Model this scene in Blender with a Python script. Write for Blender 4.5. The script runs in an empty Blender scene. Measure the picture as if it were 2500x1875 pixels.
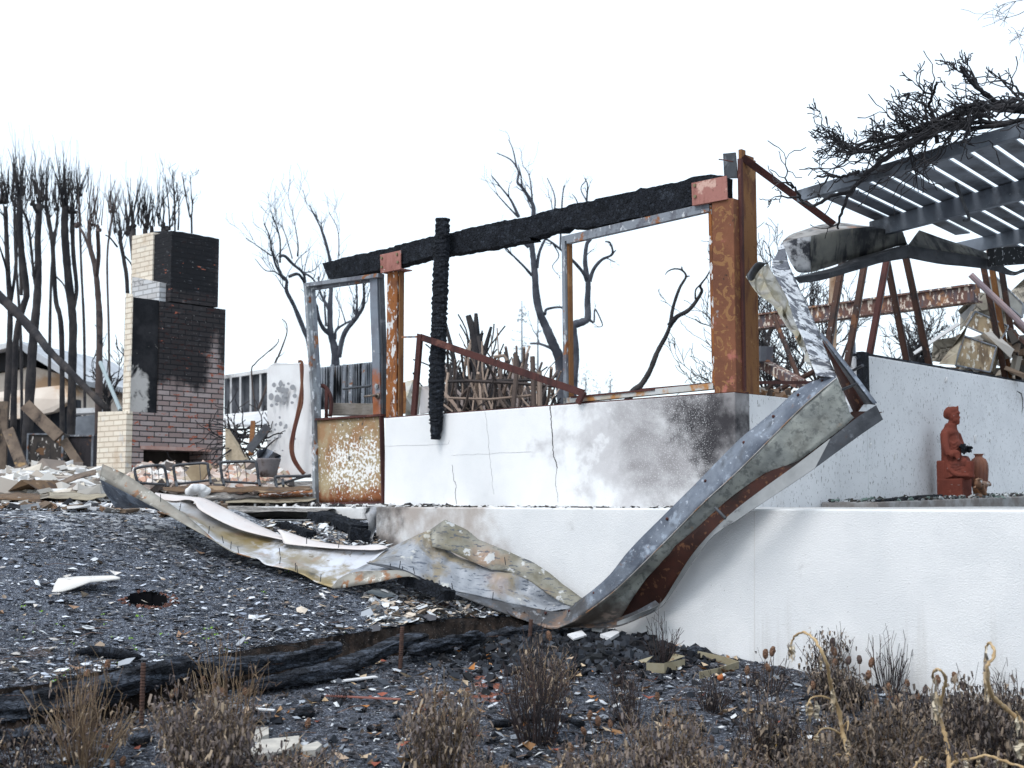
import bpy, math, random
import numpy as np
from mathutils import Vector, Matrix, noise as mn
random.seed(7); RNG = np.random.default_rng(7)
C = bpy.context.scene
COL = C.collection
R = math.radians
# ---------------------------------------------------------------- camera
FPX = 3200.0
TH = math.atan(284.5 / FPX)
cam = bpy.data.cameras.new('camera'); cam_o = bpy.data.objects.new('camera', cam); COL.objects.link(cam_o)
cam.sensor_width = 36; cam.lens = 36 * FPX / 2500; cam.clip_start = .05; cam.clip_end = 2000
cam_o.location = (0, 0, 0); cam_o.rotation_euler = (R(90) + TH, 0, 0)
cam.dof.use_dof = True; cam.dof.focus_distance = 8.6; cam.dof.aperture_fstop = 4.0
C.camera = cam_o
# ---------------------------------------------------------------- light
SUN_EL, SUN_AZ = R(52), R(226)
w = bpy.data.worlds.new('World'); C.world = w; w.use_nodes = True
nt = w.node_tree; bg = nt.nodes['Background']
sky = nt.nodes.new('ShaderNodeTexSky'); sky.sky_type = 'NISHITA'; sky.sun_disc = False
sky.sun_elevation = SUN_EL; sky.sun_rotation = SUN_AZ; sky.air_density = 1.0; sky.dust_density = 2.0; sky.ozone_density = 1.0
cl = nt.nodes.new('ShaderNodeMix'); cl.data_type = 'RGBA'; cl.inputs[0].default_value = .85   # closed bright overcast deck over the clear sky
nt.links.new(sky.outputs[0], cl.inputs[6]); cl.inputs[7].default_value = (2.44, 2.72, 2.94, 1); nt.links.new(cl.outputs[2], bg.inputs['Color'])
bg.inputs['Strength'].default_value = .15
sl = bpy.data.lights.new('sun', 'SUN'); so = bpy.data.objects.new('sun', sl); COL.objects.link(so)
sl.energy = .64; sl.angle = R(25); sl.color = (1, .985, .97)
sd = Vector((math.sin(SUN_AZ) * math.cos(SUN_EL), math.cos(SUN_AZ) * math.cos(SUN_EL), math.sin(SUN_EL)))
so.rotation_euler = sd.to_track_quat('Z', 'Y').to_euler(); so.location = sd * 30
C.view_settings.view_transform = 'Standard'; C.view_settings.look = 'None'; C.view_settings.gamma = 1
C.view_settings.exposure = 1.60
# ---------------------------------------------------------------- geometry helpers
ct, st_ = math.cos(TH), math.sin(TH)
def ray(px, py):
    r = (px - 1250) / FPX; u = (937.5 - py) / FPX
    return Vector((r, ct - u * st_, st_ + u * ct))
def P(px, py, Y):
    v = ray(px, py); return v * (Y / v.y)
def onpl(px, py, p0, n):
    v = ray(px, py); return v * (p0.dot(n) / v.dot(n))
TZ = -.042
C0 = P(1798, 1233, 9.65); L0 = P(845, 1229, 12.6)
U = (C0 - L0); U.z = 0; U.normalize(); V = Vector((-U.y, U.x, 0)); Z = Vector((0, 0, 1))
def onF(px, py, o=0.): return onpl(px, py, C0 - V * o, V)
def onS(px, py, o=0.): return onpl(px, py, C0 + U * o, U)
WR = 1.5
def onR(px, py, o=0.): return onF(px, py, WR + o)
def onZ(px, py, z):
    v = ray(px, py); return v * (z / v.z)
def zx(x0, y0, pts): return [(x0 + a / 3.16, y0 + b / 3.16) for a, b in pts]
def plane3(a, b, c):
    A = np.array([[1, q.x, q.y] for q in (a, b, c)]); return np.linalg.solve(A, np.array([a.z, b.z, c.z]))
LP = plane3(P(0, 1690, 6.0), P(1340, 1505, 8.6), P(920, 1325, 10.05))
BP = plane3(P(1497, 1545, 8.54), P(2270, 1702, 7.09), P(0, 1822, 5.9))
def lawn_z(x, y):
    z = LP[0] + LP[1] * x + LP[2] * y
    f = min(max((x / max(y, 1) + .215) / .03, 0), 1); k = .06; zc = -.075 - .10 * f * f * (3 - 2 * f)
    h = max(k - abs(z - zc), 0) / k
    return min(z, zc) - h * h * k * .25
def bed_z(x, y):
    xx = max(-6, min(6, x)); yy = max(2, y)
    return BP[0] + BP[1] * xx + BP[2] * yy + .018 * mn.noise(Vector((x * 1.7, y * 1.7, 0))) + .012 * mn.noise(Vector((x * 5, y * 5, 3)))
def hit(px, py, f):
    v = ray(px, py); lo, hi = 2.0, 14.0
    g = lambda Y: (v * (Y / v.y)).z - f((v * (Y / v.y)).x, Y)
    for _ in range(40):
        m = (lo + hi) / 2
        if g(m) > 0: lo = m
        else: hi = m
    return v * (lo / v.y)
def onL(px, py): return hit(px, py, lawn_z)
def onB(px, py): return hit(px, py, bed_z)
def lerp(a, b, t): return a + (b - a) * t
def resample(pts, n):
    d = [0]
    for a, b in zip(pts, pts[1:]): d.append(d[-1] + (b - a).length)
    out = []; j = 0
    for i in range(n):
        s = d[-1] * i / (n - 1)
        while j < len(pts) - 2 and d[j + 1] < s: j += 1
        t = (s - d[j]) / max(d[j + 1] - d[j], 1e-9); out.append(pts[j].lerp(pts[j + 1], min(max(t, 0), 1)))
    return out
def smooth_poly(pts, n):
    """Catmull-Rom through the points, n samples per span"""
    q = [pts[0] * 2 - pts[1]] + list(pts) + [pts[-1] * 2 - pts[-2]]; out = []
    for i in range(1, len(q) - 2):
        a, b, c, d = q[i - 1:i + 3]
        for k in range(n):
            t = k / n
            out.append(.5 * ((2 * b) + (c - a) * t + (2 * a - 5 * b + 4 * c - d) * t * t + (3 * b - a - 3 * c + d) * t ** 3))
    out.append(pts[-1].copy()); return out
def rv(s=1.): return Vector((random.uniform(-s, s), random.uniform(-s, s), random.uniform(-s, s)))
def nz(p, s, seed=0.): return mn.noise_vector(p * s + Vector((seed, seed * 1.7, -seed)))

class MB:
    def __init__(s): s.v = []; s.f = []
    def add(s, vs, fs):
        o = len(s.v); s.v.extend(vs); s.f.extend([tuple(i + o for i in f) for f in fs]); return s
    def tube(s, pts, rad, n=6, cap=True):
        if not isinstance(rad, (list, tuple)): rad = [rad] * len(pts)
        if len(rad) == 2 and len(pts) > 2: rad = [lerp(rad[0], rad[1], i / (len(pts) - 1)) for i in range(len(pts))]
        o = len(s.v); t0 = None; a = None
        for i, p in enumerate(pts):
            t = (pts[min(i + 1, len(pts) - 1)] - pts[max(i - 1, 0)])
            if t.length < 1e-9: t = Vector((0, 0, 1))
            t.normalize()
            if a is None:
                a = t.orthogonal().normalized()
            else:
                a = (a - t * a.dot(t))
                a = a.normalized() if a.length > 1e-6 else t.orthogonal().normalized()
            b = t.cross(a)
            for k in range(n):
                an = 2 * math.pi * k / n
                s.v.append(p + (a * math.cos(an) + b * math.sin(an)) * rad[i])
        for i in range(len(pts) - 1):
            for k in range(n):
                k2 = (k + 1) % n
                s.f.append((o + i * n + k, o + i * n + k2, o + (i + 1) * n + k2, o + (i + 1) * n + k))
        if cap:
            s.f.append(tuple(o + k for k in reversed(range(n)))); e = o + (len(pts) - 1) * n; s.f.append(tuple(e + k for k in range(n)))
        return s
    def hexa(s, q):
        """8 points: bottom quad then top quad"""
        return s.add([Vector(p) for p in q], [(3, 2, 1, 0), (4, 5, 6, 7), (0, 1, 5, 4), (1, 2, 6, 5), (2, 3, 7, 6), (3, 0, 4, 7)])
    def box(s, c, a, b, d):
        """centre and three half-axis vectors"""
        return s.hexa([c - a - b - d, c + a - b - d, c + a + b - d, c - a + b - d, c - a - b + d, c + a - b + d, c + a + b + d, c - a + b + d])
    def beam(s, p, q, wd, h, up=None):
        t = (q - p); L = t.length; t.normalize(); up = up or Z
        a = t.cross(up); a = a.normalized() if a.length > 1e-5 else Vector((1, 0, 0)); b = a.cross(t)
        return s.box((p + q) / 2, t * L / 2, a * wd / 2, b * h / 2)
    def grid(s, rows):
        """rows: list of equal-length point lists"""
        o = len(s.v); n = len(rows[0])
        for r in rows: s.v.extend(r)
        for i in range(len(rows) - 1):
            for k in range(n - 1):
                s.f.append((o + i * n + k, o + i * n + k + 1, o + (i + 1) * n + k + 1, o + (i + 1) * n + k))
        return s
    def plate(s, pts, ext):
        n = len(pts); s.add(list(pts) + [p + ext for p in pts], [tuple(range(n)), tuple(reversed(range(n, 2 * n)))] + [(i, n + i, n + (i + 1) % n, (i + 1) % n) for i in range(n)])
        return s
    def chunk(s, c, sx, sy, sz, tilt=1., jit=.25):
        m = Matrix.Rotation(random.uniform(0, 6.28), 3, 'Z') @ Matrix.Rotation(random.gauss(0, .35) * tilt, 3, 'X') @ Matrix.Rotation(random.gauss(0, .35) * tilt, 3, 'Y')
        vs = []
        for dz in (-1, 1):
            for dx, dy in ((-1, -1), (1, -1), (1, 1), (-1, 1)):
                vs.append(c + m @ Vector((dx * sx * random.uniform(1 - jit, 1 + jit), dy * sy * random.uniform(1 - jit, 1 + jit), dz * sz * random.uniform(1 - jit, 1 + jit))))
        return s.hexa(vs)
    def ell(s, c, a, b, d, nu=14, nv=9):
        vs = []; fs = []
        for i in range(nv + 1):
            th = math.pi * i / nv
            for k in range(nu):
                ph = 2 * math.pi * k / nu
                vs.append(c + a * (math.sin(th) * math.cos(ph)) + b * (math.sin(th) * math.sin(ph)) + d * math.cos(th))
        for i in range(nv):
            for k in range(nu):
                k2 = (k + 1) % nu; fs.append((i * nu + k, i * nu + k2, (i + 1) * nu + k2, (i + 1) * nu + k))
        return s.add(vs, fs)
    def lathe(s, c, prof, n=24):
        rows = [[c + Vector((r * math.cos(2 * math.pi * k / n), r * math.sin(2 * math.pi * k / n), z)) for k in range(n + 1)] for r, z in prof]
        return s.grid(rows)
    def build(s, name, mat, parent=None, smooth=False, uv=False, mods=()):
        me = bpy.data.meshes.new(name)
        V_ = np.array([tuple(v) for v in s.v], dtype=np.float64)
        if parent is None:
            lo = V_.min(0); hi = V_.max(0); loc = np.array([(lo[0] + hi[0]) / 2, (lo[1] + hi[1]) / 2, lo[2]])
        else: loc = np.array(LOC[parent.name])
        me.from_pydata((V_ - loc).tolist(), [], s.f)
        me.materials.append(mat)
        if smooth: me.polygons.foreach_set('use_smooth', [True] * len(me.polygons))
        if uv:
            ul = me.uv_layers.new(name='uv')
            for p in me.polygons:
                n = p.normal; a = abs(n.dot(U)); b = abs(n.dot(V)); c = abs(n.z)
                for li in p.loop_indices:
                    q = Vector(V_[me.loops[li].vertex_index].tolist())
                    if c > max(a, b): ul.data[li].uv = (q.dot(U), q.dot(V))
                    elif a > b: ul.data[li].uv = (q.dot(V), q.z)
                    else: ul.data[li].uv = (q.dot(U) + .1, q.z)
        o = bpy.data.objects.new(name, me); COL.objects.link(o)
        if parent is None: o.location = loc.tolist(); LOC[o.name] = loc.tolist()
        else: o.parent = parent; LOC[o.name] = LOC[parent.name]
        for m in mods:
            md = o.modifiers.new(m[0], m[0])
            for k, val in m[1].items(): setattr(md, k, val)
        me.update(); return o
LOC = {}
SOL = ('SOLIDIFY', dict(thickness=.004, offset=0))
def thing(name, label, cat, loc, group=None):
    o = bpy.data.objects.new(name, None); COL.objects.link(o); o.empty_display_size = .1
    o.location = loc; LOC[o.name] = list(loc)
    return tag(o, label, cat, group)
def tag(o, label=None, cat=None, group=None, kind=None):
    if label: o['label'] = label
    if cat: o['category'] = cat
    if group: o['group'] = group
    if kind: o['kind'] = kind
    return o
# ---------------------------------------------------------------- materials
class Mt:
    def __init__(s, name, rough=.85, metal=0., spec=.25):
        s.m = bpy.data.materials.new(name); s.m.use_nodes = True; s.nt = s.m.node_tree; s.b = s.nt.nodes['Principled BSDF']
        s.b.inputs['Roughness'].default_value = rough; s.b.inputs['Metallic'].default_value = metal; s.b.inputs['Specular IOR Level'].default_value = spec
        s.pos = s.nt.nodes.new('ShaderNodeNewGeometry').outputs['Position']
    def n(s, t, **kw):
        nd = s.nt.nodes.new('ShaderNode' + t)
        for k, v in kw.items():
            if k in nd.inputs.keys(): s.put(nd.inputs[k], v)
            else: setattr(nd, k, v)
        return nd
    def put(s, sock, v):
        if isinstance(v, bpy.types.NodeSocket): s.nt.links.new(v, sock)
        else: sock.default_value = (*v, 1) if sock.type == 'RGBA' and len(v) == 3 else v
    def vec(s, st=(1, 1, 1), off=0., src=None):
        nd = s.n('Mapping'); s.put(nd.inputs['Vector'], src or s.pos); nd.inputs['Scale'].default_value = st; nd.inputs['Location'].default_value = (off * 3.1, off * 1.7, off * 2.3)
        return nd.outputs[0]
    def noise(s, sc, d=6, st=(1, 1, 1), off=0., dist=0., rough=.6, src=None):
        nd = s.n('TexNoise'); s.put(nd.inputs['Vector'], s.vec(st, off, src))
        nd.inputs['Scale'].default_value = sc; nd.inputs['Detail'].default_value = d; nd.inputs['Distortion'].default_value = dist; nd.inputs['Roughness'].default_value = rough
        return nd.outputs[0]
    def vor(s, sc, st=(1, 1, 1), off=0., feat='F1', src=None):
        nd = s.n('TexVoronoi', feature=feat); s.put(nd.inputs['Vector'], s.vec(st, off, src)); nd.inputs['Scale'].default_value = sc
        return nd.outputs['Distance']
    def math(s, op, a, b=0., c=None):
        nd = s.n('Math', operation=op); s.put(nd.inputs[0], a); s.put(nd.inputs[1], b)
        if c is not None: s.put(nd.inputs[2], c)
        return nd.outputs[0]
    def mr(s, v, a, b, c=0., d=1., sm=True):
        nd = s.n('MapRange', interpolation_type='SMOOTHSTEP' if sm else 'LINEAR'); s.put(nd.inputs['Value'], v)
        for k, x in (('From Min', a), ('From Max', b), ('To Min', c), ('To Max', d)): nd.inputs[k].default_value = x
        return nd.outputs[0]
    def dot(s, vec, org=(0, 0, 0)):
        sb = s.n('VectorMath', operation='SUBTRACT'); s.put(sb.inputs[0], s.pos); sb.inputs[1].default_value = org
        nd = s.n('VectorMath', operation='DOT_PRODUCT'); s.put(nd.inputs[0], sb.outputs[0]); nd.inputs[1].default_value = vec
        return nd.outputs['Value']
    def mix(s, f, a, b):
        nd = s.n('Mix', data_type='RGBA'); s.put(nd.inputs[0], f); s.put(nd.inputs[6], a); s.put(nd.inputs[7], b)
        return nd.outputs[2]
    def island(s, cols):
        g = s.n('NewGeometry'); cr = s.n('ValToRGB'); el = cr.color_ramp; el.interpolation = 'CONSTANT'
        while len(el.elements) < len(cols): el.elements.new(.5)
        for i, c in enumerate(cols): el.elements[i].position = i / len(cols); el.elements[i].color = (*c, 1)
        s.put(cr.inputs[0], g.outputs['Random Per Island']); return cr.outputs[0]
    def layer(s, col, L):
        k = L.get('k', 'noise')
        if k == 'noise': f = s.noise(L['s'], L.get('d', 7), L.get('st', (1, 1, 1)), L.get('off', 0.), L.get('w', 0.), L.get('r', .62))
        elif k == 'flat': f = .55
        else: f = s.math('SUBTRACT', 1.0, s.vor(L['s'], L.get('st', (1, 1, 1)), L.get('off', 0.)))
        for (vec, org, a, b, amt) in L.get('g', ()):
            m = s.mr(s.dot(vec, org), a, b)
            f = s.math('ADD', f, s.math('MULTIPLY', s.math('SUBTRACT', m, 1.0), amt))
        f = s.mr(f, L['lo'], L['hi'], 0, L.get('amt', 1.))
        return s.mix(f, col, L['c'])
    def bump(s, items):
        nrm = None
        for (kind, sc, dist, stt) in items:
            h = s.noise(sc, 5, stt) if kind == 'noise' else (s.vor(sc, stt, feat='DISTANCE_TO_EDGE') if kind == 'edge' else s.vor(sc, stt))
            if kind == 'edge': h = s.mr(h, 0, .12)
            nd = s.n('Bump'); s.put(nd.inputs['Height'], h); nd.inputs['Distance'].default_value = dist; nd.inputs['Strength'].default_value = 1
            if nrm: s.put(nd.inputs['Normal'], nrm)
            nrm = nd.outputs[0]
        s.put(s.b.inputs['Normal'], nrm)
def wm(name, base, layers=(), rough=.85, metal=0., bump=(), isl=None, spec=.25, rv_=None):
    t = Mt(name, rough, metal, spec)
    if isl: col = t.island(isl)
    elif callable(base): col = base(t)
    elif isinstance(base[0], (tuple, list)): col = t.mix(t.mr(t.noise(base[2], 6), .35, .65), base[0], base[1])
    else:
        rgb = t.n('RGB'); rgb.outputs[0].default_value = (*base, 1); col = rgb.outputs[0]
    for L in layers: col = t.layer(col, L)
    t.put(t.b.inputs['Base Color'], col)
    if rv_: t.put(t.b.inputs['Roughness'], t.mr(t.noise(rv_[0], 5, off=4.), .35, .65, rv_[1], rv_[2]))
    if bump: t.bump(bump)
    return t.m
I3 = (1, 1, 1)
mU, mV = tuple(-U), tuple(V)
c0 = tuple(C0)
STUCCO = wm('white_stucco', ((.74, .745, .75), (.68, .69, .70), 2.5), [
    dict(c=(.42, .40, .38), s=1.6, lo=.62, hi=.8, amt=.5), dict(c=(.10, .09, .09), s=60, lo=.74, hi=.78, amt=.7, d=2),
    dict(c=(.33, .27, .23), s=2.2, lo=.28, hi=.56, amt=.8, g=[(mU, tuple(C0 - V * WR), .35, 1.6, .42)]),
    dict(c=(.10, .09, .085), s=3.2, lo=.24, hi=.5, amt=.93, g=[(mU, tuple(C0 - V * WR), 1.5, 2.25, .42)]),
    dict(c=(.42, .40, .37), s=1.2, lo=.40, hi=.7, amt=.5, st=(6, 6, .25), g=[((0, 0, -1), (0, 0, 0), .05, 1.1, .3)]),
    ], .9, bump=[('noise', 120, .0034, I3), ('noise', 300, .0018, I3)])
FACADE = wm('sooted_facade', ((.74, .745, .75), (.69, .70, .71), 3), [
    dict(c=(.44, .43, .44), s=2.6, lo=.30, hi=.52, amt=.8, w=.2, g=[(tuple(U), c0, -2.5, -1.2, .42), ((0, 0, 1), (0, 0, 0), -.15, .35, .18)]),
    dict(c=(.20, .19, .195), s=1.9, lo=.22, hi=.58, amt=.88, w=.25, off=2, g=[(tuple(U), c0, -1.9, -.5, .36)]),
    dict(c=(.030, .028, .032), s=2.4, lo=.30, hi=.54, amt=.97, off=5, g=[(tuple(U), c0, -1.1, -.1, .42), ((0, 0, 1), (0, 0, 0), -.1, .6, .2)]),
    dict(c=(.56, .56, .57), s=110, lo=.53, hi=.63, d=4, amt=.6, g=[(tuple(U), c0, -1.9, -.6, .08), (tuple(-U), c0, .02, .35, .12)]),
    dict(c=(.72, .725, .735), s=3.4, lo=.50, hi=.58, d=10, off=9, amt=.6, g=[(tuple(-U), c0, .8, 1.35, .2)]),
    ], .9, bump=[('noise', 140, .002, I3)])
SHADEWALL = wm('scorched_wall', ((.72, .73, .75), (.65, .66, .68), 2.2), [
    dict(c=(.13, .12, .12), s=46, st=(1.6, 1.6, .5), lo=.63, hi=.675, d=2, amt=.85), dict(c=(.34, .3, .28), s=2.2, lo=.6, hi=.78, amt=.6),
    dict(c=(.10, .10, .11), s=2.5, lo=.42, hi=.62, amt=.75, g=[(tuple(V), tuple(onS(2305, 1100)), -.25, .02, .5), (tuple(-V), tuple(onS(2330, 1100)), -.15, .1, .5), ((0, 0, -1), (0, 0, .75), -.05, .3, .3)])],  # last layer: darker patch on the wall beside the statue
    .9, bump=[('noise', 130, .0018, I3)])
SOIL = wm('burnt_soil', ((.028, .032, .044), (.065, .072, .092), 7), [
    dict(c=(.11, .08, .065), s=11, lo=.54, hi=.7, amt=.6), dict(c=(.17, .19, .24), s=34, lo=.50, hi=.62, d=8, amt=.7), dict(c=(.42, .44, .48), s=130, lo=.58, hi=.65, d=3, amt=.8),
    dict(c=(.26, .28, .31), s=3.5, lo=.56, hi=.75, amt=.5), dict(c=(.012, .013, .016), s=55, lo=.54, hi=.62, d=4, off=4),
    dict(c=(.30, .10, .055), s=9, lo=.42, hi=.55, amt=.85, g=[((1, 0, 0), tuple(onB(1140, 1700)), -.05, .06, .5), ((-1, 0, 0), tuple(onB(1240, 1700)), -.05, .06, .5), ((0, 1, 0), tuple(onB(1190, 1720)), -.05, .1, .5), ((0, -1, 0), tuple(onB(1190, 1640)), -.05, .1, .5)]),
    ], .95, bump=[('noise', 45, .02, I3), ('noise', 160, .008, I3)])
LAWN = wm('burnt_lawn', ((.030, .036, .052), (.070, .080, .105), 9), [
    dict(c=(.13, .08, .055), s=6, lo=.46, hi=.66, amt=.7, g=[((-.6, -1, 0), (0, 0, 0), -6.7, -5.0, .4)]), dict(c=(.17, .195, .25), s=30, lo=.50, hi=.62, d=9, amt=.7),
    dict(c=(.48, .51, .56), s=120, lo=.56, hi=.63, d=3, amt=.85), dict(c=(.30, .32, .36), s=2.6, lo=.48, hi=.70, amt=.7, g=[((0, 1, 0), (0, 0, 0), 6.4, 9.6, .25)]),
    dict(c=(.52, .54, .57), s=18, lo=.47, hi=.60, d=8, amt=.85, g=[((0, 1, 0), (0, 0, 0), 7.8, 9.6, .25)]), dict(c=(.012, .013, .017), s=60, lo=.55, hi=.63, d=4, off=3),
    ], .95, bump=[('noise', 60, .015, I3), ('noise', 200, .006, I3)])
CLAY = wm('dark_soil_bank', ((.012, .010, .010), (.035, .025, .02), 12), [dict(c=(.3, .28, .26), s=120, lo=.68, hi=.72, d=2), dict(c=(.08, .05, .035), s=5, lo=.55, hi=.7, amt=.6)], .95, bump=[('noise', 50, .02, I3)])
FAR = wm('far_ground', ((.05, .05, .05), (.16, .15, .15), 3), [dict(c=(.4, .4, .4), s=9, lo=.55, hi=.65)], .95)
PAVE = wm('ash_paving', ((.62, .62, .62), (.40, .40, .40), 8), [dict(c=(.04, .04, .04), s=14, lo=.6, hi=.64)], .9)
CHAR = wm('charred_wood', ((.006, .008, .012), (.013, .016, .023), 14), [dict(c=(.045, .054, .07), s=6, lo=.56, hi=.75, amt=.6), dict(k='vor', s=20, lo=.62, hi=.85, c=(.034, .042, .056), amt=.6)], .8, spec=.2, bump=[('edge', 38, .012, I3), ('noise', 90, .006, I3)])  # blue tint of reflected sky mixed into the char colour
CHARLOG = wm('charred_log', ((.008, .010, .014), (.022, .025, .033), 9), [dict(c=(.085, .10, .13), s=5, st=(1, 1, 6), lo=.45, hi=.6, amt=.75, w=.7), dict(c=(.13, .075, .055), s=7, st=(.5, .5, 9), lo=.63, hi=.7, amt=.8)], .8, spec=.2, bump=[('noise', 14, .03, (.5, .5, 6)), ('edge', 30, .01, (1, 1, 2))])  # pale blue layer is painted highlight on the charred grain
def rust(name, main, dark, pale, pl=.62, off=0., white=None, wl=.6):
    L = [dict(c=dark, s=6, lo=.47, hi=.63, off=off, amt=.85, st=(1.6, 1.6, .45)), dict(c=pale, s=4.5, lo=pl, hi=pl + .05, off=off + 3, d=9), dict(c=tuple(x * .45 for x in dark), s=30, lo=.6, hi=.7, off=off + 1, amt=.7)]
    if white: L.append(dict(c=white, s=22, lo=wl, hi=wl + .03, off=off + 7, d=9, st=(1, 1, .5)))
    return wm(name, main, L, .8, .15, bump=[('noise', 60, .003, I3)], spec=.3)
RUST = rust('orange_rust', (.205, .095, .036), (.105, .042, .024), (.28, .15, .065), pl=.6)
RUSTP = rust('rust_under_white_paint', (.26, .095, .028), (.10, .04, .024), (.38, .19, .08), white=(.60, .60, .60), wl=.56, off=2)
RUSTR = rust('red_brown_rust', (.080, .030, .026), (.04, .018, .018), (.15, .065, .05), off=4)
RUSTG = rust('rust_over_grey_paint', (.22, .24, .27), (.10, .10, .12), (.26, .11, .05), pl=.57, off=6, white=(.5, .52, .54), wl=.6)
PINKST = rust('pink_fired_steel', (.34, .155, .13), (.24, .10, .08), (.55, .36, .30), pl=.6, off=8, white=(.6, .58, .56), wl=.66)
DOORP = wm('blistered_door_panel', ((.36, .29, .18), (.28, .215, .125), 3), [dict(c=(.27, .115, .045), s=3.4, lo=.46, hi=.64, amt=.6), dict(c=(.20, .07, .028), s=4, lo=.32, hi=.54, g=[((0, 0, -1), (0, 0, .35), -.02, .36, .35)]), dict(c=(.72, .71, .69), s=38, lo=.47, hi=.50, d=9, g=[((0, 0, 1), (0, 0, .02), -.02, .22, .13), ((0, 0, -1), (0, 0, .74), -.0, .34, .12), (tuple(U), tuple(onF(790, 1100)), .0, .18, .1), (tuple(-U), tuple(onF(930, 1100)), .0, .15, .06)]), dict(c=(.09, .075, .06), s=8, lo=.62, hi=.68)], .8, bump=[('noise', 40, .004, I3)])
LOWG = [((0, 0, -1), (0, 0, 0), .35, .78, .42)]   # heat stained towards the lowest bend
GALV = wm('scorched_galvanised', ((.085, .10, .13), (.19, .215, .255), 4), [dict(c=(.33, .38, .45), s=6, lo=.54, hi=.64, d=10, off=3, amt=.75), dict(c=(.045, .05, .06), s=4, lo=.54, hi=.68, amt=.8), dict(c=(.50, .54, .60), s=30, lo=.60, hi=.66, d=8, off=1, amt=.6), dict(c=(.20, .10, .055), s=6, lo=.62, hi=.72, off=6, amt=.8), dict(c=(.055, .052, .052), s=5, lo=.18, hi=.44, off=8, amt=.9, g=LOWG), dict(c=(.20, .12, .075), s=8, lo=.50, hi=.60, off=12, amt=.6, g=LOWG), dict(c=(.30, .31, .33), s=14, lo=.55, hi=.62, d=9, off=15, amt=.6, g=LOWG)], .5, .35, bump=[('noise', 25, .004, I3)], spec=.4, rv_=(6, .4, .75))
GALVW = wm('chalky_galvanised', ((.40, .415, .38), (.27, .285, .275), 5), [dict(c=(.12, .13, .13), s=24, lo=.50, hi=.62, d=9, amt=.65), dict(c=(.14, .135, .12), s=4, lo=.50, hi=.72, amt=.65, off=4), dict(c=(.30, .17, .09), s=5, lo=.64, hi=.72, amt=.6, off=2), dict(c=(.075, .06, .052), s=4, lo=.18, hi=.46, off=8, amt=.93, g=LOWG), dict(c=(.30, .23, .19), s=7, st=(1, 1, 3), lo=.50, hi=.60, off=12, amt=.6, g=LOWG)], .6, .2, bump=[('noise', 25, .004, I3)], spec=.35)
GSHEET = wm('heat_stained_sheet', ((.36, .375, .40), (.22, .235, .265), 4), [dict(c=(.22, .17, .09), s=3.4, lo=.47, hi=.66, off=2, amt=.8, w=.5), dict(c=(.08, .095, .125), s=30, st=(.5, 1.6, 1.6), lo=.585, hi=.63, d=3, amt=.85), dict(c=(.30, .22, .185), s=3.4, lo=.53, hi=.74, off=5, amt=.55), dict(c=(.09, .085, .08), s=2.2, lo=.55, hi=.72, off=9, amt=.75), dict(c=(.58, .57, .52), s=5, lo=.58, hi=.62, off=11, amt=.7)], .55, .25, bump=[('noise', 12, .01, I3)], spec=.35, rv_=(4, .35, .7))
GOLIVE = wm('olive_stained_sheet', ((.17, .155, .11), (.30, .295, .26), 4), [dict(c=(.30, .18, .12), s=3.3, lo=.50, hi=.72, off=5, amt=.65), dict(c=(.07, .08, .10), s=30, st=(.5, 1.6, 1.6), lo=.575, hi=.62, d=3, amt=.85), dict(c=(.55, .56, .56), s=10, lo=.58, hi=.63, d=9, off=2, amt=.8), dict(c=(.07, .065, .055), s=3, lo=.55, hi=.7, off=7, amt=.7)], .6, .2, bump=[('noise', 12, .01, I3)], spec=.35)
GPINK = wm('pale_fired_flange', ((.56, .50, .48), (.60, .57, .56), 3), [dict(c=(.40, .29, .24), s=4, lo=.58, hi=.72, amt=.7), dict(c=(.30, .30, .33), s=30, lo=.66, hi=.7, d=3, amt=.6)], .6, .1, spec=.3)
GINNER = wm('olive_inner_trough', ((.22, .165, .07), (.42, .43, .45), 1.6), [dict(c=(.05, .05, .045), s=2.6, lo=.52, hi=.66, off=4, amt=.9), dict(c=(.55, .57, .62), s=2.2, lo=.50, hi=.60, off=7), dict(c=(.30, .22, .16), s=5, lo=.57, hi=.66, off=9, amt=.7), dict(c=(.2, .17, .13), s=14, lo=.62, hi=.68, d=4)], .5, .3, spec=.4)
GLIP = wm('rust_speckled_lip', ((.20, .185, .16), (.29, .28, .25), 6), [dict(c=(.24, .12, .06), s=9, lo=.53, hi=.62, d=8), dict(c=(.55, .54, .5), s=14, lo=.60, hi=.64, d=9, off=3), dict(c=(.06, .058, .05), s=5, lo=.58, hi=.72, off=5)], .6, .25, spec=.35)
GDARK = wm('dark_scorched_steel', ((.030, .033, .040), (.06, .065, .075), 7), [dict(c=(.16, .17, .19), s=6, lo=.58, hi=.68), dict(c=(.10, .05, .03), s=5, lo=.62, hi=.72, off=3, amt=.7)], .5, .4, spec=.5, bump=[('noise', 20, .004, I3)])
GBROWN = wm('red_rust_lining', ((.060, .021, .015), (.030, .014, .012), 5), [dict(c=(.13, .06, .033), s=20, lo=.56, hi=.64, d=9), dict(c=(.015, .012, .012), s=3, lo=.52, hi=.7, off=3), dict(c=(.20, .17, .18), s=2, lo=.68, hi=.8, amt=.5)], .7, .2)
ASHST = wm('ash_crusted_sheet', ((.52, .55, .60), (.64, .67, .70), 5), [dict(c=(.12, .13, .155), s=8, lo=.48, hi=.55, d=10, w=.6), dict(c=(.05, .055, .06), s=14, lo=.58, hi=.64, d=6)], .9, bump=[('noise', 22, .03, I3)])
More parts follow.
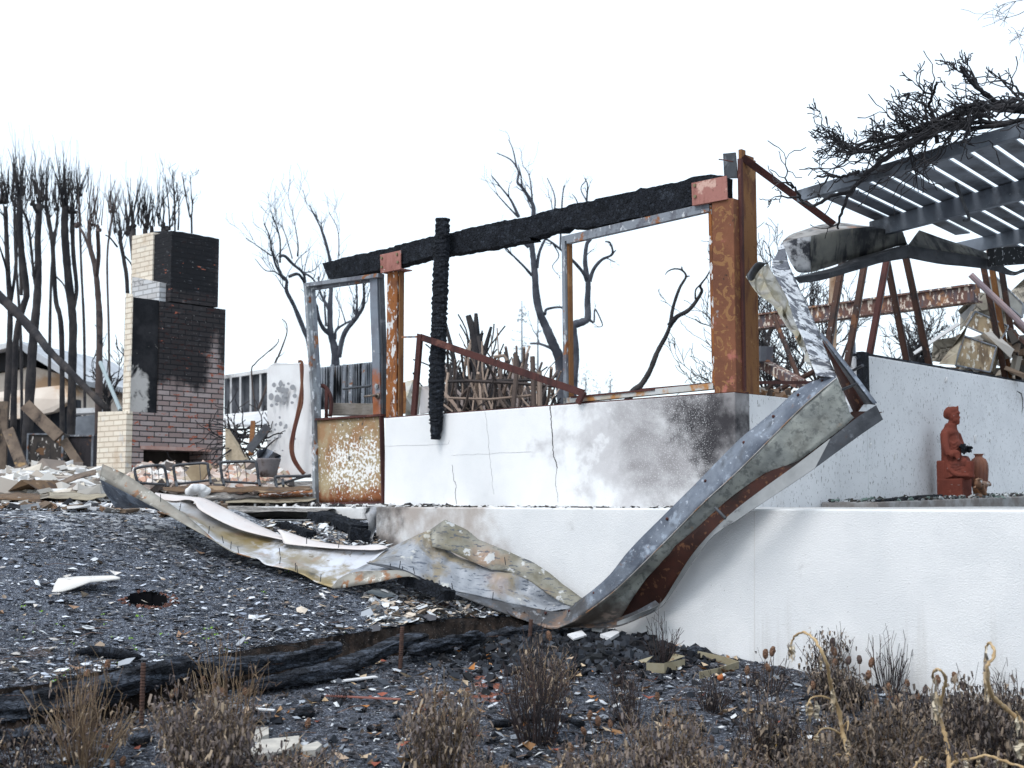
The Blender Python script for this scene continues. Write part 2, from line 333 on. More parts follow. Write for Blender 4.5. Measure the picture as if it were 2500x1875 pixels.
YELST = wm('yellow_stained_zinc', ((.32, .30, .22), (.40, .40, .39), 5), [dict(c=(.13, .125, .11), s=6, lo=.52, hi=.68, off=2, amt=.8),dict(c=(.40, .22, .10), s=8, lo=.6, hi=.7), dict(c=(.2, .2, .2), s=4, st=(1, 1, 4), lo=.58, hi=.7, amt=.6)], .5, .25, spec=.4)
FTOP = wm('fascia_top_rust', ((.22, .21, .20), (.34, .33, .32), 6), [dict(c=(.06, .058, .06), s=7, lo=.5, hi=.64), dict(c=(.28, .14, .08), s=6, lo=.56, hi=.66, off=3)], .6, .2)
# ================================================================ ground
edge_px = [(-260, 1712), (-120, 1697)] + zx(0, 1350, [(0, 1050), (380, 1005), (700, 925), (1000, 890), (1400, 850), (1600, 800), (2000, 730), (2212, 700)]) + zx(600, 1350, [(400, 690), (800, 620), (1200, 570), (1550, 510), (2000, 490), (2230, 500)]) + [(1420, 1500)]
def onLP(px, py):
    v = ray(px, py); return v * (LP[0] / (v.z - LP[1] * v.x - LP[2] * v.y))
E = resample([onLP(*q) for q in edge_px], 330)
E = [e + Vector((0, .05 * mn.noise(Vector((i * .095, 0, 0))) + .03 * mn.noise(Vector((i * .41, 5, 0))), 0)) for i, e in enumerate(E)]
rows = []
ss = [1 + .0012 * k * (1 + k * .05) for k in range(92)]
for s in ss:
    row = []
    for e in E:
        q = Vector((e.x * s, e.y * s, 0)); q.z = lawn_z(q.x, q.y) + (.016 * mn.noise(q * 3) + .010 * mn.noise(q * 11) if s > 1 else .008 * mn.noise(q * 9))
        row.append(q)
    rows.append(row)
HOLE = onL(360, 1463); HOLE.z = 0
for row in rows:
    for q in row:
        d = math.hypot((q.x - HOLE.x) / .112, (q.y - HOLE.y) / .125)
        if d < 1: q.z -= .35 * (1 - d ** 4)
mb = MB(); mb.grid(rows); lw = tag(mb.build('lawn', LAWN, smooth=True), kind='structure')
lw.data.materials.append(wm('black_hole_soil', (.006, .006, .007), rough=1, spec=0))  # near-black colour for the faces inside the hole
vz_ = [v_.co.z + lw.location.z - lawn_z(v_.co.x + lw.location.x, v_.co.y + lw.location.y) < -.06 for v_ in lw.data.vertices]
for p_ in lw.data.polygons:
    if any(vz_[i] for i in p_.vertices): p_.material_index = 1
bank = []
for k in range(9):
    t = k / 8; row = []
    for e in E:
        b = Vector((e.x * .992, e.y * .992 - .05, 0)); b.z = bed_z(b.x, b.y) - .05
        q = e.lerp(b, t); q += (nz(q, 6) * .03 + nz(q, 19) * .016) * (1 if 0 < k else 0)
        row.append(q)
    bank.append(row)
mb = MB(); mb.grid(bank); tag(mb.build('soil_bank', CLAY, smooth=True), kind='structure')
xs = [-40, -20, -10, -6.5] + [-5 + .07 * i for i in range(150)] + [6.5, 10, 20, 40]
ys = [-20, -6, 0, 2] + [3 + .07 * i for i in range(112)] + [11.2]
mb = MB(); mb.grid([[Vector((x, y, bed_z(x, y) + (.012 * mn.noise(Vector((x * 13, y * 13, 0))) if abs(x) < 6 else 0))) for x in xs] for y in ys])
tag(mb.build('soil_bed', SOIL, smooth=True), kind='structure')
mb = MB(); mb.grid([[Vector((x, y, -.16 if y < 100 else -.16)) for x in (-700, -40, -10, 0, 10, 40, 700)] for y in (11.25, 14, 20, 60, 200, 900)])
tag(mb.build('ground', FAR), kind='structure')
# ================================================================ walls and terrace
def wallbox(name, a, b, thick, z0, z1, mat, parent=None, bev=.012):
    """a,b: front-face end points (horizontal run), thickness goes away from the camera"""
    t = (b - a); t.z = 0; t.normalize(); nrm = Vector((-t.y, t.x, 0))
    m = MB(); A = Vector((a.x, a.y, z0)); B = Vector((b.x, b.y, z0)); h = Vector((0, 0, z1 - z0))
    m.hexa([A, B, B + nrm * thick, A + nrm * thick, A + h, B + h, B + nrm * thick + h, A + nrm * thick + h])
    return m.build(name, mat, parent, mods=[('BEVEL', dict(width=bev, segments=2))])
rl = onR(917, 1300); rr = onR(1800, 1300); rr = rl + U * ((rr - rl).length + 6)
RZ = -.048
rw = wallbox('retaining_wall', rl, rr, .2, -2.2, RZ, STUCCO)
tag(rw, 'long white stucco retaining wall, brown smoke stains at its far end, burnt plants along its foot', 'wall')
m = MB(); ribbon_pts = [onR(1842, y, .0005) for y in (1250, 1320, 1400, 1500, 1610)]
for a_, b_ in zip(ribbon_pts, ribbon_pts[1:]): m.beam(a_, b_, .004, .002, V)
m.build('joint_line', wm('joint_grey', (.60, .59, .58)), rw)  # thin grey line for the seam in the wall
sa = onF(560, 1260, .5); sb = onF(930, 1260, .5) + U * .6
hsl = wallbox('house_slab', sa, sb, 1.2, -.6, -.058, wm('slab_concrete', ((.70, .70, .70), (.55, .55, .55), 4), [dict(c=(.1, .1, .11), s=3, lo=.45, hi=.6, amt=.85, g=[(tuple(U), tuple(onF(800, 1260, .5)), -.1, .5, .45)])], .9, bump=[('noise', 60, .004, I3)]))
tag(hsl, kind='structure')
# terrace floor between the retaining wall and the house wall
ta = rl + V * .2; tb = rr + V * .2
mb = MB(); mb.grid([[Vector((p.x, p.y, -.052)) for p in (ta, tb)], [Vector((p.x, p.y, -.052)) for p in (ta + V * 4, tb + V * 5)]]); tag(mb.build('terrace', PAVE), kind='structure')
fl = onF(938, 1230); fr = C0
HT = onF(1798, 957).z
hw = thing('house_wall', 'low white house wall with a black smoke stain spreading from its corner and a jagged crack', 'wall', (C0.x, C0.y, -.3))
def stepwall(name, a, b, th, z0, za, zb, mat, par):
    t = (b - a); t.z = 0; t.normalize(); n = Vector((-t.y, t.x, 0))
    m = MB(); A = Vector((a.x, a.y, 0)); B = Vector((b.x, b.y, 0)); e = lambda p, z: p + Vector((0, 0, z))
    m.hexa([e(A, z0), e(B, z0), e(B + n * th, z0), e(A + n * th, z0), e(A, za), e(B, zb), e(B + n * th, zb), e(A + n * th, za)])
    return m.build(name, mat, par, mods=[('BEVEL', dict(width=.008, segments=2))])
stepwall('front_face', fl, fr, .2, -.3, onF(938, 1021).z, HT, FACADE, hw)
s0 = C0 + V * .201; s1 = onS(2116, 1000)
stepwall('side_face', C0 + V * .201 + U * -.0, s1, .2, -.3, HT, HT, SHADEWALL, hw)
def ribbon(m, pts, wds, off):
    for i in range(len(pts) - 1):
        d = (pts[i + 1] - pts[i]).normalized(); s = d.cross(off.normalized())
        a, b = wds[i] / 2, wds[i + 1] / 2
        m.hexa([pts[i] - s * a, pts[i + 1] - s * b, pts[i + 1] + s * b, pts[i] + s * a, pts[i] - s * a + off, pts[i + 1] - s * b + off, pts[i + 1] + s * b + off, pts[i] + s * a + off])
CRK = wm('crack_shadow', (.02, .018, .02))
for pxs, w0, w1 in ((zx(1200, 840, [(452, 478), (455, 530), (462, 560), (460, 620), (470, 690), (472, 760), (478, 830), (478, 870), (500, 910), (505, 960)]), .009, .006),
                    (zx(1200, 840, [(503, 962), (497, 1010), (492, 1090), (508, 1150), (514, 1220)]), .003, .0015),
                    (zx(600, 840, [(1590, 930), (1600, 1000), (1610, 1060), (1624, 1095), (1616, 1150), (1625, 1235)]), .003, .004), 
                    (zx(600, 840, [(1060, 790), (1200, 783), (1420, 778), (1562, 772), (1572, 745)]), .0006, .0012),
                    (zx(600, 840, [(1580, 860), (1720, 852), (1900, 846), (2212, 832)]), .0006, .0007),
                    (zx(600, 840, [(1845, 520), (1870, 700), (1880, 850), (1895, 1000), (1915, 1160)]), .0009, .0008)):
    m = MB(); pp = [onF(x, y, .0005) for x, y in pxs]; q = []
    for a, b in zip(pp, pp[1:]):
        for k in range(5): q.append(a.lerp(b, k / 5) + (U * random.gauss(0, .0035) + Z * random.gauss(0, .0025) if k else Vector()))
    q.append(pp[-1]); ribbon(m, q, [lerp(w0, w1, i / len(q)) * random.uniform(.7, 1.3) for i in range(len(q))], -V * .0012)
    m.build('crack', CRK, hw)
# plate on top of wall
m = MB(); ta_ = onF(938, 1021); tb_ = onF(1795, 957); m.beam(ta_ + V * .1 + Z * .004, tb_ + V * .1 + Z * .004, .17, .012); m.build('sill_plate', RUSTR, hw)
# taller wall
z2a = onS(2118, 868).z; s2 = s1 + V * .001
tw = thing('patio_wall', 'tall grey white scorched wall behind the terracotta statue, pocked and darker beside it', 'wall', (s1.x, s1.y, -.3))
far = onS(2500, 925); se = s1 + V * ((far - s1).dot(V) * 1.9)
zb_ = z2a
stepwall('face', s2, se, .2, -.3, z2a, zb_, SHADEWALL, tw)
m = MB(); e0 = onS(2106, 1000, .004); m.box(Vector((e0.x, e0.y, (z2a + HT) / 2 + .02)) + V * .02, V * .055, U * .03, Z * ((z2a - HT) / 2)); m.build('charred_stud', CHAR, tw)
m = MB(); a = Vector((s1.x, s1.y, z2a + .012)) - U * .1; b = Vector((se.x, se.y, z2a + .012)) - U * .1; m.beam(a, b, .18, .02); m.build('charred_top_plate', CHARLOG, tw)
for px, py, r in ((2316, 1012, 9), (2381, 1072, 7), (2416, 1010, 4), (2417, 1075, 4), (2125, 1088, 5), (2185, 1112, 5), (2185, 1120, 4), (2310, 930, 6), (2318, 992, 6)):
    c = onS(px, py, .004); rr_ = r / 3200 * c.y
    m = MB(); m.ell(c, V * rr_, Z * rr_ * 1.5 + U * rr_ * .4, U * rr_ * .35, 9, 6)
    for i in range(len(m.v)): m.v[i] += nz(m.v[i], 30) * rr_ * .4
    m.build('blistered_plaster', STUCCO, tw, True)
m = MB(); pp = [onS(x, y, .001) for x, y in zx(1800, 540, [(2155, 1310), (2190, 1330), (2202, 1380), (2200, 1440), (2195, 1480)])]; ribbon(m, pp, [.004, .012, .016, .01, .003], U * .003); m.build('crack', CRK, tw)
# ledge
lg = thing('stone_ledge', 'low stone ledge under the statue, covered in ash and debris', 'ledge', tuple(onS(2400, 1225, .5)))
la = onS(2143, 1226, .5); lb = onS(2500, 1212, .5); lb2 = la + (lb - la) * 1.8
m = MB(); d_ = -U * .49; h_ = Z * -.3
m.hexa([la + h_, lb2 + h_, lb2 + h_ + d_, la + h_ + d_, la, lb2, lb2 + d_, la + d_]); m.build('slab', wm('ledge_stone', ((.30, .30, .30), (.18, .16, .15), 6), [dict(c=(.12, .07, .05), s=5, lo=.55, hi=.7, amt=.6)], .9), lg, mods=[('BEVEL', dict(width=.01, segments=2))])
m = MB()
for i in range(420):
    t = random.random() ** .9 * 1.5; p = la + (lb - la) * t + d_ * random.uniform(.02, .95); m.chunk(p + Z * random.uniform(.0, .018), random.uniform(.008, .03), random.uniform(.006, .02), random.uniform(.003, .010), 1.2)
tag(m.build('ash_debris', wm('ledge_debris', None, isl=[(.04, .04, .045), (.3, .32, .33), (.10, .11, .11), (.5, .52, .53), (.16, .22, .2), (.05, .045, .04)])), kind='stuff')
m = MB(); a = onS(2128, 1224, .44); b = onS(2300, 1209, .30); m.tube(resample([a, a.lerp(b, .4) + rv(.006), b], 9), [.008, .014, .016, .018, .016, .018, .017, .012, .008], 6); tag(m.build('charred_stick', CHAR, smooth=False), 'thin charred stick lying on the left end of the stone ledge', 'stick')

# ================================================================ steel frame, beam, door
def bar(m, p, q, w_, d_, ax):
    """rectangular bar from p to q; w_ across in the plane, d_ along ax (outward)"""
    t = (q - p).normalized(); s = t.cross(ax).normalized()
    m.box((p + q) / 2, t * ((q - p).length / 2), s * w_ / 2, ax.normalized() * d_ / 2); return m
def bolt(m, c, ax, r=.013, h=.012):
    m.tube([c, c + ax * h], r, 6); return m
# corner column
cc = thing('steel_column', 'tall orange rusted steel column on the house wall corner with a pink bracket plate', 'column', (C0.x, C0.y, HT))
cfl, cfr = onF(1738, 600), onF(1791, 600)
w1 = (cfr - cfl).length; zt = onF(1765, 405, -.02).z
def vbox(m, c, hu, hv, z0, z1):
    return m.box(Vector((c.x, c.y, (z0 + z1) / 2)), U * hu, V * hv, Z * ((z1 - z0) / 2))
fc = (cfl + cfr) / 2 + V * .07
m = MB(); vbox(m, fc, w1 / 2, .065, HT, onF(1750, 490).z); m.build('post', wm('column_rust', ((.20, .080, .042), (.14, .056, .032), 3), [dict(c=(.30, .16, .065), s=9, lo=.55, hi=.60, d=2, w=2.2, amt=.65), dict(c=(.35, .13, .10), s=5, lo=.6, hi=.7, off=2), dict(c=(.30, .31, .32), s=6, lo=.66, hi=.72, off=4), dict(c=(.05, .03, .02), s=22, lo=.64, hi=.7, off=3)], .7, .2, bump=[('noise', 40, .003, I3)]), cc, mods=[('BEVEL', dict(width=.006, segments=2))])
m = MB(); chc = Vector((C0.x, C0.y, 0)) + V * .26 - U * .012
ztop = P(1790, 372, chc.y).z
vbox(m, chc - V * .09, .014, .028, HT - .0, ztop); vbox(m, chc, .01, .06, HT, ztop - .03); vbox(m, chc + V * .075 - U * .05, .06, .012, HT, ztop - .05)
m.build('rear_channel', RUST, cc)
m = MB(); a = P(1765, 375, 9.93); b = P(1768, 435, 9.93); c_ = P(1800, 435, 9.80); d2 = P(1795, 372, 9.80)
m.plate([a, b, c_, d2], V * .012); m.build('stub_plate', GDARK, cc)
m = MB(); m.tube([P(1755, 389, 9.85), P(1770, 391, 9.8), P(1790, 395, 9.75)], .005, 5); m.build('bent_rod', RUSTR, cc)
m = MB(); q = [onF(*p_, .012) for p_ in ((1688, 447), (1773, 429), (1775, 482), (1690, 498))]; m.plate(q, V * .012)
q2 = [onF(*p_, .012) for p_ in ((1690, 498), (1775, 482))]; m.hexa([q2[0], q2[1], q2[1] + V * .17, q2[0] + V * .17, q2[0] - Z * .012, q2[1] - Z * .012, q2[1] + V * .17 - Z * .012, q2[0] + V * .17 - Z * .012])
br = m.build('bracket_plate', PINKST, cc)
m = MB()
for x, y in ((1697, 453), (1698, 480)): bolt(m, onF(x, y, .012), -V)
BOLT = wm('bolt_steel', (.20, .17, .10), rough=.6, metal=.4); m.build('bolt', BOLT, br)
# charred beam
cb = MB()
tp = zx(600, 340, [(590, 955), (640, 945), (800, 905), (1040, 850), (1200, 810), (1340, 770), (1470, 742), (1570, 722), (1640, 710), (1700, 690), (1800, 668), (1960, 635), (2120, 610), (2212, 590)]) + zx(1200, 340, [(270, 610), (350, 575), (450, 545), (560, 530), (640, 492), (750, 480), (820, 455), (1000, 420), (1130, 390), (1300, 355), (1480, 320), (1560, 290), (1640, 275), (1720, 268), (1790, 285)])
bp = zx(600, 340, [(640, 1078), (680, 1078), (800, 1055), (1040, 1005), (1200, 965), (1300, 940), (1430, 905), (1560, 885), (1700, 865), (1800, 848), (1960, 822), (2120, 790), (2212, 775)]) + zx(1200, 340, [(200, 775), (350, 750), (430, 715), (530, 708), (570, 682), (700, 685), (850, 665), (960, 636), (1100, 605), (1260, 575), (1400, 548), (1500, 520), (1560, 500), (1700, 470), (1790, 455)])
NB = 170
T = resample([onF(x, y, -.03) for x, y in tp], NB); B = resample([onF(x, y, -.03) for x, y in bp], NB)
rows = []
for i in range(NB):
    ring = []; t, b = T[i], B[i]; th = V * .13
    prof = [(b, 0), (b.lerp(t, .12), 0), (b.lerp(t, .3), 0), (b.lerp(t, .5), 0), (b.lerp(t, .7), 0), (b.lerp(t, .88), 0), (t, 0), (t, .35), (t, .7), (t, 1), (b.lerp(t, .5), 1), (b, 1), (b, .6), (b, .3)]
    for k, (p, f) in enumerate(prof):
        q = p + th * f; dn = mn.noise(q * 7) * .012 + mn.noise(q * 26) * .009
        q = q + (-V if f == 0 else V) * dn + Z * (mn.noise(q * 17 + Vector((3, 1, 2))) * .010 + mn.noise(q * 45) * .006); ring.append(q)
    ring.append(ring[0]); rows.append(ring)
cb.grid(rows); cb.add(rows[0][:-1], [tuple(range(14))]); cb.add(rows[-1][:-1], [tuple(reversed(range(14)))])
tag(cb.build('charred_beam', CHAR), 'long thick charred timber beam sloping up across both bracket plates', 'beam')
# charred hanging post
lp = zx(600, 340, [(1480, 612), (1470, 730), (1462, 850), (1455, 1000), (1448, 1200), (1442, 1400), (1436, 1600)]) + zx(600, 840, [(1428, 90), (1424, 250), (1421, 400), (1425, 520), (1432, 620), (1443, 700), (1452, 735)])
rp = zx(600, 340, [(1560, 608), (1564, 730), (1560, 850), (1555, 1000), (1549, 1200), (1543, 1400), (1537, 1600)]) + zx(600, 840, [(1532, 90), (1524, 250), (1518, 400), (1513, 520), (1508, 620), (1500, 670), (1475, 738)])
NPz = 240
Lr = resample([onF(x, y, .055) for x, y in lp], NPz); Rr = resample([onF(x, y, .055) for x, y in rp], NPz)
rows = []
for i in range(NPz):
    a, b = Lr[i], Rr[i]; ph = i * 2 * math.pi / 6.0
    ring = []
    for k in range(12):
        an = 2 * math.pi * k / 12
        cx, cy = math.cos(an), math.sin(an); sc = 1 / max(abs(cx), abs(cy)) ** .75
        q = (a + b) / 2 + (b - a) * .5 * cx * sc * .95 + (-V) * .05 * cy * sc * .9
        g = math.sin(ph + 5 * mn.noise(Vector((k * .8, i * .06, 0))) + 3 * mn.noise(Vector((i * .11, 7, 0)))) * .0085 * (.6 + mn.noise(Vector((k * 1.3, i * .12, 9)))) + mn.noise(q * 34) * .006 + mn.noise(q * 90) * .004
        q = q + ((q - (a + b) / 2).normalized()) * g; ring.append(q)
    ring.append(ring[0]); rows.append(ring)
m = MB(); m.grid(rows); m.add(rows[0][:-1], [tuple(range(12))]); m.add(rows[-1][:-1], [tuple(reversed(range(12)))])
tag(m.build('charred_post', CHAR), 'upright alligator charred post hanging in front of the beam and over the white wall', 'post')
# inner column with bracket
ic = thing('steel_column', 'shorter rusty column with peeling white paint beside the door frame', 'column', tuple(onF(960, 1018)))
a, b = onF(941, 900, -.03), onF(966, 900, -.03); wd = (b - a).length
m = MB(); c_ = (a + b) / 2 + V * .03; vbox(m, c_, wd / 2, .02, onF(960, 1019).z, onF(955, 660).z); m.build('post', RUSTP, ic, mods=[('BEVEL', dict(width=.005, segments=2))])
m = MB(); a2 = onF(971, 900, -.03); vbox(m, a2 + V * .05 - U * .01, .006, .028, onF(965, 1018).z, onF(970, 658).z); m.build('side_channel', RUST, ic)
m = MB(); q = [onF(*p_, .0) for p_ in ((928, 622), (978, 611), (978, 654), (929, 664))]; m.plate(q, V * .01)
e = [onF(*p_, .0) for p_ in ((929, 664), (978, 654))]; m.hexa([e[0], e[1], e[1] + V * .15, e[0] + V * .15, e[0] - Z * .01, e[1] - Z * .01, e[1] + V * .15 - Z * .01, e[0] + V * .15 - Z * .01]); br = m.build('bracket_plate', PINKST, ic)
for x, y in ((933, 630), (970, 621), (972, 640), (933, 652)):
    m = MB(); bolt(m, onF(x, y, .0), -V); m.build('bolt', BOLT, br)
m = MB(); q = [onF(*p_, -.17) for p_ in ((957, 617), (1000, 607), (1000, 652), (957, 660))]; m.plate(q, V * .01); m.build('rear_plate', GDARK, br)
# window frame
wf = thing('window_frame', 'empty steel window frame, grey and orange, standing on the wall under the beam', 'window', tuple(onF(1560, 962)))
FO = -.06
def fbar(m, pts, wpx, dep, o=FO):
    for p_, q_ in zip(pts, pts[1:]):
        a = onF(*p_, o); b = onF(*q_, o); bar(m, a, b, wpx * a.y / 3200, dep, V)
    return m
m = MB(); fbar(m, [(1737, 503), (1378, 585)], 15, .07); fbar(m, [(1735, 513), (1388, 592)], 8, .05, FO + .02); m.build('top_rail', RUSTG, wf)
m = MB(); fbar(m, [(1381, 578), (1386, 984)], 10, .07); m.build('side_rail', RUSTG, wf)
m = MB(); fbar(m, [(1390, 585), (1394, 975)], 7, .05, FO - .02); m.build('side_channel', RUST, wf)
m = MB(); fbar(m, [(1738, 503), (1748, 942)], 9, .06); m.build('side_rail', RUSTP, wf)
WSILL = wm('weathered_sill', ((.45, .46, .46), (.36, .33, .27), 5), [dict(c=(.36, .17, .06), s=6, lo=.5, hi=.62)], .7)
m = MB(); fbar(m, [(1382, 979), (1747, 943)], 13, .07); m.build('bottom_rail', WSILL, wf)
m = MB(); fbar(m, [(1396, 970), (1600, 951)], 4, .03, FO + .03); fbar(m, [(1565, 951), (1740, 936)], 4, .03, FO - .02); m.build('glazing_bead', RUSTR, wf)
# fallen rusty angle frame
ff = thing('bent_angle_frame', 'red brown steel angle frame slumped across the wall in front of the charred post', 'frame', tuple(onF(1010, 1016)))
A_ = onF(1026, 822, .15); B_ = onF(1426, 960, .035); D_ = onF(1010, 1014, -.03); E_ = onF(1411, 984, .03)
m = MB(); bar(m, A_, B_, .055, .008, V); tt = (B_ - A_).normalized().cross(V).normalized(); bar(m, A_ - tt * .028 + V * .02, B_ - tt * .028 + V * .02, .008, .045, V); m.build('long_bar', RUSTR, ff)
m = MB(); bar(m, A_ + Z * .02, D_, .058, .03, V); m.build('leg', RUSTR, ff)
m = MB(); bar(m, B_ + Z * .012, E_, .045, .03, V); m.build('hooked_end', RUSTR, ff)
m = MB(); bar(m, onF(980, 823, .12), A_, .018, .008, V); m.build('thin_strap', RUSTG, ff)
# door
RUSTJ = rust('grey_jamb_rust', (.26, .28, .30), (.13, .13, .14), (.23, .085, .035), pl=.535, off=21, white=(.55, .57, .6), wl=.56)
dr = thing('door', 'burnt half glazed door with a blistered rusty lower panel and bent frame', 'door', tuple(onF(845, 1230)))
m = MB(); fbar(m, zx(600, 340, [(478, 1115), (487, 1240), (497, 1400), (513, 1659)]) + zx(600, 840, [(528, 300), (543, 560), (545, 900), (552, 1235)]), 10, .08, -.03); m.build('frame_jamb', RUSTJ, dr)
m = MB(); fbar(m, zx(600, 340, [(515, 1165), (530, 1400), (545, 1659)]) + zx(600, 840, [(556, 300), (558, 560), (563, 660), (560, 800), (570, 940), (558, 1235)]), 8, .05, -.07); m.build('door_stile', RUSTG, dr)
m = MB(); fbar(m, zx(600, 340, [(470, 1128), (1045, 1052)]), 9, .08, -.03); fbar(m, zx(600, 340, [(515, 1155), (960, 1092)]), 6, .05, -.07); m.build('top_rail', RUSTG, dr)
m = MB(); fbar(m, zx(600, 340, [(1000, 1065), (1003, 1300), (1018, 1659)]) + zx(600, 840, [(1020, 300), (1026, 550)]), 27, .05, -.05); ls = m.build('lock_stile', wm('stile_rust', ((.20, .23, .27), (.16, .17, .2), 4), [dict(c=(.30, .10, .04), s=3, lo=.40, hi=.58, g=[((0, 0, -1), (0, 0, 0), -1.75, -.9, .4)]), dict(c=(.5, .5, .5), s=14, lo=.64, hi=.67)], .7, .2), dr)
m = MB(); fbar(m, zx(600, 840, [(1068, 0), (1070, 570)]), 5, .06, -.06); fbar(m, zx(600, 340, [(1045, 1050), (1068, 1659)]), 4, .06, -.06); m.build('frame_strip', GDARK, dr)
m = MB(); q = [onF(*p_, -.03) for p_ in zx(600, 840, [(557, 590), (1048, 556), (1062, 1218), (572, 1228)])]
n_ = 14; rows = []
for j in range(n_ + 1):
    row = []
    for i in range(n_ + 1):
        p = q[0].lerp(q[1], i / n_).lerp(q[3].lerp(q[2], i / n_), j / n_); e_ = min(i, n_ - i, j, n_ - j)
        row.append(p - V * (.012 * mn.noise(p * 4) + .006 * mn.noise(p * 11)) * min(e_, 3) / 3)
    rows.append(row)
m.grid(rows); m.build('lower_panel', DOORP, dr, True, mods=[('SOLIDIFY', dict(thickness=.02, offset=0))])
m = MB(); fbar(m, zx(600, 840, [(552, 582), (1060, 548)]), 5, .06, -.02); fbar(m, zx(600, 840, [(562, 1230), (1068, 1222)]), 5, .06, -.02); fbar(m, zx(600, 840, [(1048, 556), (1056, 880), (1066, 1225)]), 4, .05, -.02); m.build('panel_edging', RUSTR, dr)
m = MB(); q = onF(*zx(600, 840, [(1020, 400)])[0], -.02); e = onF(*zx(600, 840, [(915, 405)])[0], .06); bolt(m, q, -V, .03, .012); m.tube([q - V * .01, q - V * .07], .012, 8); m.tube([q - V * .065, e], .011, 8); m.build('handle', wm('lever_metal', (.16, .13, .11), rough=.5, metal=.6), ls, True)
m = MB(); q = onF(*zx(600, 840, [(1013, 325)])[0], -.02); bolt(m, q, -V, .026, .012).tube([q, q - V * .02], .014, 10); m.build('lock_cylinder', wm('lock_metal', (.34, .35, .36), rough=.4, metal=.7), ls)
# ================================================================ collapsed gutter
def strip(rails, mat, name, parent, nu=70, nv=6, amp=.0, sm=True, th=.004, span=8, fold=None):
    """rails: list of polylines (px,py,Y); sheet lofted through them"""
    R_ = []
    for rl_ in rails:
        pts = [P(*q) for q in rl_]; R_.append(resample(smooth_poly(pts, span) if len(pts) > 2 else pts, nu))
    rows = []
    for k in range(len(R_) - 1):
        for j in range(nv + (1 if k == len(R_) - 2 else 0)):
            t = j / nv; row = []
            for i in range(nu):
                p = R_[k][i].lerp(R_[k + 1][i], t)
                if amp: 
                    e_ = min(1, 4 * t * (1 - t) + .25); n1 = nz(p, 4.5, 2.); n2 = nz(p, 13, 5.); rd_ = (abs(mn.noise(p * 7 + Vector((4, 2, 1)))) - .25) * 1.6; p = p + (n1 * amp * .8 + n2 * amp * .4 + Vector((.35, -.8, .45)) * rd_ * amp * 1.3) * e_
                row.append(p)
            rows.append(row)
    return MB().grid(rows).build(name, mat, parent, sm, mods=[('SOLIDIFY', dict(thickness=th, offset=0))])
def yl(pts, ys):
    """attach depths: piecewise over index"""
    n = len(pts); out = []
    for i, (x, y) in enumerate(pts):
        f = i / (n - 1) * (len(ys) - 1); k = min(int(f), len(ys) - 2); out.append((x, y, lerp(ys[k], ys[k + 1], f - k)))
    return out
g = thing('collapsed_gutter', 'huge twisted sheet metal box gutter sagging from the pergola down to the burnt lawn', 'gutter', tuple(P(1340, 1535, 8.35)))
ra = [(2035, 915), (1957, 945), (1877, 1014), (1801, 1077), (1719, 1160), (1637, 1242), (1545, 1334), (1485, 1407), (1421, 1461), (1374, 1492), (1320, 1488), (1260, 1476), (1200, 1464), (1130, 1446), (1080, 1436)]
rb = [(2043, 922), (2000, 958), (1952, 1000), (1890, 1062), (1800, 1152), (1719, 1226), (1640, 1306), (1561, 1385), (1500, 1443), (1430, 1497), (1387, 1526), (1345, 1536), (1300, 1521), (1200, 1487), (1085, 1440)]
Ya = [7.50, 7.62, 7.70, 7.78, 7.88, 8.0, 8.12, 8.22, 8.36, 8.46, 8.5, 8.5, 8.5, 8.5, 8.5]
Yb = [7.42, 7.46, 7.52, 7.58, 7.68, 7.80, 7.94, 8.06, 8.18, 8.28, 8.34, 8.36, 8.40, 8.44, 8.48]
RA = [(x, y, d) for (x, y), d in zip(ra, Ya)]; RB = [(x, y, d) for (x, y), d in zip(rb, Yb)]
strip([RA, RB], GALV, 'top_flange', g, 120, 5, .008)
rc = [(2086, 1019), (2059, 1043), (1977, 1105), (1927, 1139), (1863, 1180), (1800, 1218), (1740, 1268), (1668, 1334), (1624, 1367), (1580, 1410), (1548, 1456), (1524, 1494), (1504, 1522), (1462, 1531), (1400, 1531), (1350, 1536)]
rbw = [(2043, 922), (2021, 942), (1952, 1000), (1890, 1062), (1800, 1152), (1760, 1189), (1719, 1226), (1640, 1306), (1586, 1360), (1545, 1400), (1500, 1443), (1460, 1473), (1430, 1497), (1400, 1517), (1365, 1532), (1345, 1536)]
Ybw = [7.42, 7.44, 7.52, 7.58, 7.68, 7.74, 7.80, 7.94, 8.02, 8.1, 8.18, 8.23, 8.28, 8.32, 8.35, 8.36]
RC = [(x, y, d + .05) for (x, y), d in zip(rc, Ybw)]
strip([[(x, y, d) for (x, y), d in zip(rbw, Ybw)], [((x + x2) / 2, (y + y2) / 2 + (6 if i < 9 else 0), d + .03 + (.05 if i > 8 else 0)) for i, ((x, y), (x2, y2), d) in enumerate(zip(rbw, rc, Ybw))], RC], GALVW, 'web', g, 120, 5, .012)
rd = [(2150, 1003), (2100, 1030), (2028, 1076), (1950, 1135), (1863, 1200), (1800, 1246), (1738, 1303), (1690, 1360), (1650, 1418), (1614, 1477), (1560, 1502), (1507, 1524)]
YD = [7.36, 7.38, 7.40, 7.46, 7.53, 7.60, 7.68, 7.80, 7.92, 8.06, 8.16, 8.26]
rci = [(2080, 1005), (2040, 1035), (1970, 1085), (1890, 1140), (1810, 1195), (1760, 1235), (1700, 1290), (1640, 1340), (1590, 1385), (1545, 1440), (1510, 1490), (1490, 1520)]
strip([[(x, y, d + .20) for (x, y), d in zip(rci, YD)], [(x + 4, y + 3, d + .13) for (x, y), d in zip(rd, YD)]], GBROWN, 'rusted_lining', g, 90, 5, .006)
rdt = [(2139, 989), (2090, 1021), (2028, 1070), (1950, 1130), (1863, 1193), (1800, 1241), (1738, 1298), (1687, 1358), (1650, 1416), (1613, 1472), (1560, 1497), (1507, 1518)]
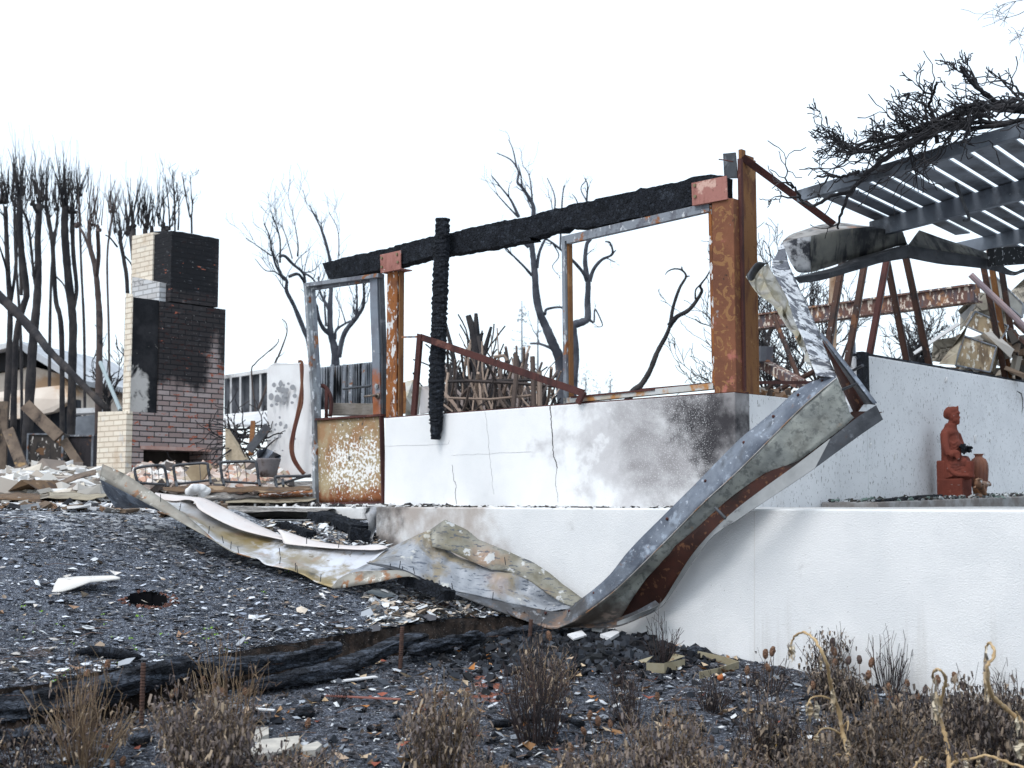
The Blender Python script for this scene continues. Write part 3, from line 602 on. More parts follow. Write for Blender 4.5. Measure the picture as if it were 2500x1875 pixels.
rde = [(2156, 1024), (2088, 1071), (1990, 1143), (1925, 1187), (1847, 1238), (1800, 1270), (1742, 1308), (1696, 1366), (1660, 1420), (1618, 1479), (1580, 1502), (1504, 1530)]
o_ = strip([[(x, y, d + .01) for (x, y), d in zip(rdt[2:], YD[2:])], [(x, y, d) for (x, y), d in zip(rde[2:], YD[2:])]], wm('lip_metal', ((.23, .24, .245), (.17, .18, .185), 5), [dict(c=(.08, .085, .09), s=6, lo=.6, hi=.7), dict(c=(.25, .14, .07), s=7, lo=.64, hi=.7, off=3, amt=.7)], .55, .3), 'front_lip', g, 80, 2, .003, sm=False)
strip([[(x, y, d) for (x, y), d in zip(rdt[:3], YD[:3])], [(x, y, d) for (x, y), d in zip(rde[:3], YD[:3])]], GDARK, 'front_lip', g, 14, 2, 0, sm=False)
strip([[(1415, 1531, 8.36), (1459, 1533, 8.30), (1504, 1531, 8.25), (1560, 1510, 8.18), (1616, 1480, 8.08)], [(1415, 1524, 8.40), (1459, 1522, 8.36), (1500, 1512, 8.32), (1548, 1494, 8.26), (1600, 1466, 8.16)]], GALV, 'front_lip', g, 30, 2, 0, sm=False)
for i in (3, 9, 15, 22, 30, 38, 47, 56, 64, 72):   # rivets along the flange
    f = i / 100 * (len(RA) - 1); k = int(f); a_ = P(*RA[k]).lerp(P(*RA[k + 1]), f - k); b2_ = P(*RB[min(k, len(RB) - 2)]).lerp(P(*RB[min(k + 1, len(RB) - 1)]), f - k); c_ = a_.lerp(b2_, .25)
    m = MB(); m.ell(c_, Vector((.010, 0, 0)), Vector((0, .010, 0)), Z * .010, 8, 5); m.build('rivet', RUSTR, g, True)
m = MB(); m.tube([p + Vector((0, -.004, 0)) for p in resample(smooth_poly([P(*q) for q in RB[:10]], 8), 80)], .0035, 5); m.build('fold_highlight', wm('pale_fold_highlight', ((.45, .44, .43), (.25, .22, .19), 9), [dict(c=(.28, .15, .08), s=6, lo=.52, hi=.62)], .5, .3), g, True)  # pale, rust-flecked tube added as a painted highlight along the fold
# open end box at the elbow
strip([[(2006, 820, 7.50), (2070, 905, 7.46), (2137, 988, 7.40)], [(2010, 832, 7.66), (2064, 915, 7.62), (2110, 985, 7.56)]], GDARK, 'elbow_wall', g, 20, 2, 0)
strip([[(2001, 816, 7.47), (2066, 900, 7.43), (2132, 986, 7.37)], [(2006, 812, 7.49), (2074, 896, 7.45), (2141, 984, 7.39)]], GALV, 'elbow_rim', g, 20, 2, 0)
strip([[(2008, 832, 7.68), (2040, 880, 7.66), (2110, 985, 7.58)], [(2030, 880, 7.80), (2046, 925, 7.78), (2088, 1016, 7.62)]], GBROWN, 'elbow_lining', g, 20, 4, .004)
for a, b in (((2055, 952, 7.6), (2095, 935, 7.43)), ((2080, 906, 7.62), (2106, 892, 7.46)), ((1747, 1240, 7.72), (1772, 1266, 7.64))):
    m = MB(); m.tube([P(*a), P(*b)], .009, 8); m.build('strut', GDARK, g)
# upper arm
ual = [(1909, 590), (1896, 620), (1885, 644), (1892, 673), (1923, 730), (1939, 780), (1965, 837), (1980, 885), (1993, 917)]
uar = [(1911, 592), (1920, 620), (1927, 648), (1952, 705), (1980, 768), (2003, 818), (2022, 872), (2034, 900), (2043, 921)]
YU = [9.6, 9.35, 9.1, 8.8, 8.5, 8.2, 7.95, 7.7, 7.5]
strip([[(x, y, d) for (x, y), d in zip(ual, YU)], [(x, y, d - .04) for (x, y), d in zip(uar, YU)]], ASHST, 'ash_covered_flange', g, 70, 7, .006)
strip([[(1876, 645, 9.15), (1900, 690, 9.0), (1930, 750, 8.7), (1950, 800, 8.5), (1975, 855, 8.15), (1990, 905, 7.8)], [(1856, 645, 9.42), (1868, 690, 9.25), (1906, 745, 8.98), (1930, 795, 8.7), (1962, 845, 8.35), (1974, 868, 8.15)], [(1824, 675, 9.25), (1838, 700, 9.15), (1882, 744, 8.9), (1916, 790, 8.65), (1946, 834, 8.35), (1966, 864, 8.15)]], YELST, 'crumpled_sheet', g, 22, 3, .05, sm=False, span=1)
strip([[(1822, 672, 9.22), (1847, 641, 9.2), (1872, 643, 9.16)], [(1834, 698, 9.2), (1848, 668, 9.26), (1866, 648, 9.2)]], GDARK, 'crumpled_end', g, 14, 3, .006)
# lying part
f_top = zx(0, 840, [(792, 925), (975, 1008), (1200, 1158), (1390, 1288), (1560, 1428), (1660, 1518), (1800, 1600), (1980, 1655)])
f_bot = zx(0, 840, [(766, 1040), (900, 1108), (1100, 1214), (1300, 1322), (1480, 1424), (1640, 1512), (1790, 1603), (1975, 1658)])
YF = [9.35, 9.25, 9.1, 8.98, 8.88, 8.82, 8.76, 8.72]
strip([[(x, y, d) for (x, y), d in zip(f_top, YF)], [(x, y, d - .02) for (x, y), d in zip(f_bot, YF)]], GLIP, 'front_lip', g, 60, 3, .004)
strip([[(243, 1168, 9.33), (285, 1191, 9.24), (348, 1224, 9.1), (384, 1243, 9.02)], [(258, 1205, 9.5), (300, 1232, 9.42), (350, 1238, 9.28), (386, 1246, 9.06)], [(282, 1239, 9.62), (310, 1240, 9.55), (362, 1240, 9.35), (388, 1248, 9.08)]], GALV, 'end_face', g, 24, 4, .008)
# pink flange
pt = zx(0, 840, [(1200, 1148), (1380, 1168), (1490, 1180), (1600, 1200), (1800, 1300), (2000, 1400), (2212, 1490)]) + zx(600, 840, [(250, 1430), (540, 1520), (830, 1556), (1000, 1548), (1075, 1556)])
pb = zx(0, 840, [(1180, 1190), (1340, 1210), (1440, 1200), (1500, 1215), (1560, 1290), (1850, 1430), (2212, 1520)]) + zx(600, 840, [(300, 1540), (600, 1570), (800, 1582), (1000, 1588), (1100, 1568)])
YP = [9.75, 9.62, 9.52, 9.44, 9.36, 9.28, 9.2, 9.14, 9.08, 9.02, 8.98, 8.96]
strip([[(x, y, d) for (x, y), d in zip(pt, YP)], [(x, y, d - .16) for (x, y), d in zip(pb, YP)]], GPINK, 'back_flange', g, 90, 4, .006)
# interior between back flange edge and front lip
ib = zx(0, 840, [(1180, 1190), (1340, 1210), (1480, 1225), (1600, 1300), (1850, 1430), (2212, 1520)]) + zx(600, 840, [(300, 1545), (600, 1575), (1000, 1592), (1100, 1572)])
YI = [9.6, 9.48, 9.38, 9.3, 9.2, 9.1, 9.02, 8.95, 8.86, 8.8]
jf = zx(0, 840, [(1160, 1160), (1300, 1240), (1500, 1400), (1660, 1520), (1800, 1600), (1980, 1655)]) + zx(600, 1350, [(160, 92), (380, 142), (560, 232), (665, 272)])
YJ = [9.14, 9.04, 8.92, 8.84, 8.78, 8.72, 8.66, 8.6, 8.54, 8.5]
strip([[(x, y, d + .04) for (x, y), d in zip(ib, YI)], [((x + x2) / 2, (y + y2) / 2 + 8, (d + d2) / 2 + .03) for (x, y), (x2, y2), d, d2 in zip(ib, jf, YI, YJ)], [(x, y, d) for (x, y), d in zip(jf, YJ)]], GINNER, 'trough_bed', g, 100, 7, .016)
# curled flap
fu = zx(600, 1350, [(668, 272), (720, 200), (830, 150), (1000, 138), (1180, 135), (1270, 160), (1370, 222)])
fd = zx(600, 1350, [(672, 276), (760, 268), (850, 252), (1000, 228), (1180, 190), (1290, 184), (1372, 226)])
strip([yl(fu, [8.5, 8.46, 8.42, 8.44, 8.46]), yl(fd, [8.49, 8.40, 8.36, 8.38, 8.45])], GLIP, 'curled_flap', g, 40, 3, .004)
strip([[(895, 1373, 8.52), (960, 1383, 8.5), (1011, 1402, 8.46), (1036, 1424, 8.44)], [(900, 1376, 8.5), (958, 1390, 8.47), (1008, 1409, 8.43), (1034, 1426, 8.43)]], GDARK, 'curled_flap', g, 16, 2, 0)
# middle sheet
mt = [(935, 1345), (985, 1322), (1052, 1292), (1075, 1330), (1120, 1360), (1200, 1391), (1254, 1399), (1300, 1422), (1340, 1453), (1398, 1482)]
ml = [(815, 1432), (880, 1396), (975, 1393), (1020, 1406), (1068, 1432), (1106, 1442), (1201, 1463), (1270, 1478), (1340, 1492), (1390, 1486)]
strip([yl(mt, [8.9, 8.86, 8.82, 8.74, 8.66, 8.62, 8.6]), [((x + x2) / 2 - 2, (y + y2) / 2, d) for (x, y), (x2, y2), d in zip(mt, ml, (8.76, 8.72, 8.72, 8.68, 8.64, 8.62, 8.62, 8.62, 8.62, 8.58))], yl(ml, [8.52, 8.5, 8.48, 8.48, 8.50, 8.52, 8.52])], GSHEET, 'middle_sheet', g, 90, 8, .02, span=1)
oT = [(1052, 1293), (1087, 1268), (1138, 1293), (1170, 1318), (1233, 1343), (1300, 1372), (1340, 1398), (1377, 1428), (1421, 1460)]
oB = [(1056, 1335), (1100, 1345), (1150, 1370), (1200, 1390), (1250, 1398), (1300, 1422), (1340, 1452), (1370, 1470), (1398, 1482)]
strip([yl(oT, [8.86, 8.84, 8.8, 8.72, 8.62]), yl(oB, [8.74, 8.7, 8.66, 8.6, 8.58])], GOLIVE, 'folded_band', g, 60, 5, .014, span=1)
m = MB()
for (x, y) in zx(600, 1350, [(262, 55), (385, 105), (400, 120), (575, 190), (1110, 110), (1185, 90), (1210, 130), (1305, 140), (1380, 200), (1490, 240), (1600, 260), (1905, 330), (2005, 60)]) + zx(0, 840, [(1610, 1430), (1725, 1505), (1780, 1550), (1842, 1590), (1385, 1255), (1240, 1185)]) + zx(600, 840, [(470, 1510), (715, 1540), (265, 1600)]):
    Y = 8.5 if x > 800 else lerp(9.0, 8.5, max(0, (x - 400) / 400))
    a = P(x, y + 10, Y); m = MB(); m.tube([a, a + Vector((random.uniform(-.01, .012), -.012, .05))], .0028, 5); m.build('nail', GDARK, g)
# ================================================================ upper fascia under pergola
fa = thing('buckled_fascia', 'buckled soot blackened metal fascia hanging under the pergola corner', 'fascia', tuple(P(2217, 632, 9.9)))
strip([[(1911, 588, 9.75), (1939, 570, 9.9), (2031, 544, 10.2), (2126, 554, 10.2)], [(1911, 593, 9.62), (1979, 577, 9.72), (2078, 558, 9.9), (2124, 555, 10.0)]], FTOP, 'top_flange', fa, 40, 4, .012)
strip([[(1911, 593, 9.62), (1930, 587, 9.62), (1955, 581, 9.64), (1979, 577, 9.66)], [(1930, 640, 9.58), (1945, 662, 9.58), (1962, 666, 9.6), (1980, 664, 9.62)]], wm('pale_scorched_zinc', ((.42, .43, .45), (.28, .29, .31), 6), [dict(c=(.03, .032, .04), s=5, lo=.5, hi=.6, d=8), dict(c=(.3, .24, .16), s=4, lo=.6, hi=.7, off=2, amt=.6)], .5, .3), 'web', fa, 20, 5, .006)
WEBD = wm('streaked_fascia', ((.10, .105, .105), (.20, .20, .18), 3), [dict(c=(.035, .037, .042), s=6, st=(2, 2, .25), lo=.48, hi=.62), dict(c=(.24, .23, .19), s=9, st=(2, 2, .3), lo=.6, hi=.7, off=3, amt=.6), dict(c=(.02, .022, .028), s=2, lo=.5, hi=.65, off=7)], .5, .3, spec=.4)
strip([[(1980, 576, 9.66), (2030, 566, 9.76), (2078, 558, 9.88), (2123, 554, 10.0), (2160, 560, 10.05), (2200, 560, 10.1)], [(1980, 665, 9.72), (2030, 650, 9.82), (2082, 632, 9.94), (2146, 614, 10.06), (2180, 604, 10.1), (2215, 596, 10.15)]], WEBD, 'web', fa, 50, 5, .008)
strip([[(1948, 674, 9.62), (2030, 655, 9.78), (2082, 632, 9.94), (2146, 614, 10.08), (2217, 596, 10.15)], [(1942, 678, 9.45), (2040, 664, 9.58), (2082, 648, 9.66), (2140, 626, 9.78), (2216, 600, 9.88)]], GDARK, 'bottom_flange', fa, 40, 3, .004)
strip([[(1939, 676, 9.42), (2010, 668, 9.52), (2080, 648, 9.64), (2140, 626, 9.76), (2217, 598, 9.88)], [(1952, 691, 9.42), (2002, 685, 9.52), (2097, 658, 9.66), (2150, 642, 9.78), (2219, 630, 9.88)]], GDARK, 'lip', fa, 40, 3, .004)
strip([[(2217, 598, 9.88), (2284, 610, 10.0), (2360, 622, 10.15), (2427, 638, 10.3), (2474, 663, 10.42), (2505, 655, 10.5), (2560, 665, 10.6)], [(2219, 630, 9.88), (2290, 644, 10.0), (2360, 651, 10.15), (2417, 659, 10.3), (2471, 673, 10.42), (2505, 664, 10.5), (2560, 676, 10.6)]], GDARK, 'lip', fa, 40, 3, .004)
strip([[(2244, 562, 10.15), (2300, 582, 10.3), (2380, 608, 10.5), (2430, 624, 10.6)], [(2217, 598, 10.0), (2284, 610, 10.15), (2360, 622, 10.35), (2430, 638, 10.55)]], WEBD, 'web', fa, 30, 4, .006)
# ================================================================ pergola
PAINT = wm('scorched_dark_paint', ((.085, .10, .125), (.15, .172, .205), 3), [dict(c=(.018, .020, .025), s=2.2, lo=.5, hi=.66, amt=.85), dict(c=(.24, .26, .29), s=60, lo=.69, hi=.72, d=2), dict(c=(.14, .155, .18), s=5, st=(1, 1, .3), lo=.6, hi=.75, off=3, amt=.5)], .55, .1, spec=.45)
pg = thing('pergola', 'dark scorched pergola with sloping side beams and rows of flat slats at the right edge', 'pergola', tuple(onZ(2126, 560, 2.15)))
PZ = 2.2
L1 = onZ(1949, 470, PZ); R1 = onZ(2500, 303, PZ); d1 = (R1 - L1); L2 = onZ(2128, 562, PZ - .07); R2 = onZ(2500, 463, PZ - .07); d2_ = R2 - L2
m = MB(); m.beam(L1 - Z * .03, L1 + d1 * 2 - Z * .03, .04, .085); m.build('edge_beam', PAINT, pg, mods=[('BEVEL', dict(width=.005, segments=2))])
m = MB(); m.beam(L2, L2 + d2_ * 2.6, .05, .135); m.build('cross_beam', PAINT, pg, mods=[('BEVEL', dict(width=.005, segments=2))])
sdir = (onZ(2357, 475, PZ) - onZ(2224, 400, PZ)).normalized()
d1n = d1.normalized(); nS = int(d1.length * 2 / .178)
for i in range(1, nS):
    a = L1 + d1n * (.178 * i - .05) + sdir * .02; L_ = 3.6
    if i <= 3: L_ = (1.35, 1.6, 2.4)[i - 1]
    b = a + sdir * L_ + Z * random.uniform(-.004, .004)
    m = MB(); s_ = sdir.cross(Z).normalized()
    m.box((a + b) / 2 + Z * .012, (b - a) / 2, s_ * random.uniform(.057, .062), Z * .006); m.build('slat', PAINT, pg)
fb0 = L1 + sdir * 2.7 - d1n * .0; m = MB(); m.beam(fb0 - Z * .05, fb0 + d1 * 2 - Z * .05, .05, .11); m.build('back_beam', PAINT, pg)
m = MB(); m.box(onZ(2470, 625, 1.93), Vector((.2, .1, .03)), Vector((-.02, .03, .0)), Vector((0, .0, .07))); m.build('beam_end', wm('speckled_char', (.015, .017, .02), [dict(c=(.35, .37, .4), s=45, lo=.64, hi=.67, d=2)], .7), pg)
m = MB(); q = [onZ(2333, 445, 2.1), onZ(2345, 478, 2.02), onZ(2358, 510, 1.95), onZ(2366, 535, 1.9), onZ(2352, 538, 1.9)]; m.tube(smooth_poly(q, 4), .011, 6); tag(m.build('hanging_rod', GDARK, None, True), 'thin bent black rod hanging down under the pergola slats', 'rod')
# rust red brace from column to pergola
m = MB(); a = P(1813, 384, 9.75); b = P(2035, 548, 10.0); bar(m, a, b, .055, .01, V); tt = (b - a).normalized().cross(V).normalized(); bar(m, a + tt * -.025 + V * .02, b + tt * -.025 + V * .02, .008, .045, V)
tag(m.build('steel_brace', RUSTR), 'red brown steel angle slanting from the column top to the pergola', 'brace')
m = MB(); a = P(1807, 388, 9.7); b = P(1812, 600, 9.7); bar(m, a, P(1816, 955, 9.72), .03, .03, V); tag(m.build('steel_angle', RUSTR), 'slim red brown steel angle standing against the right side of the tall column', 'angle iron')
# vines
VINE = wm('charred_vine', ((.012, .012, .015), (.035, .033, .036), 9), [dict(c=(.11, .10, .10), s=12, lo=.6, hi=.7, amt=.7)], .8)
def gnarl(m, p, d, L, r, depth, bias):
    d0 = d.copy(); n = max(3, int(L / .042)); pts = [p]; rad = [r]; q = p
    for i in range(n):
        d = (d * .35 + d0 * .55 + rv(.62) + bias * .1).normalized(); q = q + d * (L / n); pts.append(q); rad.append(max(r * (1 - .55 * (i + 1) / n), .003))
    m.tube(pts, [x * random.uniform(.85, 1.25) for x in rad], 5)
    if depth > 0:
        for k in range(random.randint(3, 5)):
            j = random.randint(1, n); dd = ((pts[j] - pts[j - 1]).normalized() + rv(.9) + bias * .35).normalized()
            gnarl(m, pts[j], dd, L * random.uniform(.35, .65), rad[j] * .75, depth - 1, bias)
vn = thing('charred_vine', 'tangle of charred leafless vine sprawling over the top of the pergola', 'vine', tuple(L1))
stems = [[(2520, 262, 2.30), (2400, 262, 2.32), (2300, 305, 2.32), (2210, 335, 2.3), (2130, 360, 2.28), (2065, 374, 2.3)],
         [(2520, 275, 2.28), (2430, 262, 2.34), (2360, 258, 2.36), (2290, 290, 2.32), (2240, 320, 2.3), (2170, 338, 2.34)],
         [(2520, 290, 2.26), (2380, 312, 2.28), (2290, 300, 2.3), (2190, 330, 2.34), (2120, 345, 2.34), (2070, 365, 2.4), (2045, 330, 2.42)],
         [(2500, 270, 2.3), (2420, 240, 2.36), (2390, 215, 2.4), (2362, 190, 2.44), (2345, 168, 2.46)],
         [(2330, 300, 2.3), (2270, 330, 2.24), (2200, 362, 2.22), (2150, 395, 2.2), (2100, 440, 2.14), (2070, 480, 2.08), (2050, 530, 2.0), (2046, 560, 1.92)],
         [(2285, 345, 2.25), (2287, 300, 2.34), (2270, 262, 2.44), (2280, 225, 2.5), (2285, 200, 2.54)],
         [(2520, 300, 2.28), (2400, 300, 2.3), (2280, 320, 2.28), (2180, 355, 2.26), (2090, 375, 2.24), (2040, 365, 2.3)],
         [(2100, 420, 2.18), (2060, 430, 2.2), (2035, 430, 2.2), (1995, 430, 2.2)],
         [(2080, 470, 2.08), (2030, 478, 2.05), (1990, 500, 2.02), (1960, 495, 2.05), (1945, 465, 2.1), (1920, 445, 2.15)]]
for k, s in enumerate(stems):
    pts = smooth_poly([onZ(*q) for q in s], 5); r0 = (.02, .018, .016, .018, .024, .014, .015, .012, .014)[k]
    m = MB(); m.tube([p + rv(.008) for p in pts], [lerp(r0, .007, i / len(pts)) for i in range(len(pts))], 6); m.build('stem', VINE, vn, True)
m = MB()
for k, s in enumerate(stems):
    pts = smooth_poly([onZ(*q) for q in s], 6); nb = (16, 12, 18, 6, 6, 7, 16, 2, 3)[k]
    for _ in range(nb):
        i = random.randrange(2, len(pts) - 1); d = (pts[i + 1] - pts[i]).normalized() * .8 + rv(.8)
        up = Vector((random.uniform(-.75, -.05), .2, random.uniform(.1, .75))) if k not in (4, 7, 8) else Vector((-.2, .1, .05))
        if k in (0, 2, 6) and random.random() < .3: up = Vector((-.3, .1, .02))
        gnarl(m, pts[i], (d + up).normalized(), random.uniform(.12, .27), random.uniform(.005, .0085), 2 if random.random() < .55 else 1, up)
for _ in range(20):   # long runners lying on the slats
    x = random.uniform(2150, 2560); a = onZ(x, 420 - (x - 1950) * .33 + random.uniform(-10, 40), 2.25)
    gnarl(m, a, Vector((-.3, .7, .03)), random.uniform(.4, .8), .008, 1, Vector((-.25, .2, .02)))
m.build('twigs', VINE, vn)
m = MB()
for x, y in ((2495, 200), (2510, 185), (2530, 230)):
    a = onZ(x + 10, y + 60, 2.4); 
    gnarl(m, a, Vector((-.5, 0, .6)), .28, .010, 2, Vector((-.3, 0, .2)))
m.build('twigs', VINE, vn)
# overhanging bare branch, top right
ob = thing('tree_branch', 'thin bare branch tips reaching in at the top right corner of the sky', 'branch', tuple(P(2560, 60, 9)))
m = MB(); TW = wm('bare_twig', (.05, .045, .05))
def twig(m, p, d, L, r, depth, bias=Vector((0, 0, 0)), wob=.35, n=5, kids=(2, 4), ang=.7, rmin=.0016):
    pts = [p]; rad = [r]; q = p
    for i in range(n):
        d = (d + rv(wob) + bias * .15).normalized(); q = q + d * (L / n); pts.append(q); rad.append(max(r * (1 - .7 * (i + 1) / n), rmin))
    m.tube(pts, rad, 3 if r < .012 else 5, False)
    if depth > 0:
        for k in range(random.randint(*kids)):
            j = random.randint(1, n); dd = ((pts[j] - pts[j - 1]).normalized() + rv(ang) + bias * .3).normalized()
            twig(m, pts[j], dd, L * random.uniform(.4, .7), rad[j] * .8, depth - 1, bias, wob, n, kids, ang, rmin)
for a, b in (((2530, 15), (2380, 55)), ((2520, -10), (2440, 35)), ((2530, 40), (2450, 90)), ((2540, 70), (2490, 85))):
    A = P(*a, 9); B_ = P(*b, 9); twig(m, A, (B_ - A).normalized(), (B_ - A).length, .004, 2, Vector((0, 0, -.1)), .25, 6)
m.tube([P(2700, -80, 9), P(2600, -10, 9), P(2530, 15, 9)], [.02, .012, .005], 5); m.tube([P(2600, -10, 9), P(2540, 70, 9)], [.01, .004], 5); m.build('twigs', TW, ob)
# ================================================================ chimney
K = P(405, 1190, 17.0); CZ = -.15
BRK_M = (.06, .056, .058)
def brickcol(t, c1, c2, mo, off=0.):
    uvn = t.n('UVMap'); bt = t.n('TexBrick'); t.put(bt.inputs['Vector'], uvn.outputs[0])
    bt.inputs['Color1'].default_value = (*c1, 1); bt.inputs['Color2'].default_value = (*c2, 1); bt.inputs['Mortar'].default_value = (*mo, 1)
    bt.inputs['Scale'].default_value = 1; bt.inputs['Brick Width'].default_value = .215; bt.inputs['Row Height'].default_value = .068; bt.inputs['Mortar Size'].default_value = .008; bt.inputs['Mortar Smooth'].default_value = .3; bt.inputs['Bias'].default_value = 0
    nd = t.n('Bump'); t.put(nd.inputs['Height'], bt.outputs['Fac']); nd.inputs['Distance'].default_value = .012; nd.invert = True; t.put(t.b.inputs['Normal'], nd.outputs[0])
    return bt.outputs['Color']
kz = lambda py: P(405, py, 17.0).z
kk = tuple(K)
BRICK = wm('sooty_brick', lambda t: brickcol(t, (.40, .335, .325), (.30, .225, .21), BRK_M), [
    dict(c=(.42, .12, .07), s=7, lo=.60, hi=.64, st=(1, 1, 2.5), d=4), dict(c=(.46, .42, .42), s=3, lo=.5, hi=.7, amt=.6, g=[((0, 0, -1), (0, 0, 0), -1.0, .2, .3)]),
    dict(c=(.010, .011, .014), s=2.2, lo=.10, hi=.38, amt=.93, g=[((0, 0, 1), (0, 0, 0), kz(1010), kz(860), .5), (tuple(-V), tuple(K + V * .66), -.06, .10, .22)]),
    dict(c=(.012, .013, .016), s=2.2, lo=.26, hi=.46, amt=.90, off=3, g=[((0, 0, 1), (0, 0, 0), kz(740), kz(690), .6)]),
    dict(c=(.10, .105, .12), s=9, st=(1, 1, 7), lo=.60, hi=.68, d=6, off=9, amt=.7), dict(c=(.40, .12, .075), s=7, lo=.69, hi=.71, st=(1, 1, 3), d=3, off=8), dict(c=(.4, .4, .4), s=30, lo=.72, hi=.74, d=2)], .92)
CREAM = wm('cream_painted_brick', lambda t: brickcol(t, (.72, .66, .56), (.66, .58, .48), (.50, .42, .33)), [dict(c=(.45, .34, .24), s=2.5, lo=.55, hi=.72, amt=.7), dict(c=(.5, .5, .5), s=4, lo=.6, hi=.72, off=4)], .92)
SOOTPL = wm('soot_black_plaster', ((.011, .012, .015), (.03, .03, .034), 5), [dict(c=(.52, .50, .48), s=3.2, lo=.40, hi=.52, d=10, w=.8, g=[((0, 0, -1), (0, 0, 0), -kz(850), -kz(940), .35), (tuple(-V), tuple(K), .14, .34, .3)]), dict(c=(.2, .19, .18), s=14, lo=.68, hi=.72)], .93, bump=[('noise', 20, .01, I3)])
ch = thing('chimney', 'tall free standing brick chimney burnt black at the top with cream painted side', 'chimney', (K.x, K.y, CZ))
def cbox(name, u0, u1, v0, v1, z0, z1, mat, uv=True, jag=0.):
    """u measured along -U (away left), v along V from the corner K"""
    b = lambda u, v, z: Vector((K.x, K.y, 0)) - U * u + V * v + Z * z
    m = MB(); m.hexa([b(u0, v0, z0), b(u0, v1, z0), b(u1, v1, z0), b(u1, v0, z0), b(u0, v0, z1), b(u0, v1, z1), b(u1, v1, z1), b(u1, v0, z1)])
    return m.build(name, mat, ch, uv=uv)
fw = .80
zt = kz(563)
def vx(px, py, Y=17.): # distance along V of the front plane at pixel
    q = onpl(px, py, K, U); return (q - K).dot(V)
v_sh = vx(533, 700); v_lo = vx(548, 900)
cbox('upper_stack', 0, .78, 0, v_sh, kz(735), zt, BRICK)
# lower stack with the firebox opening built from pieces
fz0, fz1 = kz(1160), kz(1099); vl, v0, v1 = vx(320, 1100), vx(350, 1120), vx(510, 1120); vk = vx(388, 900)
cbox('lower_stack', 0, .78, vk, v_lo, kz(1010), kz(738), BRICK)
cbox('hearth_front', 0, .6, vl, v_lo, fz1, kz(1010), BRICK); cbox('firebox_pier', 0, .6, vl, v0, CZ, fz1 - .001, BRICK); cbox('firebox_pier', 0, .6, v1, v_lo, CZ, fz1 - .001, BRICK)
cbox('firebox_back', .45, .6, v0, v1, CZ, fz1 - .001, wm('firebox_soot', ((.03, .025, .022), (.06, .05, .045), 5)), False)
cbox('lintel', -.012, .05, v0 - .05, v1 + .03, fz1 + .0, fz1 + .045, wm('pink_lintel_brick', ((.42, .24, .20), (.5, .36, .32), 6)), False)
b_ = lambda u, v, z: Vector((K.x, K.y, 0)) - U * u + V * v + Z * z
# cap of mortar
m = MB(); m.grid([[b_(u, v, zt + .07 * max(0, math.sin(math.pi * (u + .02) / .82)) * max(0, math.sin(math.pi * v / v_sh)) + .01 * mn.noise(Vector((u * 9, v * 9, 0)))) for v in np.linspace(0, v_sh, 10)] for u in np.linspace(0, .78, 10)]); m.build('mortar_cap', wm('grey_mortar', ((.28, .30, .33), (.4, .4, .42), 6)), ch)
# left wings: planes facing the same way as the front, stepping out towards the left
def wing(name, px0, px1, py0, py1, dv, mat, depth=.5, py0b=None):
    pl = K + V * dv; q = [onpl(px0, py1, pl, V), onpl(px1, py1, pl, V)]
    zA = onpl(px0, py0, pl, V).z; zB = onpl(px1, py0b or py0, pl, V).z
    m = MB(); d = V * depth; e = lambda p, z: Vector((p.x, p.y, z)); z0 = CZ if py1 > 1150 else min(q[0].z, q[1].z)
    m.hexa([e(q[0], z0), e(q[1], z0), e(q[1], z0) + d, e(q[0], z0) + d, e(q[0], zA), e(q[1], zB), e(q[1], zB) + d, e(q[0], zA) + d]); return m.build(name, mat, ch, uv=True)
wing('upper_shoulder', 318, 370, 577, 745, -.02, CREAM, .55, 568)
wing('recess', 368, 404, 566, 735, .10, SOOTPL, .4, 565)
wing('middle_shoulder', 321, 388, 676, 745, -.10, wm('ash_grey_brick', lambda t: brickcol(t, (.55, .56, .58), (.46, .45, .45), (.3, .3, .3)), [dict(c=(.03, .03, .035), s=4, lo=.55, hi=.65), dict(c=(.4, .17, .1), s=5, lo=.68, hi=.72, off=4)]), .5, 690)
cbox('black_wing', .03, .13, vx(316, 850), vk - .001, kz(1010), kz(736), SOOTPL)
wing('wing_edge', 299, 316, 717, 1010, vx(316, 850) - .012, CREAM, .011, 720)
wing('cream_base', 234, 304, 1006, 1200, vl - .09, CREAM, .088, 1004)
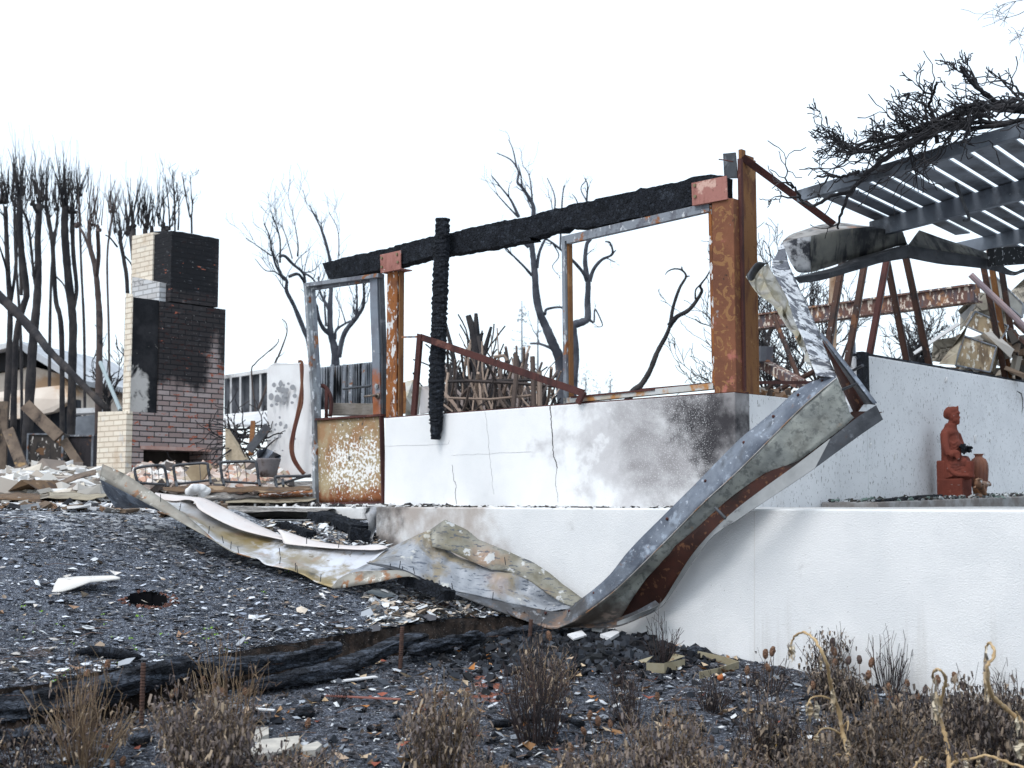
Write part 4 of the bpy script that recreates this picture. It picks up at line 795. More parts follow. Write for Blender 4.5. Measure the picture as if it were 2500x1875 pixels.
# ================================================================ leafless trees
BARK = wm('burnt_bark', ((.018, .018, .022), (.05, .045, .045), 3), [dict(c=(.10, .08, .07), s=4, st=(1, 1, .4), lo=.55, hi=.72, amt=.7)], .9, bump=[('noise', 14, .03, (1, 1, .4))])
BARKG = wm('hazed_burnt_bark', ((.034, .038, .05), (.085, .09, .108), 2.5), [dict(c=(.14, .11, .095), s=4, lo=.6, hi=.75, amt=.6)], .9, bump=[('noise', 14, .03, (1, 1, .4))])  # burnt bark with the blue of distance haze mixed into its colour
BARKB = wm('brown_burnt_bark', ((.06, .045, .042), (.11, .085, .078), 3), [dict(c=(.02, .02, .024), s=3, lo=.52, hi=.66)], .9)
def limb_pts(px, Y, drift):
    n = len(px); return [P(x, y, Y + drift * (i / max(n - 1, 1)) ** 1.3) for i, (x, y) in enumerate(px)]
def tree(name, label, Y, limbs, mat, group=None, twigs=(3, 2), twl=.9, bias=(0, 0, .4), cat='tree', rpx=1.0, ang=.75, base=None):
    """limbs: (pixel points base to tip, radius px at base, at tip)"""
    ps = []; allp = []
    mt, mb_ = MB(), MB()
    for k, (px, r0, r1) in enumerate(limbs):
        y0 = Y
        if k:
            best = min(allp, key=lambda a: (a[0] - px[0][0]) ** 2 + (a[1] - px[0][1]) ** 2); y0 = best[2]
        dr = 0 if k == 0 else random.uniform(-.05, .05) * Y
        pts = limb_pts(px, y0, dr)
        for i, (x, y) in enumerate(px): allp.append((x, y, pts[i].y))
        for (x, y), (x2, y2), a, b in zip(px, px[1:], pts, pts[1:]):
            for f in (.25, .5, .75): allp.append((lerp(x, x2, f), lerp(y, y2, f), lerp(a.y, b.y, f)))
        sp = smooth_poly(pts, 5) if len(pts) > 2 else resample(pts, 5)
        s_ = Y / 3200 * rpx; rr = [max(.84 * lerp(r0, r1, (i / (len(sp) - 1)) ** .8), .55) * s_ * random.uniform(.92, 1.08) for i in range(len(sp))]
        (mt if k == 0 or r0 > 9 else mb_).tube(sp, rr, 8 if r0 > 6 else 5)
        ps.append((sp, rr))
    bz = Vector(bias)
    for k, (sp, rr) in enumerate(ps):
        L = sum((a - b).length for a, b in zip(sp, sp[1:])); s_ = Y / 3200
        n = int(L / (s_ * 60) * twigs[0] * (.35 if k == 0 else 1))
        for _ in range(n):
            i = random.randrange(len(sp) // 3 if k else len(sp) // 2, len(sp)); d = (sp[i] - sp[i - 1]).normalized() * .7 + rv(ang) + bz
            twig(mb_, sp[i], d.normalized(), s_ * random.uniform(30, 85) * twl, min(rr[i] * .6, s_ * 1.8), twigs[1], bz, .4, 5, (2, 4), ang, s_ * .42)
    b0 = ps[0][0][0]; t = thing(name, label, cat, tuple(b0), group)
    mt.build('trunk', mat, t, True)
    if mb_.f: mb_.build('crown', mat, t)
    return t
def zz(l, x0=0, y0=340): return [(zx(x0, y0, p), a, b) for p, a, b in l]
def pollard(label, Y, limbs, heads, mat=BARK, hb=95):
    t = tree('pollard_tree', label, Y, zz(limbs), mat, 'burnt pollarded trees at the left', (0, 0))
    m = MB(); s_ = Y / 3200
    for (x, y, n, h) in heads:
        px, py = zx(0, 340, [(x, y)])[0]; c = P(px, py, Y)
        m.ell(c, Vector((1, 0, 0)) * s_ * 5, Vector((0, 1, 0)) * s_ * 5, Z * s_ * 8, 8, 6)
        for _ in range(3): e_ = c + rv(1) * s_ * 6; m.ell(e_, Vector((1, 0, 0)) * s_ * 4, Vector((0, 1, 0)) * s_ * 4, Z * s_ * 5, 7, 5)
        for i in range(int(n * .55)):
            a = c + Vector((random.gauss(0, 8), random.gauss(0, 8), random.uniform(-6, 10))) * s_
            hh = h / 3.16 * random.uniform(.4, 1.0); d = Vector((random.gauss(-.05, .14), random.gauss(0, .14), 1)).normalized()
            twig(m, a, d, s_ * hh, s_ * 1.7, 1 if random.random() < .75 else 0, Vector((0, 0, 1.0)), .16, 7, (2, 4), .42, s_ * .3)
    for (px_, r0, r1) in zz(limbs):
        if len(px_) < 4: continue
        sp = [P(x, y, Y) for x, y in px_]
        for _ in range(16):
            f = 1 - random.random() ** 1.6 * .45; k = min(int(f * (len(sp) - 1)), len(sp) - 2); a = sp[k].lerp(sp[k + 1], f * (len(sp) - 1) - k); d = Vector((random.gauss(0, .32), random.gauss(0, .3), .8)).normalized()
            twig(m, a, d, s_ * random.uniform(25, 95), s_ * 1.0, 1 if random.random() < .5 else 0, Vector((0, 0, 1.1)), .2, 6, (1, 3), .5, s_ * .3)
    m.build('shoots', mat, t)
pollard('pollarded burnt tree at the far left edge with two forked heads', 23, [([(20, 2500), (60, 1900), (72, 1600), (78, 1300), (60, 1000), (48, 700), (40, 520)], 11, 6), ([(78, 1300), (108, 1100), (125, 900), (130, 620), (150, 480)], 5, 3.5), ([(40, 600), (0, 560)], 3, 2), ([(55, 1020), (20, 900), (-20, 780)], 4, 2)], [(40, 480, 26, 330), (5, 480, 16, 280)])
pollard('pollarded burnt tree whose single dense shoots stand highest at the left', 24, [([(100, 2300), (122, 1560), (180, 1290), (205, 1180), (170, 900), (155, 700), (152, 470)], 10, 9), ([(165, 1200), (160, 900), (148, 450)], 5, 8), ([(180, 560), (215, 640), (240, 840), (262, 1080)], 4, 4)], [(145, 430, 46, 370)])
pollard('thick straight pollarded burnt tree with a stubby side spur', 22, [([(205, 2400), (240, 1800), (260, 1500), (285, 1250), (295, 1000), (292, 760), (305, 500)], 16, 9), ([(285, 560), (262, 520), (245, 480)], 6, 4), ([(270, 1120), (242, 860), (215, 650), (180, 560)], 4, 3)], [(305, 480, 40, 400), (255, 490, 8, 380)])
pollard('slim pollarded burnt tree leaning left at its head beside the thick one', 24, [([(480, 2500), (475, 1500), (432, 1250), (415, 1000), (402, 780), (370, 600), (360, 540)], 8, 6), ([(405, 760), (440, 660), (450, 600)], 4, 2), ([(435, 1060), (490, 1120), (515, 1200)], 3, 2)], [(358, 530, 22, 420)])
pollard('twin headed black pollarded tree near the middle of the left row', 22.5, [([(545, 2450), (560, 1659), (562, 1400), (530, 1100), (508, 850), (498, 680), (503, 520)], 13, 11), ([(570, 1300), (592, 1150), (568, 900), (560, 700), (560, 560)], 6, 7), ([(540, 560), (510, 510)], 7, 7)], [(505, 500, 46, 430), (562, 545, 24, 400)])
pollard('brownish pollarded tree with three short forks left of the chimney', 21.5, [([(755, 2350), (768, 1500), (756, 1200), (732, 980), (692, 820), (688, 670)], 11, 6), ([(745, 1060), (760, 900), (752, 700)], 6, 6), ([(690, 840), (640, 720), (595, 660)], 5, 3)], [(688, 660, 8, 420), (755, 680, 14, 380), (600, 660, 6, 250)], BARKB)
pollard('thin pollarded tree far back between the first two trees of the left row', 30, [([(170, 2300), (160, 1500), (120, 900), (112, 520)], 5, 4)], [(112, 500, 18, 330)])
pollard('thin pollarded tree far back between the thick and the twin headed tree', 31, [([(380, 2300), (385, 1500), (400, 1000), (440, 620), (446, 540)], 5, 3.5)], [(446, 530, 16, 330)])
pollard('thin pollarded tree far back between the twin headed and the brownish tree', 30, [([(655, 2300), (650, 1500), (628, 1000), (610, 480), (606, 430)], 4.5, 3)], [(606, 420, 16, 260)])
pollard('thin pollarded tree far back right of the brownish tree', 32, [([(850, 2300), (840, 1500), (828, 900), (868, 600), (872, 560)], 4, 2.5)], [(872, 550, 14, 280)], BARKB)
pollard('pollarded tree rising just behind the left edge of the chimney', 25, [([(1010, 2200), (985, 1190), (960, 950), (932, 800), (928, 730)], 6, 6), ([(960, 900), (1010, 960), (1040, 1040)], 3, 2), ([(905, 830), (850, 760), (815, 740)], 3, 2)], [(925, 720, 12, 360), (985, 720, 8, 300)])
for lab, hx, n in (('bushy headed pollarded tree directly behind the top left corner of the chimney', (1030, 1000), 24), ('pollarded tree behind the middle of the chimney top with two heads', (1120, 1170), 26), ('sparse pollarded tree behind the chimney top right half', (1260, 1290), 12)):
    pollard(lab, 26, [([(hx[0] + 10, 2300), (hx[0] + 5, 1500), (hx[0], 690)], 9, 7), ([(hx[0] + 4, 1000), (hx[1], 690)], 6, 5)], [(hx[0], 670, n, 420), (hx[1], 690, n // 2, 340)])
tree('burnt_sapling', 'thin bare forked stems rising behind the right half of the chimney top', 26, zz([([(1480, 2200), (1480, 720), (1465, 600), (1430, 420), (1410, 290)], 4, 1.5), ([(1475, 620), (1485, 520), (1475, 400), (1470, 280)], 3, 1), ([(1350, 2200), (1350, 680), (1345, 480), (1330, 280)], 4, 1.5), ([(1375, 700), (1380, 540), (1360, 330)], 3, 1.2), ([(1310, 700), (1300, 500), (1275, 290)], 3, 1.2), ([(1250, 700), (1265, 540), (1255, 390)], 3, 1.4)]), BARK, None, (2, 1), .5, (0, 0, .9))
m = MB(); pp = [P(x, y, lerp(20, 18.2, i / 5)) for i, (x, y) in enumerate(((-40, 690), (32, 755), (95, 824), (117, 853), (177, 913), (264, 1004)))]; m.tube(smooth_poly(pp, 4), [lerp(.085, .045, i / 20) * random.uniform(.85, 1.15) for i in range(21)], 8); tag(m.build('leaning_dead_tree', BARK, None, True), 'thin black burnt trunk leaning diagonally down towards the cream chimney base', 'trunk')
tree('bare_tree', 'wind bent leafless tree with several trunks seen behind the left end of the door frame', 30, zz([
    ([(690, 2100), (690, 1659), (655, 1500), (650, 1300), (658, 1150), (655, 1000), (610, 760), (500, 530)], 14, 1.5), ([(650, 1500), (600, 1460), (562, 1380), (545, 1280)], 8, 5), ([(715, 1680), (760, 1500), (850, 1380), (905, 1290), (912, 1180), (905, 1080)], 9, 3), ([(850, 1350), (860, 1250), (850, 1080)], 5, 2),
    ([(655, 1340), (620, 1270), (575, 1180), (560, 1060)], 6, 3), ([(690, 1540), (700, 1470), (770, 1420), (835, 1390)], 5, 3), ([(620, 1440), (610, 1300), (605, 1180)], 4, 2), ([(770, 1420), (740, 1320), (690, 1210)], 2.5, 1),
    ([(520, 1900), (490, 1590), (440, 1450), (370, 1280), (315, 1170), (315, 1090), (270, 1040), (228, 960), (200, 850), (180, 740), (140, 650)], 9, 1.5), ([(330, 1060), (400, 1040), (445, 1090), (465, 1150), (530, 1280)], 5, 4), ([(262, 905), (300, 900), (360, 960), (440, 1030), (460, 1100)], 5, 4), ([(440, 1030), (500, 1060), (545, 1110)], 4, 2.5),
    ([(265, 950), (265, 780), (230, 650), (190, 550)], 3.5, 1), ([(400, 900), (402, 800), (360, 560)], 3, 1), ([(300, 1090), (230, 1025), (150, 1010), (70, 920)], 3, 1), ([(200, 900), (100, 830), (0, 760)], 2.5, 1), ([(360, 920), (300, 720), (250, 640)], 2, 1), ([(640, 900), (560, 640), (490, 510)], 2.5, 1), ([(720, 900), (710, 700), (640, 560)], 2, 1)], 600), BARKG, None, (1.8, 1), 1.1, (-.15, 0, .7), ang=.55)
tree('burnt_sapling', 'small curved bare stems rising behind the spotted white wall', 20, [(zx(600, 840, [(100, 700), (45, 240), (75, 150), (150, 80), (240, 0)]) + zx(600, 340, [(255, 1540)]), 2.5, 1.5), (zx(600, 840, [(100, 500), (230, 140), (250, 100), (290, 0)]) + zx(600, 340, [(318, 1490), (312, 1420), (278, 1385)]), 4, 1.2)], BARKB, None, (1, 0), .4)
tree('bare_tree', 'tall leaning burnt tree with wind blown crown crossing behind the charred beam', 26, zz([
    ([(575, 2300), (540, 1900), (525, 1700), (475, 1580), (420, 1450), (370, 1330), (345, 1200), (335, 1050), (320, 900), (308, 760), (325, 550), (300, 470), (235, 370), (200, 330), (208, 250), (150, 160), (40, 105)], 18, 1.5), ([(312, 1050), (250, 980), (150, 880), (100, 820)], 5, 2), ([(290, 830), (240, 790), (200, 770)], 7, 4), ([(350, 990), (368, 880), (405, 790), (440, 720), (488, 530), (482, 420), (430, 300)], 6, 1.5), ([(212, 600), (150, 470), (80, 380), (0, 280)], 5, 1.5), ([(205, 600), (110, 500), (20, 400)], 3.5, 1.2),
    ([(412, 1350), (430, 1310), (530, 1295), (560, 1320)], 5, 3), ([(320, 560), (310, 420), (290, 280), (240, 200)], 4, 1), ([(195, 220), (165, 80), (130, 0)], 3, 1), ([(455, 1610), (370, 1578), (300, 1575)], 5, 3), ([(235, 380), (225, 270), (205, 190)], 3, 1)], 1200), BARKG, None, (1.3, 1), .95, (-.2, 0, .6), ang=.6)
tree('bare_tree', 'burnt tree with crooked limbs seen through the left side of the empty window frame', 25, zz([
    ([(590, 2300), (630, 1800), (640, 1600), (628, 1450), (700, 1410), (742, 1380), (740, 1250), (745, 1110), (722, 950), (735, 810), (765, 760), (740, 640)], 17, 4), ([(735, 1090), (708, 1030), (610, 920), (470, 800), (370, 745)], 7, 2.5), ([(755, 1095), (790, 1000), (850, 930), (932, 885), (915, 800), (880, 790)], 7, 2), ([(932, 885), (960, 855)], 4, 1.5), ([(750, 1385), (790, 1410), (798, 1310), (850, 1410), (848, 1445), (790, 1448)], 4, 1), ([(890, 920), (920, 930), (950, 945)], 2, .8), ([(740, 700), (735, 480), (742, 360), (720, 300)], 4, 1.5), ([(735, 480), (690, 380), (740, 300)], 2.5, 1), ([(530, 840), (545, 480), (560, 360)], 3, 2), ([(700, 640), (660, 480), (620, 420)], 3, 1), ([(470, 800), (520, 900), (470, 980), (510, 1045)], 2.5, .8)], 1200), BARKG, None, (1, 1), .5, (0, 0, .2))
tree('bare_tree', 'forked burnt stump like tree leaning right inside the empty window frame', 20, zz([
    ([(960, 2200), (1080, 1960), (1150, 1900), (1220, 1790), (1280, 1640), (1345, 1520), (1378, 1430), (1400, 1300), (1450, 1150), (1500, 1060), (1468, 1010), (1410, 1000), (1362, 1018), (1340, 1045)], 11, 1.2), ([(1372, 1440), (1430, 1370), (1530, 1310), (1620, 1180), (1610, 1130), (1660, 1060), (1700, 985)], 9, 1.5), ([(1572, 1230), (1575, 1165), (1610, 1120)], 3, 2), ([(1500, 1060), (1530, 1055)], 4, 1.5), ([(1470, 1010), (1468, 985)], 4, 2), ([(1660, 1060), (1680, 1110)], 1.5, .7)], 1200), BARK, None, (0, 0))
PALE = wm('haze_tinted_needles', ((.16, .18, .20), (.22, .24, .26), 2), rough=.9)  # distance haze put into the pale colour of the far trees
def conifer(label, px, py0, py1, Y, wpx, n):
    s_ = Y / 3200; t = thing('conifer', label, 'tree', tuple(P(px, py1, Y)), 'far conifers'); m = MB(); m.tube([P(px, py1, Y), P(px, py0, Y)], [s_ * 4, s_ * 1], 6); m.build('trunk', PALE, t)
    m = MB()
    for i in range(n):
        f = random.random(); y = lerp(py0 + 5, py1 - 40, f); a = P(px, y, Y); an = random.uniform(0, 6.28); L = s_ * wpx * (.3 + .7 * f) * random.uniform(.4, 1); d = Vector((math.cos(an), math.sin(an), -.1 + .3 * f))
        b = a + d * L; m.tube([a, b], [s_ * .8, s_ * .4], 3, False)
        for _ in range(7):
            q = a.lerp(b, random.uniform(.45, 1.05)) + rv(s_ * 4); e = rv(1).normalized() * s_ * random.uniform(2, 5); g_ = rv(1).normalized() * s_ * 2.2; m.add([q, q + e, q + e + g_, q + g_], [(0, 1, 2, 3)])
    m.build('crown', PALE, t)
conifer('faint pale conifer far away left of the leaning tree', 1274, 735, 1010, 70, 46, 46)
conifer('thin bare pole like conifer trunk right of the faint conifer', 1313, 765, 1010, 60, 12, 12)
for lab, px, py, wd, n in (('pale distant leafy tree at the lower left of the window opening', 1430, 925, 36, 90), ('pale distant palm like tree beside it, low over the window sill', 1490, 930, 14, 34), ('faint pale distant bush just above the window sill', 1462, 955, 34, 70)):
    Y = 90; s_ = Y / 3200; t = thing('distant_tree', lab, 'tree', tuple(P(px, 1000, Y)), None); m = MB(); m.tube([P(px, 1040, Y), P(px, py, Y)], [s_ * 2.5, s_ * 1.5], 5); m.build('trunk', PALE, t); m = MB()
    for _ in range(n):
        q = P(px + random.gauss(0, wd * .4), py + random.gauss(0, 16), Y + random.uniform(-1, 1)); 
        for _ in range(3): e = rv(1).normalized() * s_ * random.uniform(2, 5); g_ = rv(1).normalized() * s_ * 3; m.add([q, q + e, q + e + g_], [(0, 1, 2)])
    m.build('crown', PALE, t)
# black shrubs behind the right part
def shrub(label, px, py0, py1, wpx, Y, n, group='burnt shrubs beyond the house'):
    s_ = Y / 3200; t = thing('burnt_shrub', label, 'shrub', tuple(P(px, py1, Y)), group); m = MB()
    for i in range(n):
        a = P(px + random.gauss(0, wpx * .16), py1, Y + random.gauss(0, s_ * wpx * .15)); d = Vector((random.gauss(0, .45), random.gauss(0, .3), 1)).normalized()
        twig(m, a, d, s_ * (py1 - py0) * random.uniform(.55, .95), s_ * random.uniform(2.5, 5), 3, Vector((0, 0, .4)), .35, 6, (3, 4), .6, s_ * .9)
    m.build('branches', BARK, t)
shrub('dense black burnt shrub seen between the orange column and the twisted gutter', 1890, 730, 1010, 120, 19, 14)
shrub('black burnt shrub behind the left end of the rusty beam, right of the gutter arm', 2010, 720, 960, 90, 21, 9)
shrub('round black burnt bush framed between the slanted steel struts', 2225, 765, 930, 90, 26, 14)
shrub('tall thin black shrub with whip like shoots at the right column foot', 1850, 640, 900, 70, 24, 5)
shrub('small dark shrub left of the chimney base behind the grey pipe', 262, 890, 1030, 50, 22, 5)
# ================================================================ burnt bamboo / cane pile behind wall
bp_ = thing('cane_thicket', 'collapsed thicket of burnt tan and black canes behind the white wall', 'thicket', tuple(P(1160, 1060, 17)))
mt_, mk = MB(), MB()
CANE = wm('dry_cane', None, isl=[(.24, .18, .145), (.10, .075, .065), (.33, .25, .20), (.06, .048, .045), (.20, .165, .155), (.04, .035, .035)])
for i in range(100):
    x = random.uniform(1085, 1335); y0 = random.uniform(985, 1025); Y = random.uniform(15.5, 18.5); h = random.uniform(60, 190) * (1 - abs(x - 1190) / 260 * .6); tl = random.gauss(-8, 26)
    a = P(x, y0, Y); b = P(x + tl, y0 - h, Y + random.uniform(-1, 1)); c = a.lerp(b, .5) + rv(.12); mt_.tube(smooth_poly([a, c, b], 3), random.uniform(.006, .022), 5)
for i in range(3):
    y = random.uniform(895, 975); x0 = random.uniform(975, 1150); x1 = x0 + random.uniform(120, 260); Y = random.uniform(15, 16.5); mt_.tube([P(x0, y, Y), P((x0 + x1) / 2, y + random.uniform(-8, 8), Y), P(x1, y + random.uniform(-15, 15), Y)], random.uniform(.012, .028), 5)
for pts, r in (([(1305, 1040), (1300, 870)], .03), ([(1318, 1050), (1317, 905)], .03), ([(1250, 1030), (1262, 900), (1258, 863)], .03), ([(1205, 872), (1230, 868), (1238, 880)], .02)): mt_.tube([P(x, y, 15.2) for x, y in pts], r, 6)
tag(mt_.build('canes', CANE, bp_), kind='stuff')
for i in range(110):
    x = random.gauss(1190, 75); y0 = random.uniform(990, 1030); Y = random.uniform(17, 19.5); h = random.uniform(50, 175) * max(.3, 1 - abs(x - 1165) / 170); a = P(x, y0, Y); b = P(x + random.gauss(0, 25), y0 - h, Y); twig(mk, a, (b - a).normalized(), (b - a).length, random.uniform(.015, .045), 1, Vector((0, 0, .1)), .2, 5, (2, 4), .6, .012)
tag(mk.build('charred_stems', BARK, bp_), kind='stuff')
for q, r in (([(1170, 1020), (1168, 900), (1160, 830), (1143, 770)], .10), ([(1165, 860), (1163, 800), (1162, 765)], .06), ([(1172, 900), (1185, 850), (1199, 798)], .05), ([(1120, 1000), (1108, 880), (1088, 790)], .05), ([(1168, 880), (1172, 830), (1178, 812)], .05), ([(1260, 1010), (1272, 920), (1258, 860)], .06)): mk = MB(); mk.tube(smooth_poly([P(x, y, 17.5) for x, y in q], 3), [lerp(r, r * .4, i / ((len(q) - 1) * 3)) for i in range((len(q) - 1) * 3 + 1)], 6); mk.build('charred_stalk', BARK, bp_)
for i in range(10):
    pass
# small debris just behind the wall: white bent sheets
for pxs, lab, mat in ((zx(600, 840, [(1230, 560), (1240, 420), (1230, 290), (1290, 275), (1340, 330), (1320, 540)]), 'pale bent sheet metal scrap behind the wall left of the charred post', YELST), (zx(600, 840, [(1340, 540), (1350, 330), (1400, 320), (1420, 360), (1400, 530)]), 'white scorched panel behind the wall beside the pale bent scrap', GPINK)):
    m = MB(); m.plate([P(x, y, 13.8 + .2 * math.sin(x)) for x, y in pxs], Vector((.02, .03, 0))); tag(m.build('metal_scrap', mat), lab, 'scrap')
m = MB(); m.tube([P(992, 1010, 14.5), P(992, 955, 14.5)], .05, 8); tag(m.build('pipe_stub', RUST), 'short dark rusty pipe stub just right of the shorter column', 'pipe')
m = MB(); m.box(P(985, 945, 14.8), Vector((.08, 0, 0)), Vector((0, .06, 0)), Vector((0, 0, .05))); tag(m.build('metal_box', RUSTP), 'rusty flaking box on top of the pipe stub right of the shorter column', 'box')
# ================================================================ left background buildings
SH = wm('dark_board_fence', ((.05, .055, .065), (.10, .105, .12), 4), [dict(c=(.35, .37, .4), s=3, lo=.58, hi=.74, amt=.6), dict(c=(.012, .012, .015), s=4, lo=.55, hi=.7, off=2)], .85)
WHITE = wm('scorched_white', ((.66, .67, .68), (.56, .56, .57), 3), [dict(c=(.12, .11, .11), s=2, lo=.56, hi=.72, amt=.8)], .85)
t = thing('board_fence', 'dark board fence with pale battens between the chimney and the spotted wall', 'fence', tuple(P(600, 1040, 22)))
m = MB(); q = [P(548, 1040, 22), P(662, 1040, 21), P(662, 905, 21), P(548, 922, 22)]; m.plate(q, Vector((0, .06, 0))); m.build('panel', SH, t)
for x in (564, 587, 612, 636): m = MB(); m.beam(P(x, 1020, 21.4 - (x - 600) * .008), P(x, lerp(921, 906, (x - 548) / 114), 21.4 - (x - 600) * .008), .03, .03, Vector((0, 1, 0))); m.build('batten', WHITE, t)
m = MB(); m.beam(P(548, 921, 21.9), P(662, 904, 20.9), .06, .06); m.build('cap_rail', WHITE, t)
m = MB(); m.plate([P(545, 1018, 20.5), P(660, 1008, 19.8), P(652, 1044, 18.8), P(545, 1042, 19.2)], Z * .04); tag(m.build('white_sheet', WHITE), 'flat white panel lying below the dark board fence', 'panel')
t = thing('metal_shed', 'burnt corrugated sheet metal shed wall seen through the glazed door opening', 'shed', tuple(P(845, 1000, 21)))
rows = []
for f in (0, 1):
    rows.append([P(x, lerp(lerp(897, 883, (x - 780) / 135), 1000, f), 21 + (.05 if i % 2 else 0) - .06 * (1 - f) * random.random()) for i, x in enumerate(np.linspace(780, 915, 46))])
m = MB(); m.grid(rows); m.build('wall', wm('streaked_shed_metal', ((.40, .43, .47), (.28, .30, .33), 2), [dict(c=(.03, .032, .038), s=3, st=(2.5, 2.5, .5), lo=.47, hi=.6), dict(c=(.25, .17, .12), s=3, st=(3, 3, .4), lo=.58, hi=.66, off=5)], .7), t, mods=[SOL])
for x in (808, 838, 855, 885): m = MB(); m.beam(P(x, 1000, 20.8), P(x + 3, 890, 20.8), .05, .05, Vector((0, 1, 0))); m.build('batten', RUSTG, t)
t = None
m = MB()
for i in range(7):
    m.box(P(858 + random.uniform(-2, 2), 1012 - i * 4, 15.5), Vector((.24, .05, 0)), Vector((-.03, .12, 0)), Vector((0, 0, .009)))
tag(m.build('board_stack', wm('weathered_boards', ((.22, .19, .16), (.30, .27, .24), 9), [dict(c=(.08, .07, .06), s=20, st=(.3, .3, 8), lo=.55, hi=.65)])), 'stack of grey boards seen low through the door opening', 'boards')
m = MB(); pp = [P(x, y, 15.2) for x, y in zx(600, 840, [(580, 320), (610, 330), (650, 390), (660, 470), (650, 560)])]; m.tube(smooth_poly(pp, 3), .025, 6); m.box(P(797, 985, 15.2), Vector((.018, 0, 0)), Vector((0, .02, 0)), Vector((0, 0, .17))); tag(m.build('bent_bar', RUSTR, None, True), 'bent dark bar and orange upright just inside the left door stile', 'bar')
m = MB(); m.tube([P(838, 950, 15), P(905, 942, 14.8)], .014, 6); tag(m.build('steel_rod', GDARK), 'thin black rod crossing the door opening left of the handle', 'rod')
# spotted wall fragment
t = thing('spotted_wall', 'standing white wall fragment covered in grey spots with brown hoses hanging down', 'wall', tuple(P(710, 1165, 15.4)))
q = [P(652, 1130, 15.7), P(690, 1165, 15.6), P(772, 1168, 15.1), P(772, 886, 15.1)] + [P(x, 888 + random.uniform(-3, 3), lerp(15.1, 15.7, (772 - x) / 118)) for x in (760, 748, 735, 722, 710, 698, 686, 672)] + [P(658, 893, 15.7), P(652, 900, 15.7)]
m = MB(); m.plate(q, Vector((.03, .14, 0))); m.build('panel', wm('spot_wall_plaster', ((.70, .71, .72), (.62, .62, .63), 3), [dict(c=(.30, .28, .28), s=3, lo=.45, hi=.6, amt=.7, g=[((1, 0, 0), tuple(P(755, 1000, 15.2)), -.12, .08, .5)])], .9), t)
m = MB(); a0, a1 = q[0], q[2]
for _ in range(46):
    x = random.gauss(686, 15); y = random.choice((random.uniform(930, 980), random.uniform(970, 1110)));
    if not 658 < x < 720: continue
    f = (x - 652) / 120; c = P(x, y, lerp(15.68, 15.08, f) - .012); r = random.uniform(1.5, 4.5) * (1.5 if y < 975 else 1) / 3200 * 15.3; k = random.uniform(.8, 1.6)
    m.add([c + Vector((math.cos(a) * r, 0, math.sin(a) * r * k)) for a in np.linspace(0, 6.28, 13)[:-1]], [tuple(range(12))])
m.build('grey_spots', wm('spot_grey', (.30, .31, .33)), t, mods=[('SOLIDIFY', dict(thickness=.004, offset=0))])
for pts in (zx(600, 840, [(405, 135), (435, 150), (430, 330), (400, 520), (370, 650), (345, 780), (360, 880), (400, 950), (445, 1005)]), zx(600, 840, [(425, 150), (436, 420), (410, 540), (375, 680), (362, 800), (375, 880), (420, 960), (455, 1000)])):
    m = MB(); m.tube(smooth_poly([P(x, y, 15.1) for x, y in pts], 4), .017, 7); m.build('hose', wm('brown_hose', ((.10, .035, .025), (.16, .07, .04), 6), rough=.6), t, True)
# gabled house far left
t = thing('gabled_house', 'burnt tan gabled house with a pale roof edge at the far left', 'house', tuple(P(80, 1130, 32)))
Yh = 32
TAN = wm('scorched_tan_stucco', ((.62, .55, .48), (.56, .48, .41), 2), [dict(c=(.42, .25, .13), s=.8, lo=.48, hi=.62, amt=.8), dict(c=(.1, .07, .05), s=.7, lo=.6, hi=.75, off=4, amt=.8)], .9)
m = MB(); m.plate([P(-120, 1140, Yh), P(188, 1140, Yh), P(188, 958, Yh), P(150, 915, Yh), P(75, 893, Yh), P(40, 905, Yh), P(-120, 930, Yh)], Vector((.5, 5, 0))); m.build('wall', TAN, t)
m = MB(); m.plate([P(-120, 932, Yh - .12), P(70, 893, Yh - .12), P(80, 876, Yh - .12), P(55, 855, Yh - .12), P(10, 858, Yh - .12), P(-120, 880, Yh - .12)], Vector((.1, 3, 0))); m.build('opening_shade', wm('interior_shade', (.02, .02, .022)), t)  # solid near-black slab painted as the shade inside the opening
m = MB(); m.beam(P(-120, 893 - 70 + 60, Yh - .4), P(47, 838, Yh - .4), .3, .12); m.build('roof_edge', WHITE, t)
rfm = wm('pale_roof', ((.5, .52, .55), (.38, .40, .43), 2))
m = MB(); m.plate([P(36, 832, Yh - .5), P(52, 836, Yh - .5), P(196, 928, Yh - .5), P(190, 940, Yh - .5), P(60, 860, Yh - .5)], Vector((.7, 5, .05))); m.build('roof', rfm, t)
m = MB(); m.plate([P(-120, 880, Yh - .45), P(-120, 862, Yh - .45), P(44, 832, Yh - .45), P(50, 845, Yh - .45)], Vector((.7, 5, .05))); m.build('roof', rfm, t)
m = MB(); m.plate([P(-100, 1035, Yh - 1.5), P(60, 1020, Yh - 1.5), P(130, 1005, Yh - 1.5), P(172, 975, Yh - 1.5), P(155, 940, Yh - 1.2), P(-100, 968, Yh - 1.2)], Vector((0, .3, .0))); m.build('sagging_soffit', TAN, t)
m = MB(); m.plate([P(-100, 1150, Yh - 1.0), P(190, 1150, Yh - 1.0), P(188, 975, Yh - 1.0), P(120, 1012, Yh - 1.0), P(-100, 1040, Yh - 1.0)], Vector((0, .3, 0))); m.build('porch_shade', wm('porch_shadow', ((.012, .014, .02), (.03, .032, .04), 2)), t)  # near-black sheet painted as the shade below the soffit
m = MB(); m.plate([P(184, 1140, 27), P(245, 1140, 27), P(245, 1010, 27), P(184, 1018, 27)], Vector((0, .3, 0))); t2 = m.build('shed_wall', wm('grey_blue_shed', ((.13, .145, .17), (.22, .24, .27), 2), [dict(c=(.5, .5, .52), s=1.5, lo=.6, hi=.66)])); tag(t2, 'dark grey blue shed wall just left of the cream chimney base', 'shed')
